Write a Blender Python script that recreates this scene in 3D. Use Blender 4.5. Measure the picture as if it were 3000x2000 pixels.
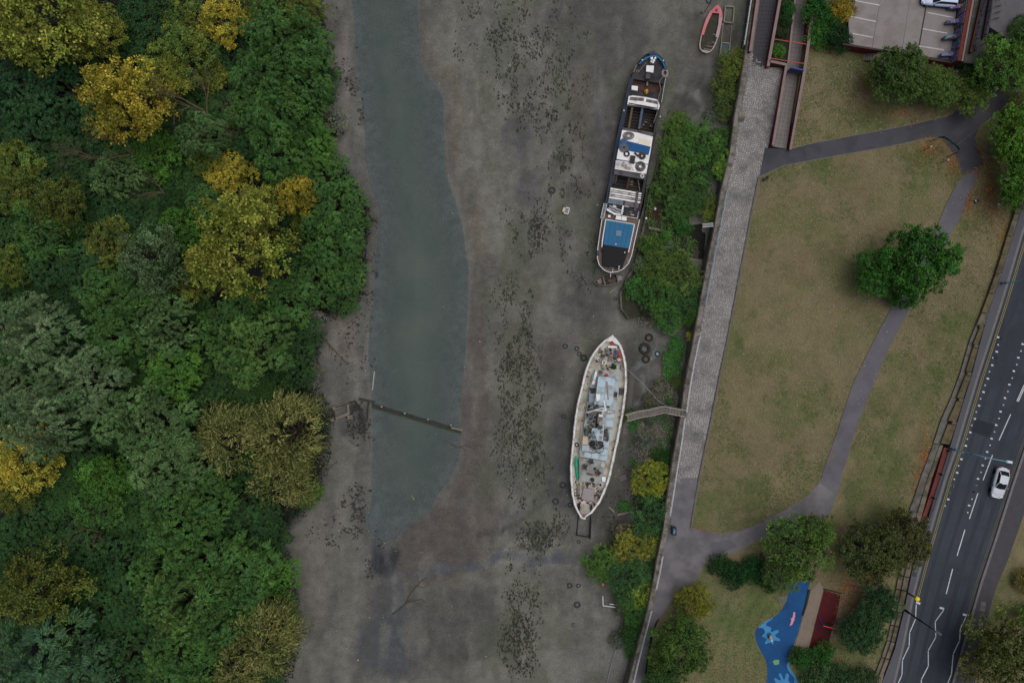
import bpy, math, random
import numpy as np
from mathutils import Vector, Matrix

# ---------------------------------------------------------------- scene, camera, sky, sun, exposure
for _o in list(bpy.data.objects):
    bpy.data.objects.remove(_o, do_unlink=True)
SC = bpy.context.scene
COL = SC.collection
rng = random.Random(7)
NR = np.random.RandomState(11)

H = 112.0            # camera height above the river mud (m)
S0 = 20.8            # photograph pixels per metre at mud level
GZ = 3.2             # level of the park and the quay
LK = 0.80            # photographed brightness of a white surface under this sky

cam_d = bpy.data.cameras.new('drone_camera')
cam_d.sensor_width = 36.0
cam_d.lens = 36.0 * H / (3000.0 / S0)
cam_d.clip_start = 0.5
cam_d.clip_end = 4000.0
cam = bpy.data.objects.new('drone_camera', cam_d)
cam.location = (0, 0, H)
COL.objects.link(cam)
SC.camera = cam

world = bpy.data.worlds.new('World')
SC.world = world
world.use_nodes = True
wn, wl = world.node_tree.nodes, world.node_tree.links
for n in list(wn):
    wn.remove(n)
sky = wn.new('ShaderNodeTexSky')
sky.sky_type = 'NISHITA'
sky.sun_disc = False
sky.sun_elevation = math.radians(74)
sky.sun_rotation = math.radians(60)
sky.altitude = 0
sky.air_density = 1.0
sky.dust_density = 8.0
sky.ozone_density = 1.0
bg = wn.new('ShaderNodeBackground')
bg.inputs['Strength'].default_value = 0.05
wo = wn.new('ShaderNodeOutputWorld')
wl.new(sky.outputs[0], bg.inputs[0])
wl.new(bg.outputs[0], wo.inputs[0])

sun_d = bpy.data.lights.new('sun', 'SUN')
sun_d.energy = 1.5
sun_d.angle = math.radians(75)
sun_d.color = (0.95, 0.98, 1.0)
sun = bpy.data.objects.new('sun', sun_d)
sun.rotation_euler = (math.radians(90 - 74), 0, math.radians(180 - 60))
sun.location = (30, 30, 150)
COL.objects.link(sun)

SC.view_settings.view_transform = 'Standard'
SC.view_settings.look = 'None'
SC.view_settings.gamma = 1.0
SC.view_settings.exposure = -0.12
SC.view_settings.use_curve_mapping = False
SC.render.engine = 'CYCLES'
SC.cycles.use_denoising = True
SC.cycles.max_bounces = 5
SC.cycles.transparent_max_bounces = 8


# ---------------------------------------------------------------- helpers
def W(px, py, z=0.0):
    """photograph pixel seen at height z -> world point"""
    k = (H - z) / H / S0
    return Vector(((px - 1500.0) * k, (1000.0 - py) * k, z))


def s2l(c):
    c = c / 255.0
    return c / 12.92 if c <= 0.04045 else ((c + 0.055) / 1.055) ** 2.4


def C(r, g, b, gain=1.0):
    """colour as seen in the photograph -> surface albedo"""
    return tuple(min(0.86, s2l(v) / LK * gain) for v in (r, g, b))


def srgb(r, g, b):
    return tuple(s2l(v) for v in (r, g, b))


MATS = {}


def mat(name, rgb, rough=0.75, var=0.18, scale=1.3, fine=14.0, bump=0.15, metal=0.0, rgb2=None, mix_scale=0.5,
        mix_lo=0.45, mix_hi=0.6, island=0.0, spec=0.3):
    """procedural surface: base colour, optional second colour in patches, coarse and fine variation, relief"""
    if name in MATS:
        return MATS[name]
    m = bpy.data.materials.new(name)
    m.use_nodes = True
    nt = m.node_tree
    N, L = nt.nodes, nt.links
    bs = N['Principled BSDF']
    tc = N.new('ShaderNodeTexCoord')
    src = tc.outputs['Object']

    def noise(sc, det=4.0, ro=0.6):
        n = N.new('ShaderNodeTexNoise')
        n.inputs['Scale'].default_value = sc
        n.inputs['Detail'].default_value = det
        n.inputs['Roughness'].default_value = ro
        L.new(src, n.inputs['Vector'])
        return n.outputs['Fac']

    def mrange(v, a, b, c, d):
        n = N.new('ShaderNodeMapRange')
        n.inputs[1].default_value, n.inputs[2].default_value = a, b
        n.inputs[3].default_value, n.inputs[4].default_value = c, d
        L.new(v, n.inputs[0])
        return n.outputs[0]

    def math_(op, a, b):
        n = N.new('ShaderNodeMath')
        n.operation = op
        for i, v in enumerate((a, b)):
            if isinstance(v, (int, float)):
                n.inputs[i].default_value = v
            else:
                L.new(v, n.inputs[i])
        return n.outputs[0]

    base = N.new('ShaderNodeMix')
    base.data_type = 'RGBA'
    base.inputs[6].default_value = (*rgb, 1)
    base.inputs[7].default_value = (*(rgb2 or rgb), 1)
    base.inputs[0].default_value = 0.0
    if rgb2:
        L.new(mrange(noise(mix_scale, 6.0), mix_lo, mix_hi, 0, 1), base.inputs[0])
    v1 = mrange(noise(scale), 0.25, 0.75, 1 - var, 1 + var)
    v2 = mrange(noise(fine, 2.0), 0.25, 0.75, 1 - var * 0.8, 1 + var * 0.8)
    v = math_('MULTIPLY', v1, v2)
    if island:
        g = N.new('ShaderNodeNewGeometry')
        v = math_('MULTIPLY', v, mrange(g.outputs['Random Per Island'], 0, 1, 1 - island, 1 + island))
    sc = N.new('ShaderNodeVectorMath')
    sc.operation = 'SCALE'
    L.new(base.outputs[2], sc.inputs[0])
    L.new(v, sc.inputs['Scale'])
    L.new(sc.outputs[0], bs.inputs['Base Color'])
    bs.inputs['Roughness'].default_value = rough
    bs.inputs['Metallic'].default_value = metal
    bs.inputs['Specular IOR Level'].default_value = spec
    if bump:
        bn = N.new('ShaderNodeBump')
        bn.inputs['Strength'].default_value = bump
        bn.inputs['Distance'].default_value = 0.05
        L.new(noise(fine * 0.8, 4.0), bn.inputs['Height'])
        L.new(bn.outputs[0], bs.inputs['Normal'])
    MATS[name] = m
    return m


ROOT = {}     # object name -> origin of its thing


def props(o, label=None, cat=None, group=None, kind=None):
    if label:
        o['label'] = label
    if cat:
        o['category'] = cat
    if group:
        o['group'] = group
    if kind:
        o['kind'] = kind
    return o


def thing(name, label, cat, loc, group=None, rz=0.0):
    o = bpy.data.objects.new(name, None)
    o.empty_display_size = 0.3
    o.location = loc
    o.rotation_euler = (0, 0, rz)
    COL.objects.link(o)
    ROOT[o.name] = Vector(loc)
    return props(o, label, cat, group)


class MB:
    """collects shapes given in world coordinates and links them as one mesh object"""

    def __init__(self):
        self.v, self.f = [], []

    def add(self, vs, fs):
        b = len(self.v)
        self.v += [tuple(p) for p in vs]
        self.f += [tuple(i + b for i in f) for f in fs]
        return self

    def prism(self, xy, z0, z1, xy0=None):
        n = len(xy)
        a = sum(xy[i][0] * xy[(i + 1) % n][1] - xy[(i + 1) % n][0] * xy[i][1] for i in range(n))
        idx = list(range(n)) if a > 0 else list(range(n))[::-1]
        top = [xy[i] for i in idx]
        bot = [(xy0 or xy)[i] for i in idx]
        vs = [(p[0], p[1], z0) for p in bot] + [(p[0], p[1], z1) for p in top]
        fs = [tuple(range(n - 1, -1, -1)), tuple(range(n, 2 * n))]
        fs += [(i, (i + 1) % n, n + (i + 1) % n, n + i) for i in range(n)]
        return self.add(vs, fs)

    def pp(self, pxs, z0, z1):
        """prism with its top outline given in photograph pixels at z1"""
        return self.prism([W(x, y, z1) for x, y in pxs], z0, z1)

    def box(self, c, sx, sy, sz, ang=0.0):
        """c = centre of the bottom face"""
        ca, sa = math.cos(ang), math.sin(ang)
        xy = [(c[0] + x * ca - y * sa, c[1] + x * sa + y * ca) for x, y in
              ((-sx / 2, -sy / 2), (sx / 2, -sy / 2), (sx / 2, sy / 2), (-sx / 2, sy / 2))]
        return self.prism(xy, c[2], c[2] + sz)

    def bar(self, a, b, w, h=None):
        a, b = Vector(a), Vector(b)
        h = h or w
        d = b - a
        if d.length < 1e-6:
            return self
        d.normalize()
        up = Vector((0, 0, 1)) if abs(d.z) < 0.95 else Vector((0, 1, 0))
        s = d.cross(up).normalized()
        u = s.cross(d).normalized()
        vs = []
        for p in (a, b):
            for i, j in ((-1, -1), (1, -1), (1, 1), (-1, 1)):
                vs.append(p + s * (i * w / 2) + u * (j * h / 2))
        return self.add(vs, [(3, 2, 1, 0), (4, 5, 6, 7), (0, 1, 5, 4), (1, 2, 6, 5), (2, 3, 7, 6), (3, 0, 4, 7)])

    def tube(self, pts, r, n=6):
        pts = [Vector(p) for p in pts]
        rs = r if isinstance(r, (list, tuple)) else [r] * len(pts)
        vs, fs = [], []
        for i, p in enumerate(pts):
            d = (pts[min(i + 1, len(pts) - 1)] - pts[max(i - 1, 0)])
            d = d.normalized() if d.length > 1e-6 else Vector((0, 0, 1))
            up = Vector((0, 0, 1)) if abs(d.z) < 0.9 else Vector((1, 0, 0))
            s = d.cross(up).normalized()
            u = s.cross(d)
            for k in range(n):
                t = 2 * math.pi * k / n
                vs.append(p + (s * math.cos(t) + u * math.sin(t)) * rs[i])
        for i in range(len(pts) - 1):
            for k in range(n):
                fs.append((i * n + k, i * n + (k + 1) % n, (i + 1) * n + (k + 1) % n, (i + 1) * n + k))
        fs.append(tuple(range(n - 1, -1, -1)))
        e = (len(pts) - 1) * n
        fs.append(tuple(range(e, e + n)))
        return self.add(vs, fs)

    def lathe(self, c, prof, n=16, sx=1.0, sy=1.0, ang=0.0):
        """prof = [(radius, z)] from bottom to top about c"""
        vs, fs = [], []
        ca, sa = math.cos(ang), math.sin(ang)
        for r, z in prof:
            for k in range(n):
                t = 2 * math.pi * k / n
                x, y = r * sx * math.cos(t), r * sy * math.sin(t)
                vs.append((c[0] + x * ca - y * sa, c[1] + x * sa + y * ca, c[2] + z))
        m = len(prof)
        for i in range(m - 1):
            for k in range(n):
                fs.append((i * n + k, i * n + (k + 1) % n, (i + 1) * n + (k + 1) % n, (i + 1) * n + k))
        fs.append(tuple(range(n - 1, -1, -1)))
        fs.append(tuple(range((m - 1) * n, m * n)))
        return self.add(vs, fs)

    def torus(self, c, R, r, n=20, m=8, sz=1.0, tilt=None):
        vs, fs = [], []
        for i in range(n):
            t = 2 * math.pi * i / n
            for j in range(m):
                q = 2 * math.pi * j / m
                p = Vector(((R + r * math.cos(q)) * math.cos(t), (R + r * math.cos(q)) * math.sin(t),
                            r * sz * math.sin(q)))
                if tilt:
                    p = tilt @ p
                vs.append(Vector(c) + p)
        for i in range(n):
            for j in range(m):
                fs.append((i * m + j, ((i + 1) % n) * m + j, ((i + 1) % n) * m + (j + 1) % m, i * m + (j + 1) % m))
        return self.add(vs, fs)

    def ribbon(self, left, right, z0, z1):
        """band between two polylines of world xy (tops at z1, skirt to z0)"""
        xy = list(left) + list(right)[::-1]
        return self.prism(xy, z0, z1)

    def build(self, name, m, parent=None, smooth=False, label=None, cat=None, group=None, kind=None, origin=None):
        me = bpy.data.meshes.new(name)
        used_ = sorted({i for f in self.f for i in f})
        if len(used_) < len(self.v):
            mp_ = {i: k for k, i in enumerate(used_)}
            self.v = [self.v[i] for i in used_]
            self.f = [tuple(mp_[i] for i in f) for f in self.f]
        if parent is not None:
            off = ROOT[parent.name]
        elif origin is not None:
            off = Vector(origin)
        else:
            a = np.array(self.v)
            off = Vector((float(a[:, 0].min() + a[:, 0].max()) / 2, float(a[:, 1].min() + a[:, 1].max()) / 2,
                          float(a[:, 2].min())))
        me.from_pydata([(p[0] - off[0], p[1] - off[1], p[2] - off[2]) for p in self.v], [], self.f)
        me.materials.append(m)
        if smooth:
            me.polygons.foreach_set('use_smooth', [True] * len(me.polygons))
        o = bpy.data.objects.new(name, me)
        COL.objects.link(o)
        if parent is not None:
            o.parent = parent
            ROOT[o.name] = off
        else:
            o.location = off
            ROOT[o.name] = off
        return props(o, label, cat, group, kind)


def mesh_np(name, V, F, m, parent=None, kind=None, label=None, cat=None, group=None, color=None, attr=None, smooth=False):
    """large mesh from numpy arrays; F is (n,3) or (n,4); color = per-vertex RGB, attr = {name: per-vertex float}"""
    me = bpy.data.meshes.new(name)
    V = np.asarray(V, dtype=np.float32)
    F = np.asarray(F, dtype=np.int32)
    k = F.shape[1]
    me.vertices.add(len(V))
    me.vertices.foreach_set('co', V.ravel())
    me.loops.add(F.size)
    me.loops.foreach_set('vertex_index', F.ravel())
    me.polygons.add(len(F))
    me.polygons.foreach_set('loop_start', np.arange(0, F.size, k, dtype=np.int32))
    me.update(calc_edges=True)
    me.validate()
    if color is not None:
        ca = me.color_attributes.new('Col', 'FLOAT_COLOR', 'POINT')
        c4 = np.ones((len(V), 4), dtype=np.float32)
        c4[:, :3] = color
        ca.data.foreach_set('color', c4.ravel())
    for a, vals in (attr or {}).items():
        at = me.attributes.new(a, 'FLOAT', 'POINT')
        at.data.foreach_set('value', np.asarray(vals, dtype=np.float32))
    me.materials.append(m)
    if smooth:
        me.polygons.foreach_set('use_smooth', np.ones(len(F), dtype=bool))
    o = bpy.data.objects.new(name, me)
    COL.objects.link(o)
    if parent is not None:
        o.parent = parent
    ROOT[o.name] = ROOT[parent.name] if parent is not None else Vector((0, 0, 0))
    return props(o, label, cat, group, kind)


def vnoise(x, y, scale, seed, octaves=4):
    """fractal value noise, 0..1"""
    out = np.zeros_like(x)
    amp, tot = 1.0, 0.0
    for o in range(octaves):
        r = np.random.RandomState(seed * 31 + o)
        g = r.rand(128, 128)
        u, v = x * scale * 2 ** o + 57.3 * o, y * scale * 2 ** o + 31.7 * o
        iu, iv = np.floor(u).astype(int), np.floor(v).astype(int)
        fu, fv = u - iu, v - iv
        fu, fv = fu * fu * (3 - 2 * fu), fv * fv * (3 - 2 * fv)
        a, b = g[iu % 128, iv % 128], g[(iu + 1) % 128, iv % 128]
        c, d = g[iu % 128, (iv + 1) % 128], g[(iu + 1) % 128, (iv + 1) % 128]
        out += amp * ((a * (1 - fu) + b * fu) * (1 - fv) + (c * (1 - fu) + d * fu) * fv)
        tot += amp
        amp *= 0.5
    return out / tot


def sdist(x, y, poly):
    """signed distance to a closed polygon (positive inside), numpy"""
    d = np.full(x.shape, 1e9)
    inside = np.zeros(x.shape, bool)
    n = len(poly)
    for i in range(n):
        ax, ay = poly[i][0], poly[i][1]
        bx, by = poly[(i + 1) % n][0], poly[(i + 1) % n][1]
        ex, ey = bx - ax, by - ay
        t = np.clip(((x - ax) * ex + (y - ay) * ey) / (ex * ex + ey * ey + 1e-9), 0, 1)
        d = np.minimum(d, np.hypot(x - ax - t * ex, y - ay - t * ey))
        c = ((ay > y) != (by > y)) & (x < ex * (y - ay) / (ey + 1e-12) + ax)
        inside ^= c
    return np.where(inside, d, -d)


def smooth_line(pts, k=6):
    """Catmull-Rom through pixel points"""
    out = []
    n = len(pts)
    for i in range(n - 1):
        p0, p1, p2, p3 = pts[max(i - 1, 0)], pts[i], pts[i + 1], pts[min(i + 2, n - 1)]
        for j in range(k):
            t = j / k
            out.append(tuple(0.5 * (2 * p1[a] + (p2[a] - p0[a]) * t + (2 * p0[a] - 5 * p1[a] + 4 * p2[a] - p3[a]) * t * t
                                    + (3 * p1[a] - p0[a] - 3 * p2[a] + p3[a]) * t ** 3) for a in (0, 1)))
    out.append(tuple(pts[-1]))
    return out


def resample(pts, step):
    """points every step along a polyline"""
    pts = [Vector(p) for p in pts]
    out, acc = [pts[0]], 0.0
    for a, b in zip(pts, pts[1:]):
        L = (b - a).length
        t = step - acc
        while t <= L:
            out.append(a.lerp(b, t / L))
            t += step
        acc = (acc + L) % step
    return out


def dpx(pts):
    """display-size pixel list (2352 wide) -> photograph pixels"""
    return [(x * 1.27551, y * 1.27551) for x, y in pts]

# ---------------------------------------------------------------- lines of the place (photograph pixels)
WATER = [(1024, -60), (1030, 0), (1040, 120), (1047, 225), (1057, 298), (1066, 383), (1070, 468), (1085, 553), (1108, 600), (1112, 640),
         (1103, 703), (1092, 810), (1090, 891), (1079, 959), (1077, 1045), (1085, 1143), (1088, 1200), (1092, 1292),
         (1090, 1330), (1088, 1458), (1074, 1535), (1088, 1570), (1120, 1592), (1160, 1582), (1177, 1561),
         (1220, 1522), (1259, 1501), (1284, 1450), (1318, 1407), (1342, 1350), (1352, 1290), (1349, 1199), (1358, 1084),
         (1371, 918), (1371, 791), (1352, 663), (1327, 561), (1315, 533), (1307, 459), (1302, 374), (1297, 289),
         (1282, 255), (1251, 221), (1232, 170), (1224, 68), (1222, 0), (1220, -60)]
WOODS = dpx([(-120, -60), (735, -60), (742, 60), (748, 150), (768, 290), (790, 300), (748, 330), (800, 400), (842, 470),
             (840, 560), (832, 680), (800, 715), (742, 740), (722, 880), (765, 950), (758, 1020), (738, 1130), (698, 1180),
             (650, 1230), (678, 1340), (688, 1450), (680, 1520), (640, 1600), (-120, 1640)])
QE = [(2212, -40), (2184, 153), (2168, 258), (2152, 340), (2140, 442), (2113, 559), (2092, 674), (2070, 783), (2050, 895),
      (2034, 985), (2018, 1070), (2003, 1149), (1996, 1215), (1981, 1294), (1966, 1385), (1954, 1464), (1945, 1545),
      (1925, 1640), (1912, 1715), (1896, 1795), (1872, 1882), (1852, 1960), (1830, 2050)]
PR = [(2225, 517), (2208, 597), (2187, 710), (2159, 853), (2136, 976), (2112, 1090), (2083, 1236), (2048, 1406), (2025, 1545)]
WATER_Z = -0.25

# ---------------------------------------------------------------- far ground and riverbed
m_far = mat('far_soil', C(70, 70, 60), 0.9, var=0.3, scale=0.05, fine=0.8)
MB().add([(-1600, -1600, -2.2), (1600, -1600, -2.2), (1600, 1600, -2.2), (-1600, 1600, -2.2)], [(0, 1, 2, 3)]) \
    .build('ground', m_far, kind='structure')

STEP = 0.36
xs = np.arange(-92, 46, STEP)
ys = np.arange(-66, 66, STEP)
GX, GY = np.meshgrid(xs, ys)
PXg, PYg = GX * S0 + 1500, 1000 - GY * S0          # photograph pixel of every mud point
wig = (vnoise(GX, GY, 0.22, 3) - 0.5) * 12
dw = sdist(PXg + wig, PYg + wig * 0.6, WATER) / S0     # metres, positive in the water
df = sdist(PXg + (vnoise(GX, GY, 0.25, 5) - 0.5) * 40, PYg, WOODS) / S0
n_big = vnoise(GX, GY, 0.07, 1, 5)
n_mid = vnoise(GX, GY, 0.3, 2, 5)
n_fin = vnoise(GX, GY, 1.3, 4, 3)
east = PXg > 1220
# height: a shallow channel, flats rising slowly, the wooded bank higher
z = np.where(dw > 0, WATER_Z - np.minimum(dw * np.where(east, 0.062, 0.06), 0.62),
             WATER_Z + np.minimum(-dw * np.where(east, 0.055, 0.08), 0.42))
z = np.where((dw > 0) & (PYg > 1400), WATER_Z + (z - WATER_Z) * np.clip(1 - (PYg - 1400) / 230, 0.06, 1), z)
calm = np.clip(np.abs(dw) / 2.5, 0.12, 1)
z = z + ((n_mid - 0.5) * 0.10 + (n_fin - 0.5) * 0.03) * calm
z = z + np.clip((df + 2.0) / 8.0, 0, 1) ** 1.5 * 1.2
z = z + np.clip((PXg - 1900) / 250.0, 0, 1) * 0.35
MUD_Z = z


def mud_z(x, y):
    i = int(np.clip((x + 92) / STEP, 0, len(xs) - 1))
    j = int(np.clip((y + 66) / STEP, 0, len(ys) - 1))
    return float(MUD_Z[j, i])


def MP(px, py, dz=0.0):
    """point on the mud seen at that pixel"""
    p = W(px, py, 0)
    p.z = mud_z(p.x, p.y) + dz
    return p


def cl(r, g, b, keep=0.52, lift=1.11):
    """mud tone, drawn towards neutral grey"""
    m_ = 0.32 * r + 0.36 * g + 0.32 * b
    return np.array(C(*[(m_ + (v - m_) * keep) * lift for v in (r, g, b)])) * np.array([0.985, 1.0, 0.935])


def blend(col, c, a):
    a = np.clip(a, 0, 1)[..., None]
    return col * (1 - a) + np.asarray(c) * a


def spot(cx, cy, rx, ry, soft=0.32):
    """soft elliptical patch with a wavering edge"""
    d = np.hypot((PXg + (n_mid - 0.5) * rx * 0.9 - cx) / rx, (PYg + (n_big - 0.5) * ry * 0.9 - cy) / ry)
    return np.clip((1 - d) / soft, 0, 1)


col = np.zeros(GX.shape + (3,)) + cl(83, 81, 75)
col = blend(col, cl(91, 89, 82), np.clip((n_big - 0.5) * 5, 0, 1) * 0.8)
col = blend(col, cl(70, 68, 68), np.clip((0.46 - n_mid) * 6, 0, 1) * 0.6)
# brown shingle along the east side of the channel, pale silt beyond it
edge_e = np.where(east, -dw, 99)
col = blend(col, cl(86, 75, 66), np.clip(1 - np.abs(edge_e - 1.6) / 2.3, 0, 1) * (0.1 + n_mid) * np.clip((PYg - 20) / 150, 0.2, 1))
col = blend(col, cl(100, 95, 87), np.clip(1 - np.abs(edge_e - 5.0) / 2.6, 0, 1) * 0.6 * (PYg < 900))
col = blend(col, cl(96, 92, 90), np.clip(1 - np.abs(edge_e - 0.25) / 0.4, 0, 1) * 0.5)
for a in ((1520, 420, 60, 70, cl(72, 70, 74)), (1545, 560, 55, 60, cl(70, 68, 72)), (1450, 180, 90, 70, cl(78, 80, 70)),
          (1480, 60, 60, 50, cl(78, 80, 72)), (1750, 80, 180, 160, cl(68, 64, 66)), (1790, 420, 70, 260, cl(66, 62, 66)),
          (1700, 300, 40, 160, cl(80, 72, 66)), (1760, 640, 60, 120, cl(64, 60, 62)), (1730, 850, 90, 120, cl(66, 64, 64)),
          (1600, 800, 100, 90, cl(82, 78, 70)), (1620, 1050, 60, 90, cl(72, 66, 64)), (1500, 1120, 90, 200, cl(86, 80, 72)),
          (1880, 1150, 110, 260, cl(62, 60, 56)), (1650, 1350, 60, 180, cl(62, 61, 64)), (1830, 1450, 120, 200, cl(60, 58, 55)),
          (1280, 1620, 190, 150, cl(76, 68, 62)), (1320, 1640, 120, 60, cl(84, 76, 70)), (1240, 1640, 150, 90, cl(70, 63, 60)),
          (1122, 1628, 52, 84, cl(42, 44, 54)), (1140, 1760, 70, 70, cl(66, 66, 72)), (1150, 1900, 110, 130, cl(62, 64, 72)),
          (1380, 1850, 180, 120, cl(70, 66, 64)), (1560, 1850, 120, 160, cl(88, 84, 76)), (1600, 1960, 120, 70, cl(92, 88, 82)),
          (1500, 1640, 110, 26, cl(96, 92, 86)), (1250, 1655, 90, 14, cl(74, 82, 98)), (1370, 1652, 80, 12, cl(60, 64, 78)), (1120, 1570, 40, 50, cl(60, 62, 70)), (1390, 1180, 40, 260, cl(88, 74, 66)), (1290, 1520, 60, 60, cl(80, 70, 64)), (1330, 380, 26, 180, cl(90, 78, 70)),
          (1440, 1632, 60, 12, cl(70, 72, 82)), (1640, 1640, 90, 16, cl(66, 66, 76)), (1560, 1560, 100, 20, cl(82, 78, 76)),
          (1400, 1560, 80, 16, cl(66, 60, 60)), (1790, 1900, 80, 110, cl(92, 90, 86)), (1720, 1800, 90, 60, cl(86, 83, 78)),
          (900, 1700, 90, 240, cl(92, 87, 82)), (960, 1500, 90, 90, cl(92, 87, 82)), (1010, 1000, 60, 120, cl(88, 80, 74)),
          (1000, 250, 30, 260, cl(98, 90, 88)), (950, 80, 60, 90, cl(80, 75, 72)), (1060, 640, 40, 90, cl(60, 56, 56)),
          (1040, 1240, 50, 60, cl(64, 62, 62)), (2080, 90, 80, 150, cl(66, 62, 56)), (2050, 330, 90, 140, cl(60, 58, 56)),
          (1990, 990, 90, 60, cl(66, 68, 64)), (1900, 760, 60, 90, cl(52, 50, 46)), (1400, 700, 40, 120, cl(90, 82, 72)),
          (1700, 560, 50, 60, cl(74, 68, 66))):
    col = blend(col, a[4], spot(*a[:4]) * 0.95)
# shingle banks beside and below the channel
GRAV = [([(1150, 1690), (1165, 1586), (1220, 1522), (1284, 1450), (1342, 1350), (1356, 1180), (1380, 900), (1375, 790), (1400, 790), (1420, 1000), (1425, 1250), (1440, 1400), (1500, 1480), (1480, 1560), (1440, 1600), (1430, 1640), (1330, 1668), (1230, 1690)], cl(76, 67, 63), 0.8),
        ([(1210, 1760), (1300, 1720), (1440, 1720), (1470, 1800), (1430, 1880), (1330, 1900), (1240, 1960), (1200, 2040), (1180, 1850)], cl(72, 68, 67), 0.7),
        ([(1230, 60), (1260, 60), (1275, 200), (1320, 270), (1345, 420), (1335, 540), (1310, 470), (1300, 300), (1245, 215)], cl(84, 74, 68), 0.7)]
wob = (n_mid - 0.5) * 60 + (n_fin - 0.5) * 30
for poly, cc, am in GRAV:
    col = blend(col, cc, np.clip(sdist(PXg + wob, PYg + wob, poly) / 18 + 0.3, 0, 1) * am)
# wet tide line on both sides, silted bed under the water, leaf soil under the wood with shade painted in
col = blend(col, cl(74, 76, 80), np.clip((dw + 1.6) / 2.4, 0, 1) * 0.75)
col = blend(col, cl(84, 86, 88), np.clip(dw / 1.2, 0, 1) * 0.7)
col = blend(col, cl(80, 84, 90), np.clip(1 - np.abs(dw - 0.8) / 1.0, 0, 1) * np.where(east, 0.5, 0.6))
col = blend(col, cl(66, 64, 62), np.clip(1 - np.abs(-dw - 0.9) / 1.3, 0, 1) * (~east) * np.clip((n_mid - 0.42) * 5, 0, 1) * (PYg > 420))
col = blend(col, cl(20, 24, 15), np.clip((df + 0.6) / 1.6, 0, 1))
# rivulets on the flats south of the white ship and by the quay
for line, wd, cc in (([(1200, 1685), (1300, 1668), (1380, 1660), (1440, 1640), (1470, 1615), (1500, 1625), (1550, 1645), (1610, 1640), (1640, 1620)], 11, cl(62, 68, 86)),
                     ([(1400, 1565), (1470, 1552), (1530, 1520), (1600, 1470)], 10, cl(58, 55, 56)),
                     ([(1480, 1605), (1510, 1585), (1580, 1590), (1660, 1600)], 9, cl(100, 97, 90)),
                     ([(1640, 1652), (1680, 1600)], 8, cl(70, 70, 80)),
                     ([(1150, 2040), (1160, 1900), (1185, 1800), (1160, 1690)], 16, cl(64, 66, 76)),
                     ([(1480, 1525), (1560, 1490), (1600, 1450)], 12, cl(74, 72, 76)),
                     ([(1870, 1005), (1905, 1005), (1925, 985)], 6, cl(84, 92, 98)),
                     ([(1860, 1075), (1890, 1065), (1918, 1040), (1925, 1030)], 6, cl(86, 94, 100)),
                     ([(1700, 1620), (1690, 1670), (1700, 1760), (1730, 1800), (1800, 1810)], 7, cl(92, 92, 90)),
                     ([(1800, 1830), (1830, 1870), (1810, 1930), (1850, 1970)], 14, cl(100, 100, 100)),
                     ([(1980, 260), (2040, 280), (2060, 330), (2030, 350)], 8, cl(88, 88, 90)),
                     ([(1990, 170), (2080, 180), (2060, 240)], 10, cl(80, 78, 78)),
                     ([(1880, 1100), (1890, 1150), (1870, 1180)], 7, cl(90, 96, 102))):
    for (ax, ay), (bx, by) in zip(line, line[1:]):
        ex, ey = bx - ax, by - ay
        t = np.clip(((PXg - ax) * ex + (PYg - ay) * ey) / (ex * ex + ey * ey), 0, 1)
        d = np.hypot(PXg - ax - t * ex + (n_mid - .5) * 40, PYg - ay - t * ey + (n_fin - .5) * 20)
        col = blend(col, cc, np.clip(1.4 - d / wd, 0, 1) * 0.7)
col = col * (0.80 + 0.40 * vnoise(GX, GY, 1.0, 8, 4))[..., None]
col = blend(col, cl(84, 82, 76), np.full(GX.shape, 0.08) * (df < 0))
streak = vnoise(GX, GY * 0.35, 0.55, 9, 4)
col = blend(col, cl(66, 66, 62), np.clip((streak - 0.56) * 7, 0, 1) * 0.45 * (dw < 0) * (df < -1))
col = blend(col, cl(98, 96, 92), np.clip((0.42 - streak) * 7, 0, 1) * 0.35 * (dw < 0) * (df < -1))
alg = vnoise(GX, GY * 0.6, 0.28, 10, 5)
col = blend(col, cl(70, 76, 58), np.clip((alg - 0.54) * 7, 0, 1) * 0.5 * (PXg > 1400) * (dw < 0))

flat_ = (df < -1.5) & (dw < 0)
mean_ = col[flat_].mean(0)
col = np.where(flat_[..., None], np.clip(mean_ + (col - mean_) * 1.22, 0.01, 0.4), col)
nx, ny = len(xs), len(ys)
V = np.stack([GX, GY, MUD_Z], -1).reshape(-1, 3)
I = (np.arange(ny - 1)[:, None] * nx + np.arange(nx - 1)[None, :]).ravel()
F = np.stack([I, I + 1, I + nx + 1, I + nx], -1)


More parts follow.
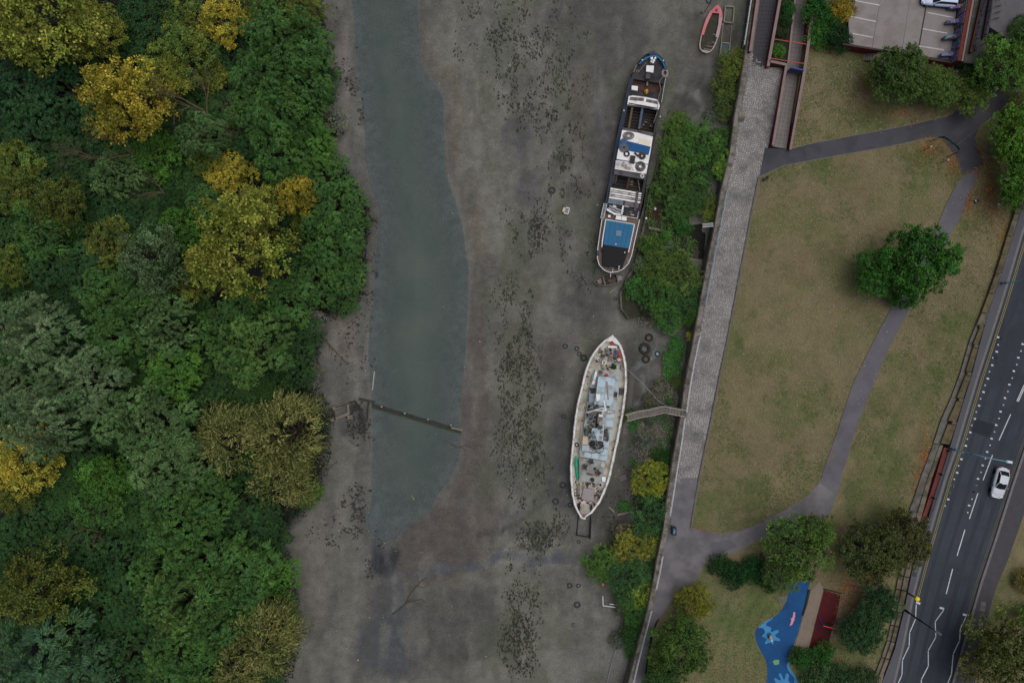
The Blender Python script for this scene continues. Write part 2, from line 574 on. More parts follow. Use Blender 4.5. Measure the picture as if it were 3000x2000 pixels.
def mud_material():
    m = bpy.data.materials.new('river_mud')
    m.use_nodes = True
    N, L = m.node_tree.nodes, m.node_tree.links
    bs = N['Principled BSDF']
    at = N.new('ShaderNodeAttribute')
    at.attribute_name = 'Col'
    tc = N.new('ShaderNodeTexCoord')

    def noise(sc, det, ro=0.65):
        n = N.new('ShaderNodeTexNoise')
        n.inputs['Scale'].default_value = sc
        n.inputs['Detail'].default_value = det
        n.inputs['Roughness'].default_value = ro
        L.new(tc.outputs['Object'], n.inputs['Vector'])
        return n.outputs['Fac']

    def rng_(v, a, b, c, d):
        n = N.new('ShaderNodeMapRange')
        for i, q in enumerate((a, b, c, d)):
            n.inputs[i + 1].default_value = q
        L.new(v, n.inputs[0])
        return n.outputs[0]

    def mul(a, b):
        n = N.new('ShaderNodeMath')
        n.operation = 'MULTIPLY'
        L.new(a, n.inputs[0])
        L.new(b, n.inputs[1])
        return n.outputs[0]
    grain = mul(rng_(noise(5.0, 3.0, 0.8), 0.25, 0.75, 0.68, 1.32), rng_(noise(11.0, 2.0, 0.7), 0.3, 0.7, 0.74, 1.26))
    patch = rng_(noise(0.9, 6.0), 0.25, 0.75, 0.78, 1.2)
    vo = N.new('ShaderNodeTexVoronoi')
    vo.inputs['Scale'].default_value = 3.2
    L.new(tc.outputs['Object'], vo.inputs['Vector'])
    pits = rng_(vo.outputs['Distance'], 0.03, 0.2, 0.55, 1.0)
    sc = N.new('ShaderNodeVectorMath')
    sc.operation = 'SCALE'
    L.new(at.outputs['Color'], sc.inputs[0])
    L.new(mul(mul(grain, patch), pits), sc.inputs['Scale'])
    L.new(sc.outputs[0], bs.inputs['Base Color'])
    L.new(rng_(noise(0.5, 4.0), 0.35, 0.65, 0.45, 0.8), bs.inputs['Roughness'])
    bs.inputs['Specular IOR Level'].default_value = 0.25
    bn = N.new('ShaderNodeBump')
    bn.inputs['Strength'].default_value = 0.55
    bn.inputs['Distance'].default_value = 0.08
    L.new(noise(4.0, 6.0, 0.75), bn.inputs['Height'])
    L.new(bn.outputs[0], bs.inputs['Normal'])
    return m


m_mud = mud_material()
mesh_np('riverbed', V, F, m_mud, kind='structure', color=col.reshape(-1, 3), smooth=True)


# ---------------------------------------------------------------- the river: turbid water, thicker where it is deeper
def water_material():
    m = bpy.data.materials.new('river_water')
    m.use_nodes = True
    N, L = m.node_tree.nodes, m.node_tree.links
    out = N['Material Output']
    bs = N['Principled BSDF']
    tc = N.new('ShaderNodeTexCoord')
    no = N.new('ShaderNodeTexNoise')
    no.inputs['Scale'].default_value = 0.16
    no.inputs['Detail'].default_value = 4
    L.new(tc.outputs['Object'], no.inputs['Vector'])
    cr = N.new('ShaderNodeMapRange')
    cr.inputs[1].default_value, cr.inputs[2].default_value = 0.35, 0.68
    L.new(no.outputs['Fac'], cr.inputs[0])
    mx = N.new('ShaderNodeMix')
    mx.data_type = 'RGBA'
    mx.inputs[6].default_value = (*C(63, 79, 75), 1)
    mx.inputs[7].default_value = (*C(78, 88, 82), 1)
    L.new(cr.outputs[0], mx.inputs[0])
    L.new(mx.outputs[2], bs.inputs['Base Color'])
    bs.inputs['Roughness'].default_value = 0.12
    bs.inputs['IOR'].default_value = 1.33
    n2 = N.new('ShaderNodeTexNoise')
    n2.inputs['Scale'].default_value = 2.5
    n2.inputs['Detail'].default_value = 3
    L.new(tc.outputs['Object'], n2.inputs['Vector'])
    bn = N.new('ShaderNodeBump')
    bn.inputs['Strength'].default_value = 0.12
    bn.inputs['Distance'].default_value = 0.03
    L.new(n2.outputs['Fac'], bn.inputs['Height'])
    L.new(bn.outputs[0], bs.inputs['Normal'])
    tr = N.new('ShaderNodeBsdfTransparent')
    tr.inputs[0].default_value = (0.86, 0.92, 0.94, 1)
    at = N.new('ShaderNodeAttribute')
    at.attribute_name = 'depth'
    ms = N.new('ShaderNodeMixShader')
    L.new(at.outputs['Fac'], ms.inputs[0])
    L.new(tr.outputs[0], ms.inputs[1])
    L.new(bs.outputs[0], ms.inputs[2])
    L.new(ms.outputs[0], out.inputs[0])
    return m


keep = (MUD_Z < WATER_Z + 0.06) & (dw > -1.2)
kq = keep[:-1, :-1] | keep[1:, :-1] | keep[:-1, 1:] | keep[1:, 1:]
Fw = F[kq.ravel()]
used = np.unique(Fw)
remap = -np.ones(nx * ny, dtype=int)
remap[used] = np.arange(len(used))
Vw = V[used].copy()
depth = np.clip(WATER_Z - Vw[:, 2], 0, 3)
Vw[:, 2] = WATER_Z
mesh_np('river', Vw, remap[Fw], water_material(), kind='structure', attr={'depth': 1 - np.exp(-depth * 3.2)}, smooth=True)

# ---------------------------------------------------------------- seaweed, stones and litter on the mud
def scatter(n, ells, seed, clump=0.0, soft=False):
    """n pixel positions inside weighted ellipses (cx,cy,rx,ry,weight), clumped by noise"""
    r = np.random.RandomState(seed)
    w = np.array([e[4] for e in ells], float)
    w /= w.sum()
    out = []
    while len(out) < n:
        k = r.choice(len(ells), n, p=w)
        e = np.array([x[:4] for x in ells])[k]
        a, q = r.rand(n) * 2 * np.pi, (np.abs(r.randn(n)) * 0.75 if soft else np.sqrt(r.rand(n)))
        x, y = e[:, 0] + e[:, 2] * q * np.cos(a), e[:, 1] + e[:, 3] * q * np.sin(a)
        if clump:
            nn = 0.5 * vnoise(x / S0, y / S0 * 0.6, 0.33, seed, 3) + 0.5 * vnoise(x / S0, y / S0 * 0.5, 1.1, seed + 1, 2)
            q = np.hypot((x - e[:, 0]) / e[:, 2], (y - e[:, 1]) / e[:, 3])
            ok = r.rand(n) < np.clip((nn - 0.43) * clump, 0, 1) * np.clip(1.5 - 1.4 * q, 0.03, 1)
            x, y = x[ok], y[ok]
        out += list(zip(x, y))
    return np.array(out[:n])


weed_e = [(1520, 90, 170, 120, 2.2), (1580, 260, 120, 110, 2.4), (1640, 430, 60, 110, 1.5), (1570, 620, 90, 60, 0.8),
          (1540, 690, 50, 60, 1.2), (1700, 690, 50, 130, 1.6), (1720, 790, 40, 60, 0.6), (1500, 940, 60, 120, 1.6),
          (1520, 1100, 60, 130, 2.2), (1530, 1320, 70, 140, 2.6), (1590, 1540, 60, 90, 2.0), (1530, 1740, 60, 130, 1.8),
          (1520, 1900, 50, 90, 1.2), (1670, 520, 60, 60, 0.8), (1440, 120, 90, 90, 0.8), (1660, 560, 50, 60, .5)]
weed_e = [(x, y, rx * 1.35, ry * 1.25, w) for x, y, rx, ry, w in weed_e]
P = scatter(11500, weed_e, 21, clump=6.0)


def tufts(name, P, m, size, flat, seed, kind_label=None, up=0.05, stretch=1.6, k=5):
    """low ragged tufts lying on the mud, each a fan of k fronds"""
    r = np.random.RandomState(seed)
    n = len(P)
    x, y = (P[:, 0] - 1500) / S0, (1000 - P[:, 1]) / S0
    j = np.clip(((y + 66) / STEP).astype(int), 0, ny - 1)
    i = np.clip(((x + 92) / STEP).astype(int), 0, nx - 1)
    zz = MUD_Z[j, i]
    s = size[0] + (size[1] - size[0]) * r.rand(n) ** 2.5
    V = np.zeros((n, k * 2 + 1, 3))
    V[:, 0] = np.stack([x, y, zz + up * s * 3 + 0.02], -1)
    a0 = r.rand(n) * 6.28
    for q in range(k * 2):
        a = a0 + q * np.pi / k
        rr = s * np.where(q % 2 == 0, 0.6 + 0.6 * r.rand(n), 0.15 + 0.3 * r.rand(n))
        V[:, q + 1] = np.stack([x + rr * np.cos(a), y + rr * np.sin(a) * stretch, zz + 0.015], -1)
    F = []
    base = np.arange(n) * (k * 2 + 1)
    for q in range(k * 2):
        F.append(np.stack([base, base + 1 + q, base + 1 + (q + 1) % (k * 2)], -1))
    return mesh_np(name, V.reshape(-1, 3), np.concatenate(F), m, kind='stuff', label=kind_label)


m_weed = mat('bladder_weed', C(33, 36, 27), 0.7, var=0.3, rgb2=C(47, 52, 34), mix_scale=0.4, island=0.35)
o = tufts('seaweed', P, m_weed, (0.04, 0.24), True, 5, 'dark green seaweed tufts scattered over the tidal mud')
o['category'] = 'seaweed'
deb_e = [(1085, 640, 26, 70, 1.5), (1085, 790, 30, 120, 1.2), (1040, 1010, 70, 130, 1.2), (1060, 1240, 50, 80, 2),
         (1040, 1470, 60, 60, 1.5), (1010, 1560, 120, 60, 1.2), (1030, 300, 40, 120, 0.9), (990, 130, 60, 130, .7),
         (1120, 1650, 60, 80, .7), (1900, 1320, 90, 100, 1), (1830, 1500, 80, 80, .8)]
P = scatter(2300, deb_e, 22, clump=6.0)
o = tufts('tide_wrack', P, mat('tide_wrack', C(44, 41, 38), 0.8, var=0.3, island=0.4), (0.06, 0.30), True, 6,
          'dark leaf and twig wrack along the tide line', stretch=1.0)
o['category'] = 'wrack'
st_e = [(1300, 1600, 170, 150, 3), (1700, 250, 160, 230, 2), (1600, 330, 120, 150, 1.5), (1400, 900, 70, 400, 2), (1600, 1000, 250, 700, 3),
        (1270, 1850, 300, 140, 1), (1330, 300, 60, 250, 1), (1700, 620, 90, 160, 1.6)]
st_e += [(1270, 1620, 110, 80, 6), (1390, 1250, 40, 260, 5), (1320, 1480, 110, 90, 4), (1330, 1800, 110, 100, 3), (1400, 1600, 60, 60, 2)]
P = scatter(15000, st_e, 23)
o = tufts('shingle', P, mat('shingle', C(104, 99, 93), 0.7, var=0.3, island=0.62), (0.03, 0.08), True, 7,
          'pale pebbles and shell sprinkled over the mud', up=0.3, stretch=1.0, k=3)
o['category'] = 'pebbles'
P = scatter(130, [(1400, 1000, 400, 950, 3), (1900, 1100, 120, 900, 2), (1050, 1700, 110, 250, .6)], 24)
o = tufts('litter', P, mat('litter_white', C(196, 196, 196), 0.6, var=0.1), (0.07, 0.17), True, 8,
          'scraps of white litter lying about the mud', up=0.25, stretch=0.8, k=3)
o['category'] = 'litter'

# ---------------------------------------------------------------- materials of the built side
m_quay = mat('quay_stone', C(98, 94, 88), 0.85, var=0.25, rgb2=C(72, 70, 62), mix_scale=0.6, scale=0.8)
m_coping = mat('coping_stone', C(118, 112, 106), 0.85, var=0.22, rgb2=C(86, 82, 72), mix_scale=0.9)
m_sett = mat('granite_sett', C(144, 140, 138), 0.8, var=0.24, scale=0.25, rgb2=C(104, 101, 102), mix_scale=0.45, mix_lo=0.48, mix_hi=0.68, island=0.2, bump=0.2)
m_settbed = mat('sett_joint', C(104, 102, 102), 0.95, var=0.25)
m_path = mat('path_asphalt', C(94, 92, 98), 0.9, var=0.1, scale=0.35, fine=22, rgb2=C(84, 82, 88), mix_scale=0.3, mix_lo=.42, mix_hi=.62)
m_pathd = mat('new_asphalt', C(68, 68, 74), 0.9, var=0.14, scale=0.3, fine=22, rgb2=C(58, 58, 63), mix_scale=.25)
m_oldpath = mat('worn_asphalt', C(106, 103, 107), 0.9, var=0.16, scale=0.3, fine=18, rgb2=C(88, 86, 90), mix_scale=0.25)
m_edge = mat('concrete_edging', C(104, 100, 96), 0.9, var=0.2)
m_road = mat('road_asphalt', C(54, 60, 69), 0.85, var=0.16, scale=0.18, fine=25, rgb2=C(44, 49, 57), mix_scale=0.12)
m_pave = mat('pavement_asphalt', C(80, 80, 87), 0.9, var=0.12, scale=0.3, fine=20)
m_kerb = mat('kerb_stone', C(104, 102, 102), 0.85, var=0.15, island=0.12)
m_white = mat('road_paint_white', C(180, 184, 190), 0.7, var=0.2, fine=9, rgb2=C(130, 132, 138), mix_scale=2.2, mix_lo=0.56, mix_hi=0.72)
m_yellow = mat('road_paint_yellow', C(128, 116, 66), 0.7, var=0.2, fine=9)
m_soil = mat('lawn_soil', C(110, 101, 77), 0.95, var=0.2, scale=0.5, fine=9, rgb2=C(86, 92, 58), mix_scale=0.16, mix_lo=0.46, mix_hi=0.6)
m_brick = mat('red_brick', C(108, 40, 35), 0.85, var=0.22, scale=1.5, fine=12, rgb2=C(88, 36, 32), mix_scale=0.8)
m_wallcap = mat('pink_coping', C(122, 106, 104), 0.85, var=0.15)
m_conc = mat('car_park_concrete', C(128, 122, 121), 0.85, var=0.10, scale=0.3, fine=10, rgb2=C(116, 110, 108), mix_scale=0.35)
m_slab = mat('paving_slab', C(110, 105, 103), 0.85, var=0.12, island=0.1, scale=0.5)
m_block = mat('dark_paving_block', C(62, 60, 66), 0.85, var=0.14, island=0.12, scale=0.5)
m_darkjoint = mat('dark_joint', C(50, 48, 48), 0.95)
m_gravel = mat('aggregate_concrete', C(118, 106, 96), 0.9, var=0.14, fine=20)

PARK = [(2241, 432)] + PR + [(1990, 1640), (1975, 1700), (1940, 1790), (1915, 1850), (1900, 1930), (1884, 2060), (2570, 2060)]
WL = [(2570, 2060), (2591, 1966), (2604, 1882), (2610, 1802), (2628, 1698), (2650, 1560), (2664, 1500), (2682, 1450), (2696, 1405), (2735, 1303),
      (2759, 1230), (2791, 1160), (2819, 1082), (2840, 1005), (2863, 948), (2887, 885), (2919, 794), (2951, 688), (2972, 625), (3010, 500), (3090, 300)]
PL = [(2565, 2060), (2584, 2000), (2622, 1900), (2650, 1783), (2673, 1670), (2717, 1530), (2752, 1400), (2782, 1314), (2816, 1200), (2847, 1100),
      (2879, 976), (2901, 900), (2931, 810), (2965, 702), (3010, 560), (3090, 340)]
KL = [(2606, 2060), (2622, 2010), (2651, 1890), (2680, 1744), (2710, 1630), (2744, 1510), (2776, 1400), (2806, 1314), (2868, 1107), (2903, 1000), (2935, 900),
      (2965, 801), (2996, 695), (3040, 560), (3110, 360)]
KR = [(2770, 2060), (2785, 2010), (2815, 1900), (2840, 1813), (2871, 1706), (2917, 1568), (2963, 1423), (3000, 1314), (3060, 1150), (3170, 860)]
RE = [(2850, 2060), (2868, 1900), (2901, 1779), (2917, 1725), (2951, 1645), (2993, 1526), (3040, 1400), (3170, 1100)]


def wx(pts, z):
    return [W(x, y, z) for x, y in pts]


def skirted(name, pxs, z0, z1, m, **kw):
    return MB().pp(pxs, z0, z1).build(name, m, **kw)


# the park: soil sheet, turf is scattered over it below
ramp_r = [(2309, 440), (2343, 222), (2361, 126), (2378, 13), (2384, -40)]
park_poly = PARK + WL[1:] + [(3120, 160), (3000, 190), (2870, 190), (2802, 182), (2579, 150), (2486, 134)] + [(2480, -40)] + ramp_r[::-1]
park = skirted('park_ground', park_poly, -2.0, GZ, m_soil, kind='structure')

# embankment wall with single coping stones
bw = thing('embankment_wall', 'long stone embankment wall between the mud and the promenade', 'wall', W(2030, 1000, 0))
qin = [(x + 13, y + 1) for x, y in QE]
wall_o = [(x - 3, y) for x, y in QE]
MB().ribbon(wx(wall_o, GZ - 0.12), wx([(x + 3, y) for x, y in qin], GZ - 0.12), -1.5, GZ - 0.12).build('wall', m_quay, bw)
cs = resample(wx(QE, GZ + 0.1), 1.45)
r_ = random.Random(3)
for a, b in zip(cs, cs[1:]):
    d = (b - a).normalized()
    nrm = Vector((-d.y, d.x, 0))
    nrm = nrm if nrm.x > 0 else -nrm
    zt = GZ + 0.09 + r_.uniform(-0.02, 0.02)
    a2, b2 = a + d * 0.012, b - d * 0.012
    wd = 0.62 + r_.uniform(-0.03, 0.03)
    MB().prism([a2, b2, b2 + nrm * wd, a2 + nrm * wd], GZ - 0.118, zt).build('coping_stone', m_coping, bw)

# promenade: bed, then setts laid course by course
prom_px = [(x + 14, y) for x, y in QE[1:15]] + [(1976, 1418), (2046, 1420)] + PR[::-1][2:] + [(2236, 470), (2252, 426), (2297, 200), (2250, 196)]
prom = skirted('promenade', prom_px, -2.0, GZ - 0.03, m_settbed, kind='structure')
pw = [W(x, y, GZ) for x, y in prom_px]
ax0, ax1 = W(2240, 200, GZ), W(2020, 1420, GZ)
du = (ax1 - ax0).normalized()
dv = Vector((-du.y, du.x, 0))
sv, sf, = [], []
r_ = random.Random(5)
cells, pts_c = [], []
u = -3.0
Lp = (ax1 - ax0).length
while u < Lp + 4:
    course = 0.24 + r_.uniform(-0.02, 0.02)
    v = -7.0 + r_.uniform(0, 0.4)
    while v < 7.5:
        ln = 0.30 + r_.uniform(-0.09, 0.12)
        c = ax0 + du * (u + course / 2) + dv * (v + ln / 2)
        cells.append((u, v, course, ln))
        pts_c.append((c.x, c.y))
        v += ln
    u += course
pc = np.array(pts_c)
ins = sdist(pc[:, 0], pc[:, 1], pw) > 0.12
for k in np.nonzero(ins)[0]:
    u, v, co, ln = cells[k]
    g = 0.022
    h = GZ + r_.uniform(-0.015, 0.02)
    b = len(sv)
    jt = [r_.uniform(-0.015, 0.015) for _ in range(4)]
    cor = [(u + g, v + g + jt[0]), (u + co - g, v + g + jt[1]), (u + co - g, v + ln - g + jt[2]), (u + g, v + ln - g + jt[3])]
    for (uu, vv), ins_ in zip(cor, (0, 0, 0, 0)):
        p = ax0 + du * uu + dv * vv
        sv.append((p.x, p.y, GZ - 0.05))
    cu, cv = u + co / 2, v + ln / 2
    for uu, vv in cor:
        p = ax0 + du * (cu + (uu - cu) * 0.86) + dv * (cv + (vv - cv) * 0.86)
        sv.append((p.x, p.y, h))
    sf += [(b, b + 1, b + 5, b + 4), (b + 1, b + 2, b + 6, b + 5), (b + 2, b + 3, b + 7, b + 6), (b + 3, b, b + 4, b + 7),
           (b + 4, b + 5, b + 6, b + 7)]
sv = np.array(sv)
# the builder keeps children in the parent's frame
sett = mesh_np('setts', sv - np.array(ROOT[prom.name]), np.array(sf), m_sett, parent=prom, kind='stuff')

# southern asphalt path and the diagonal path
south = [(1974, 1400), (2050, 1400), (2030, 1520), (2025, 1546), (2107, 1563), (2168, 1557), (2230, 1532), (2306, 1490), (2363, 1457), (2402, 1413)]
south += [(2436, 1300)]
south += [(2503, 1272), (2475, 1366), (2451, 1450), (2423, 1530), (2330, 1560), (2214, 1584), (2161, 1614), (2092, 1639), (2065, 1649), (2042, 1698), (1971, 1728),
          (1967, 1763), (1921, 1821), (1906, 1859), (1894, 1936), (1880, 2060), (1842, 2060), (1862, 1960), (1882, 1882), (1906, 1795), (1922, 1715),
          (1935, 1640), (1955, 1545), (1964, 1464)]
skirted('park_path', south, -2.0, GZ + 0.012, m_oldpath, kind='structure')
pl_ = smooth_line([(2402, 1413), (2416, 1366), (2440, 1300), (2465, 1226), (2496, 1131), (2524, 1072), (2567, 984), (2621, 885), (2680, 780), (2742, 671), (2775, 590), (2817, 518)])
pr_ = smooth_line([(2451, 1450), (2475, 1366), (2503, 1272), (2528, 1202), (2574, 1089), (2609, 1012), (2651, 932), (2698, 846), (2772, 713), (2817, 632), (2845, 569), (2874, 490)])
skirted('park_path', pl_ + pr_[::-1], GZ - 0.3, GZ + 0.016, m_path, kind='structure')
up_top = [(2241, 432), (2305, 438), (2317, 436), (2370, 422), (2496, 398), (2642, 371), (2778, 340), (2805, 323), (2850, 297), (2897, 272), (3000, 218), (3100, 150)]
up_bot = [(3100, 225), (2948, 306), (2870, 371), (2856, 405), (2884, 480), (2872, 492), (2819, 512), (2799, 456), (2758, 405), (2724, 403), (2608, 429), (2438, 459), (2292, 486), (2226, 518)]
skirted('park_path', up_top + up_bot, GZ - 0.3, GZ + 0.02, m_pathd, kind='structure')

m_rep = mat('path_repair', C(98, 88, 88), 0.9, var=0.12, fine=20)
for q, lab in (([(2434, 1312), (2448, 1306), (2453, 1318), (2446, 1338), (2433, 1352), (2428, 1340)], 'pinkish repair patch on the winding path near its bend'), ([(2519, 1088), (2530, 1086), (2531, 1097), (2521, 1099)], 'small pale repair patch halfway up the winding path'),
               ([(2622, 975), (2630, 965), (2632, 969), (2618, 992)], 'narrow repair strip at the right side of the winding path'), ([(2078, 1590), (2140, 1580), (2160, 1600), (2090, 1630)], 'dark resurfaced patch at the path fork')):
    skirted('path_repair', q, GZ, GZ + 0.021, m_rep if 'dark' not in lab else m_path, label=lab, cat='repair patch')

# stone edging of lawn and paths, single lengths
def edging(name, pts, m, z, w, h, step, label, kind_off=0.0, cat='edging'):
    t = thing(name, label, cat, W(*pts[len(pts) // 2], GZ))
    ps = resample(wx(pts, z + h), step)
    for a, b in zip(ps, ps[1:]):
        d = (b - a).normalized()
        MB().bar((a.x + d.x * 0.01, a.y + d.y * 0.01, z + h / 2), (b.x - d.x * 0.01, b.y - d.y * 0.01, z + h / 2), w, h).build('edging_stone', m, t)
    return t


skirted('gutter', [(x - 5, y) for x, y in PR] + [(x - 1, y) for x, y in PR[::-1]], GZ - .2, GZ + .03, mat('gutter_dirt', C(66, 62, 54), .95, var=.35, scale=2, rgb2=C(90, 86, 80), mix_scale=1.2), kind='structure')
edging('lawn_edging', PR, mat('edging_grey', C(96, 92, 88), 0.9, var=0.2), GZ - 0.02, 0.22, 0.12, 1.2, 'low stone edging between the setts and the big lawn')
edging('lawn_edging', [(2025, 1545), (2066, 1556), (2107, 1561)], mat('edging_brick', C(110, 88, 78), 0.9, var=0.2), GZ, 0.2, 0.12, 0.9, 'short brick edging at the lawn corner by the path fork')
edging('path_edging', [(2107, 1561), (2168, 1555), (2230, 1530), (2306, 1488), (2363, 1455), (2402, 1411)], m_edge, GZ, 0.09, 0.06, 1.2, 'thin concrete edging round the foot of the big lawn')
edging('path_edging', [p for p in pl_[2::3]], mat('edging_moss', C(76, 72, 58), 0.9), GZ, 0.08, 0.05, 1.2, 'thin mossy edging on the lawn side of the winding path')
edging('path_edging', up_bot[::-1][:6], m_edge, GZ, 0.09, 0.06, 1.2, 'thin concrete edging under the dark upper path')
edging('path_edging', up_top[2:8], m_edge, GZ, 0.09, 0.06, 1.2, 'thin concrete edging above the dark upper path')

# ---------------------------------------------------------------- road, pavements, kerbs, markings
RZ = GZ - 0.06
road = skirted('road', KL + KR[::-1], -2.0, RZ, m_road, kind='structure')
skirted('pavement', PL + KL[::-1], -2.0, GZ + 0.05, m_pave, kind='structure')
skirted('pavement', KR + RE[::-1], -2.0, GZ + 0.05, mat('right_pavement', C(66, 65, 70), 0.9, var=0.14, fine=20), kind='structure')
skirted('verge', RE + [(3300, 1100), (3300, 2060)], -2.0, GZ + 0.04, m_soil, kind='structure')
for line, lab, off in ((KL, 'grey kerb stones along the lawn side of the road', -5), (KR, 'grey kerb stones along the far side of the road', 5)):
    t = thing('kerb', lab, 'kerb', W(*line[5], GZ))
    ps = resample(wx([(x + off, y) for x, y in line], GZ + 0.06), 0.95)
    for a, b in zip(ps, ps[1:]):
        d = (b - a).normalized() * 0.012
        MB().bar((a.x + d.x, a.y + d.y, GZ - 0.03), (b.x - d.x, b.y - d.y, GZ - 0.03), 0.3, 0.19).build('kerb_stone', m_kerb, t)
MZ = RZ + 0.005


def lerp_x(line, y):
    for (ax, ay), (bx, by) in zip(line, line[1:]):
        if (ay - y) * (by - y) <= 0 and ay != by:
            return ax + (bx - ax) * (y - ay) / (by - ay)
    return line[-1][0]



def mark(name, pts, w, m, close=False):
    """painted line of width w along pixel points on the road"""
    b = MB()
    P_ = wx(pts, MZ)
    n = len(P_)
    L_, R_ = [], []
    for i, p in enumerate(P_):
        d = (P_[min(i + 1, n - 1)] - P_[max(i - 1, 0)]).normalized()
        nn = Vector((-d.y, d.x, 0)) * w / 2
        L_.append(p + nn)
        R_.append(p - nn)
    vs = L_ + R_
    b.add([(v.x, v.y, MZ) for v in vs], [(i, n + i, n + i + 1, i + 1) for i in range(n - 1)])
    return b.build(name, m, road)


for a, b in (((2865, 1444), (2840, 1519)), ((2827, 1551), (2804, 1627)), ((2791, 1665), (2772, 1739)), ((2961, 1213), (2927, 1289)),
             ((2908, 1332), (2880, 1406)), ((3000, 1128), (2979, 1175)), ((3004, 1130), (2983, 1176))):
    mark('lane_dash', [a, b], 0.13, m_white)
z24 = lambda L: [(2400 + x / 2.613, 1400 + y / 2.613) for x, y in L]
for L in ([(743, 965), (738, 1075), (693, 1180), (688, 1285), (638, 1390), (633, 1505), (590, 1600)],
          [(955, 1005), (888, 1097), (893, 1215), (835, 1318), (835, 1437), (782, 1540), (780, 1640)],
          [(1125, 1060), (1080, 1150), (1075, 1240), (1026, 1345), (1012, 1500), (970, 1600)]):
    q = z24(L)
    for a, b in zip(q, q[1:]):
        mark('zigzag_line', [(a[0] + (b[0] - a[0]) * .02, a[1] + (b[1] - a[1]) * .02), (a[0] + (b[0] - a[0]) * .98, a[1] + (b[1] - a[1]) * .98)], 0.12, m_white)
for a, b in (((742, 950), (774, 960)), ((922, 990), (957, 999)), ((1100, 1041), (1133, 1050))):
    mark('give_way_bar', z24([a, b]), 0.28, m_white)
yl = [(x + 8, y) for x, y in KL[3:]]
for off in (0, 5.0):
    mark('yellow_line', [(x + off, y) for x, y in yl if y > -100], 0.085, m_yellow)
    mark('yellow_line', [(x - 6 - off, y) for x, y in KR[3:]], 0.085, mat('faded_yellow_paint', C(84, 80, 62), 0.8, var=0.25))
studs = []
z23 = lambda x, y: (2300 + x / 2.851, 900 + y / 2.851)
for i, p in enumerate([(1780, 250), (1780, 313), (1768, 370), (1735, 422), (1731, 483), (1707, 537), (1694, 595), (1671, 650), (1658, 707), (1633, 762), (1620, 820),
                       (1597, 873), (1585, 930), (1560, 985), (1547, 1043), (1522, 1098), (1510, 1155), (1487, 1210), (1473, 1267), (1450, 1322), (1437, 1380), (1413, 1434),
                       (1400, 1491), (1377, 1545)]):
    studs.append((z23(*p), i % 2 == 0))
for i, p in enumerate([(1985, 307), (1971, 365), (1948, 420), (1935, 478), (1911, 532), (1898, 590), (1874, 645), (1861, 702), (1837, 757), (1824, 815), (1800, 870),
                       (1787, 927), (1763, 982), (1750, 1039), (1725, 1095), (1712, 1151), (1688, 1206), (1674, 1262), (1651, 1318), (1637, 1376), (1612, 1430), (1600, 1487), (1575, 1541)]):
    studs.append((z23(*p), i % 2 == 0))
for i, p in enumerate([(1020, 60), (1000, 110), (988, 162), (965, 212)]):
    studs.append((z24([p])[0], i % 2 == 0))
for i, p in enumerate([(1204, 57), (1182, 106), (1170, 160), (1148, 209), (1137, 263)]):
    studs.append((z24([p])[0], i % 2 == 1))
for (x, y), big in studs:
    w = 3.4 if big else 1.8
    mark('lane_square', [(x - w, y - w * 0.28), (x + w, y + w * 0.28)], 0.22 if big else 0.17, m_white)
m_wear = mat('worn_lane', C(46, 50, 58), 0.8, var=0.14, scale=0.4, fine=20)
for f0_, f1_ in ((0.60, 0.68), (0.80, 0.87), (0.14, 0.20), (0.33, 0.39)):
    kl_, kr_ = [(lerp_x(KL, y), y) for y in range(2040, 620, -60)], [(lerp_x(KR, y), y) for y in range(2040, 620, -60)]
    A_ = [(a[0] + (b[0] - a[0]) * (f0_ + .008 * math.sin(i * 1.7)), a[1]) for i, (a, b) in enumerate(zip(kl_, kr_))]
    B_ = [(a[0] + (b[0] - a[0]) * (f1_ + .008 * math.cos(i * 1.3)), a[1]) for i, (a, b) in enumerate(zip(kl_, kr_))]
    P_ = wx(A_, RZ) + wx(B_[::-1], RZ)
    MB().add([(v.x, v.y, RZ + 0.0018) for v in P_], [tuple(range(len(P_)))[::-1]]).build('tyre_track', m_wear, road)
m_patch = mat('road_patch', C(38, 42, 50), 0.9, var=0.1)
for q in ([(2858, 1226), (2914, 1243), (2899, 1282), (2845, 1263)], [(2924, 985), (2938, 988), (2935, 998), (2922, 995)], [(2912, 1040), (2925, 1043), (2921, 1053), (2908, 1050)]):
    MB().add([(p.x, p.y, RZ + 0.003) for p in wx(q, RZ)], [(3, 2, 1, 0)]).build('road_patch', m_patch, road)
for q in ([(2874, 1762), (2889, 1762), (2888, 1775), (2873, 1775)], [(2872, 1777), (2887, 1778), (2885, 1790), (2870, 1788)]):
    MB().pp(q, GZ + 0.03, GZ + 0.062).build('access_cover', mat('access_cover', C(98, 94, 90), 0.8), None,
                                             label='paler access cover nearer the tree' if q[0][1] > 1770 else 'square concrete access cover farther from the tree', cat='cover')
skirted('access_cover', [(2674, 1674), (2686, 1677), (2683, 1690), (2671, 1686)], GZ + 0.03, GZ + 0.065, mat('cover_dark', C(48, 50, 58), 0.6),
        label='dark metal access cover in the pavement beside the wall', cat='cover')

# ---------------------------------------------------------------- stone wall along the road
rw = thing('roadside_wall', 'low weathered stone wall between the lawn and the road', 'wall', W(2800, 1160, GZ))
m_wstone = mat('wall_stone', C(104, 96, 84), 0.9, var=0.25, scale=0.9, rgb2=C(74, 70, 56), mix_scale=0.7)
m_wmoss = mat('wall_moss', C(92, 84, 60), 0.95, var=0.25, rgb2=C(72, 66, 52), mix_scale=0.9)
m_wgrey = mat('wall_ledge', C(98, 96, 92), 0.9, var=0.2, rgb2=C(78, 76, 70), mix_scale=0.6)


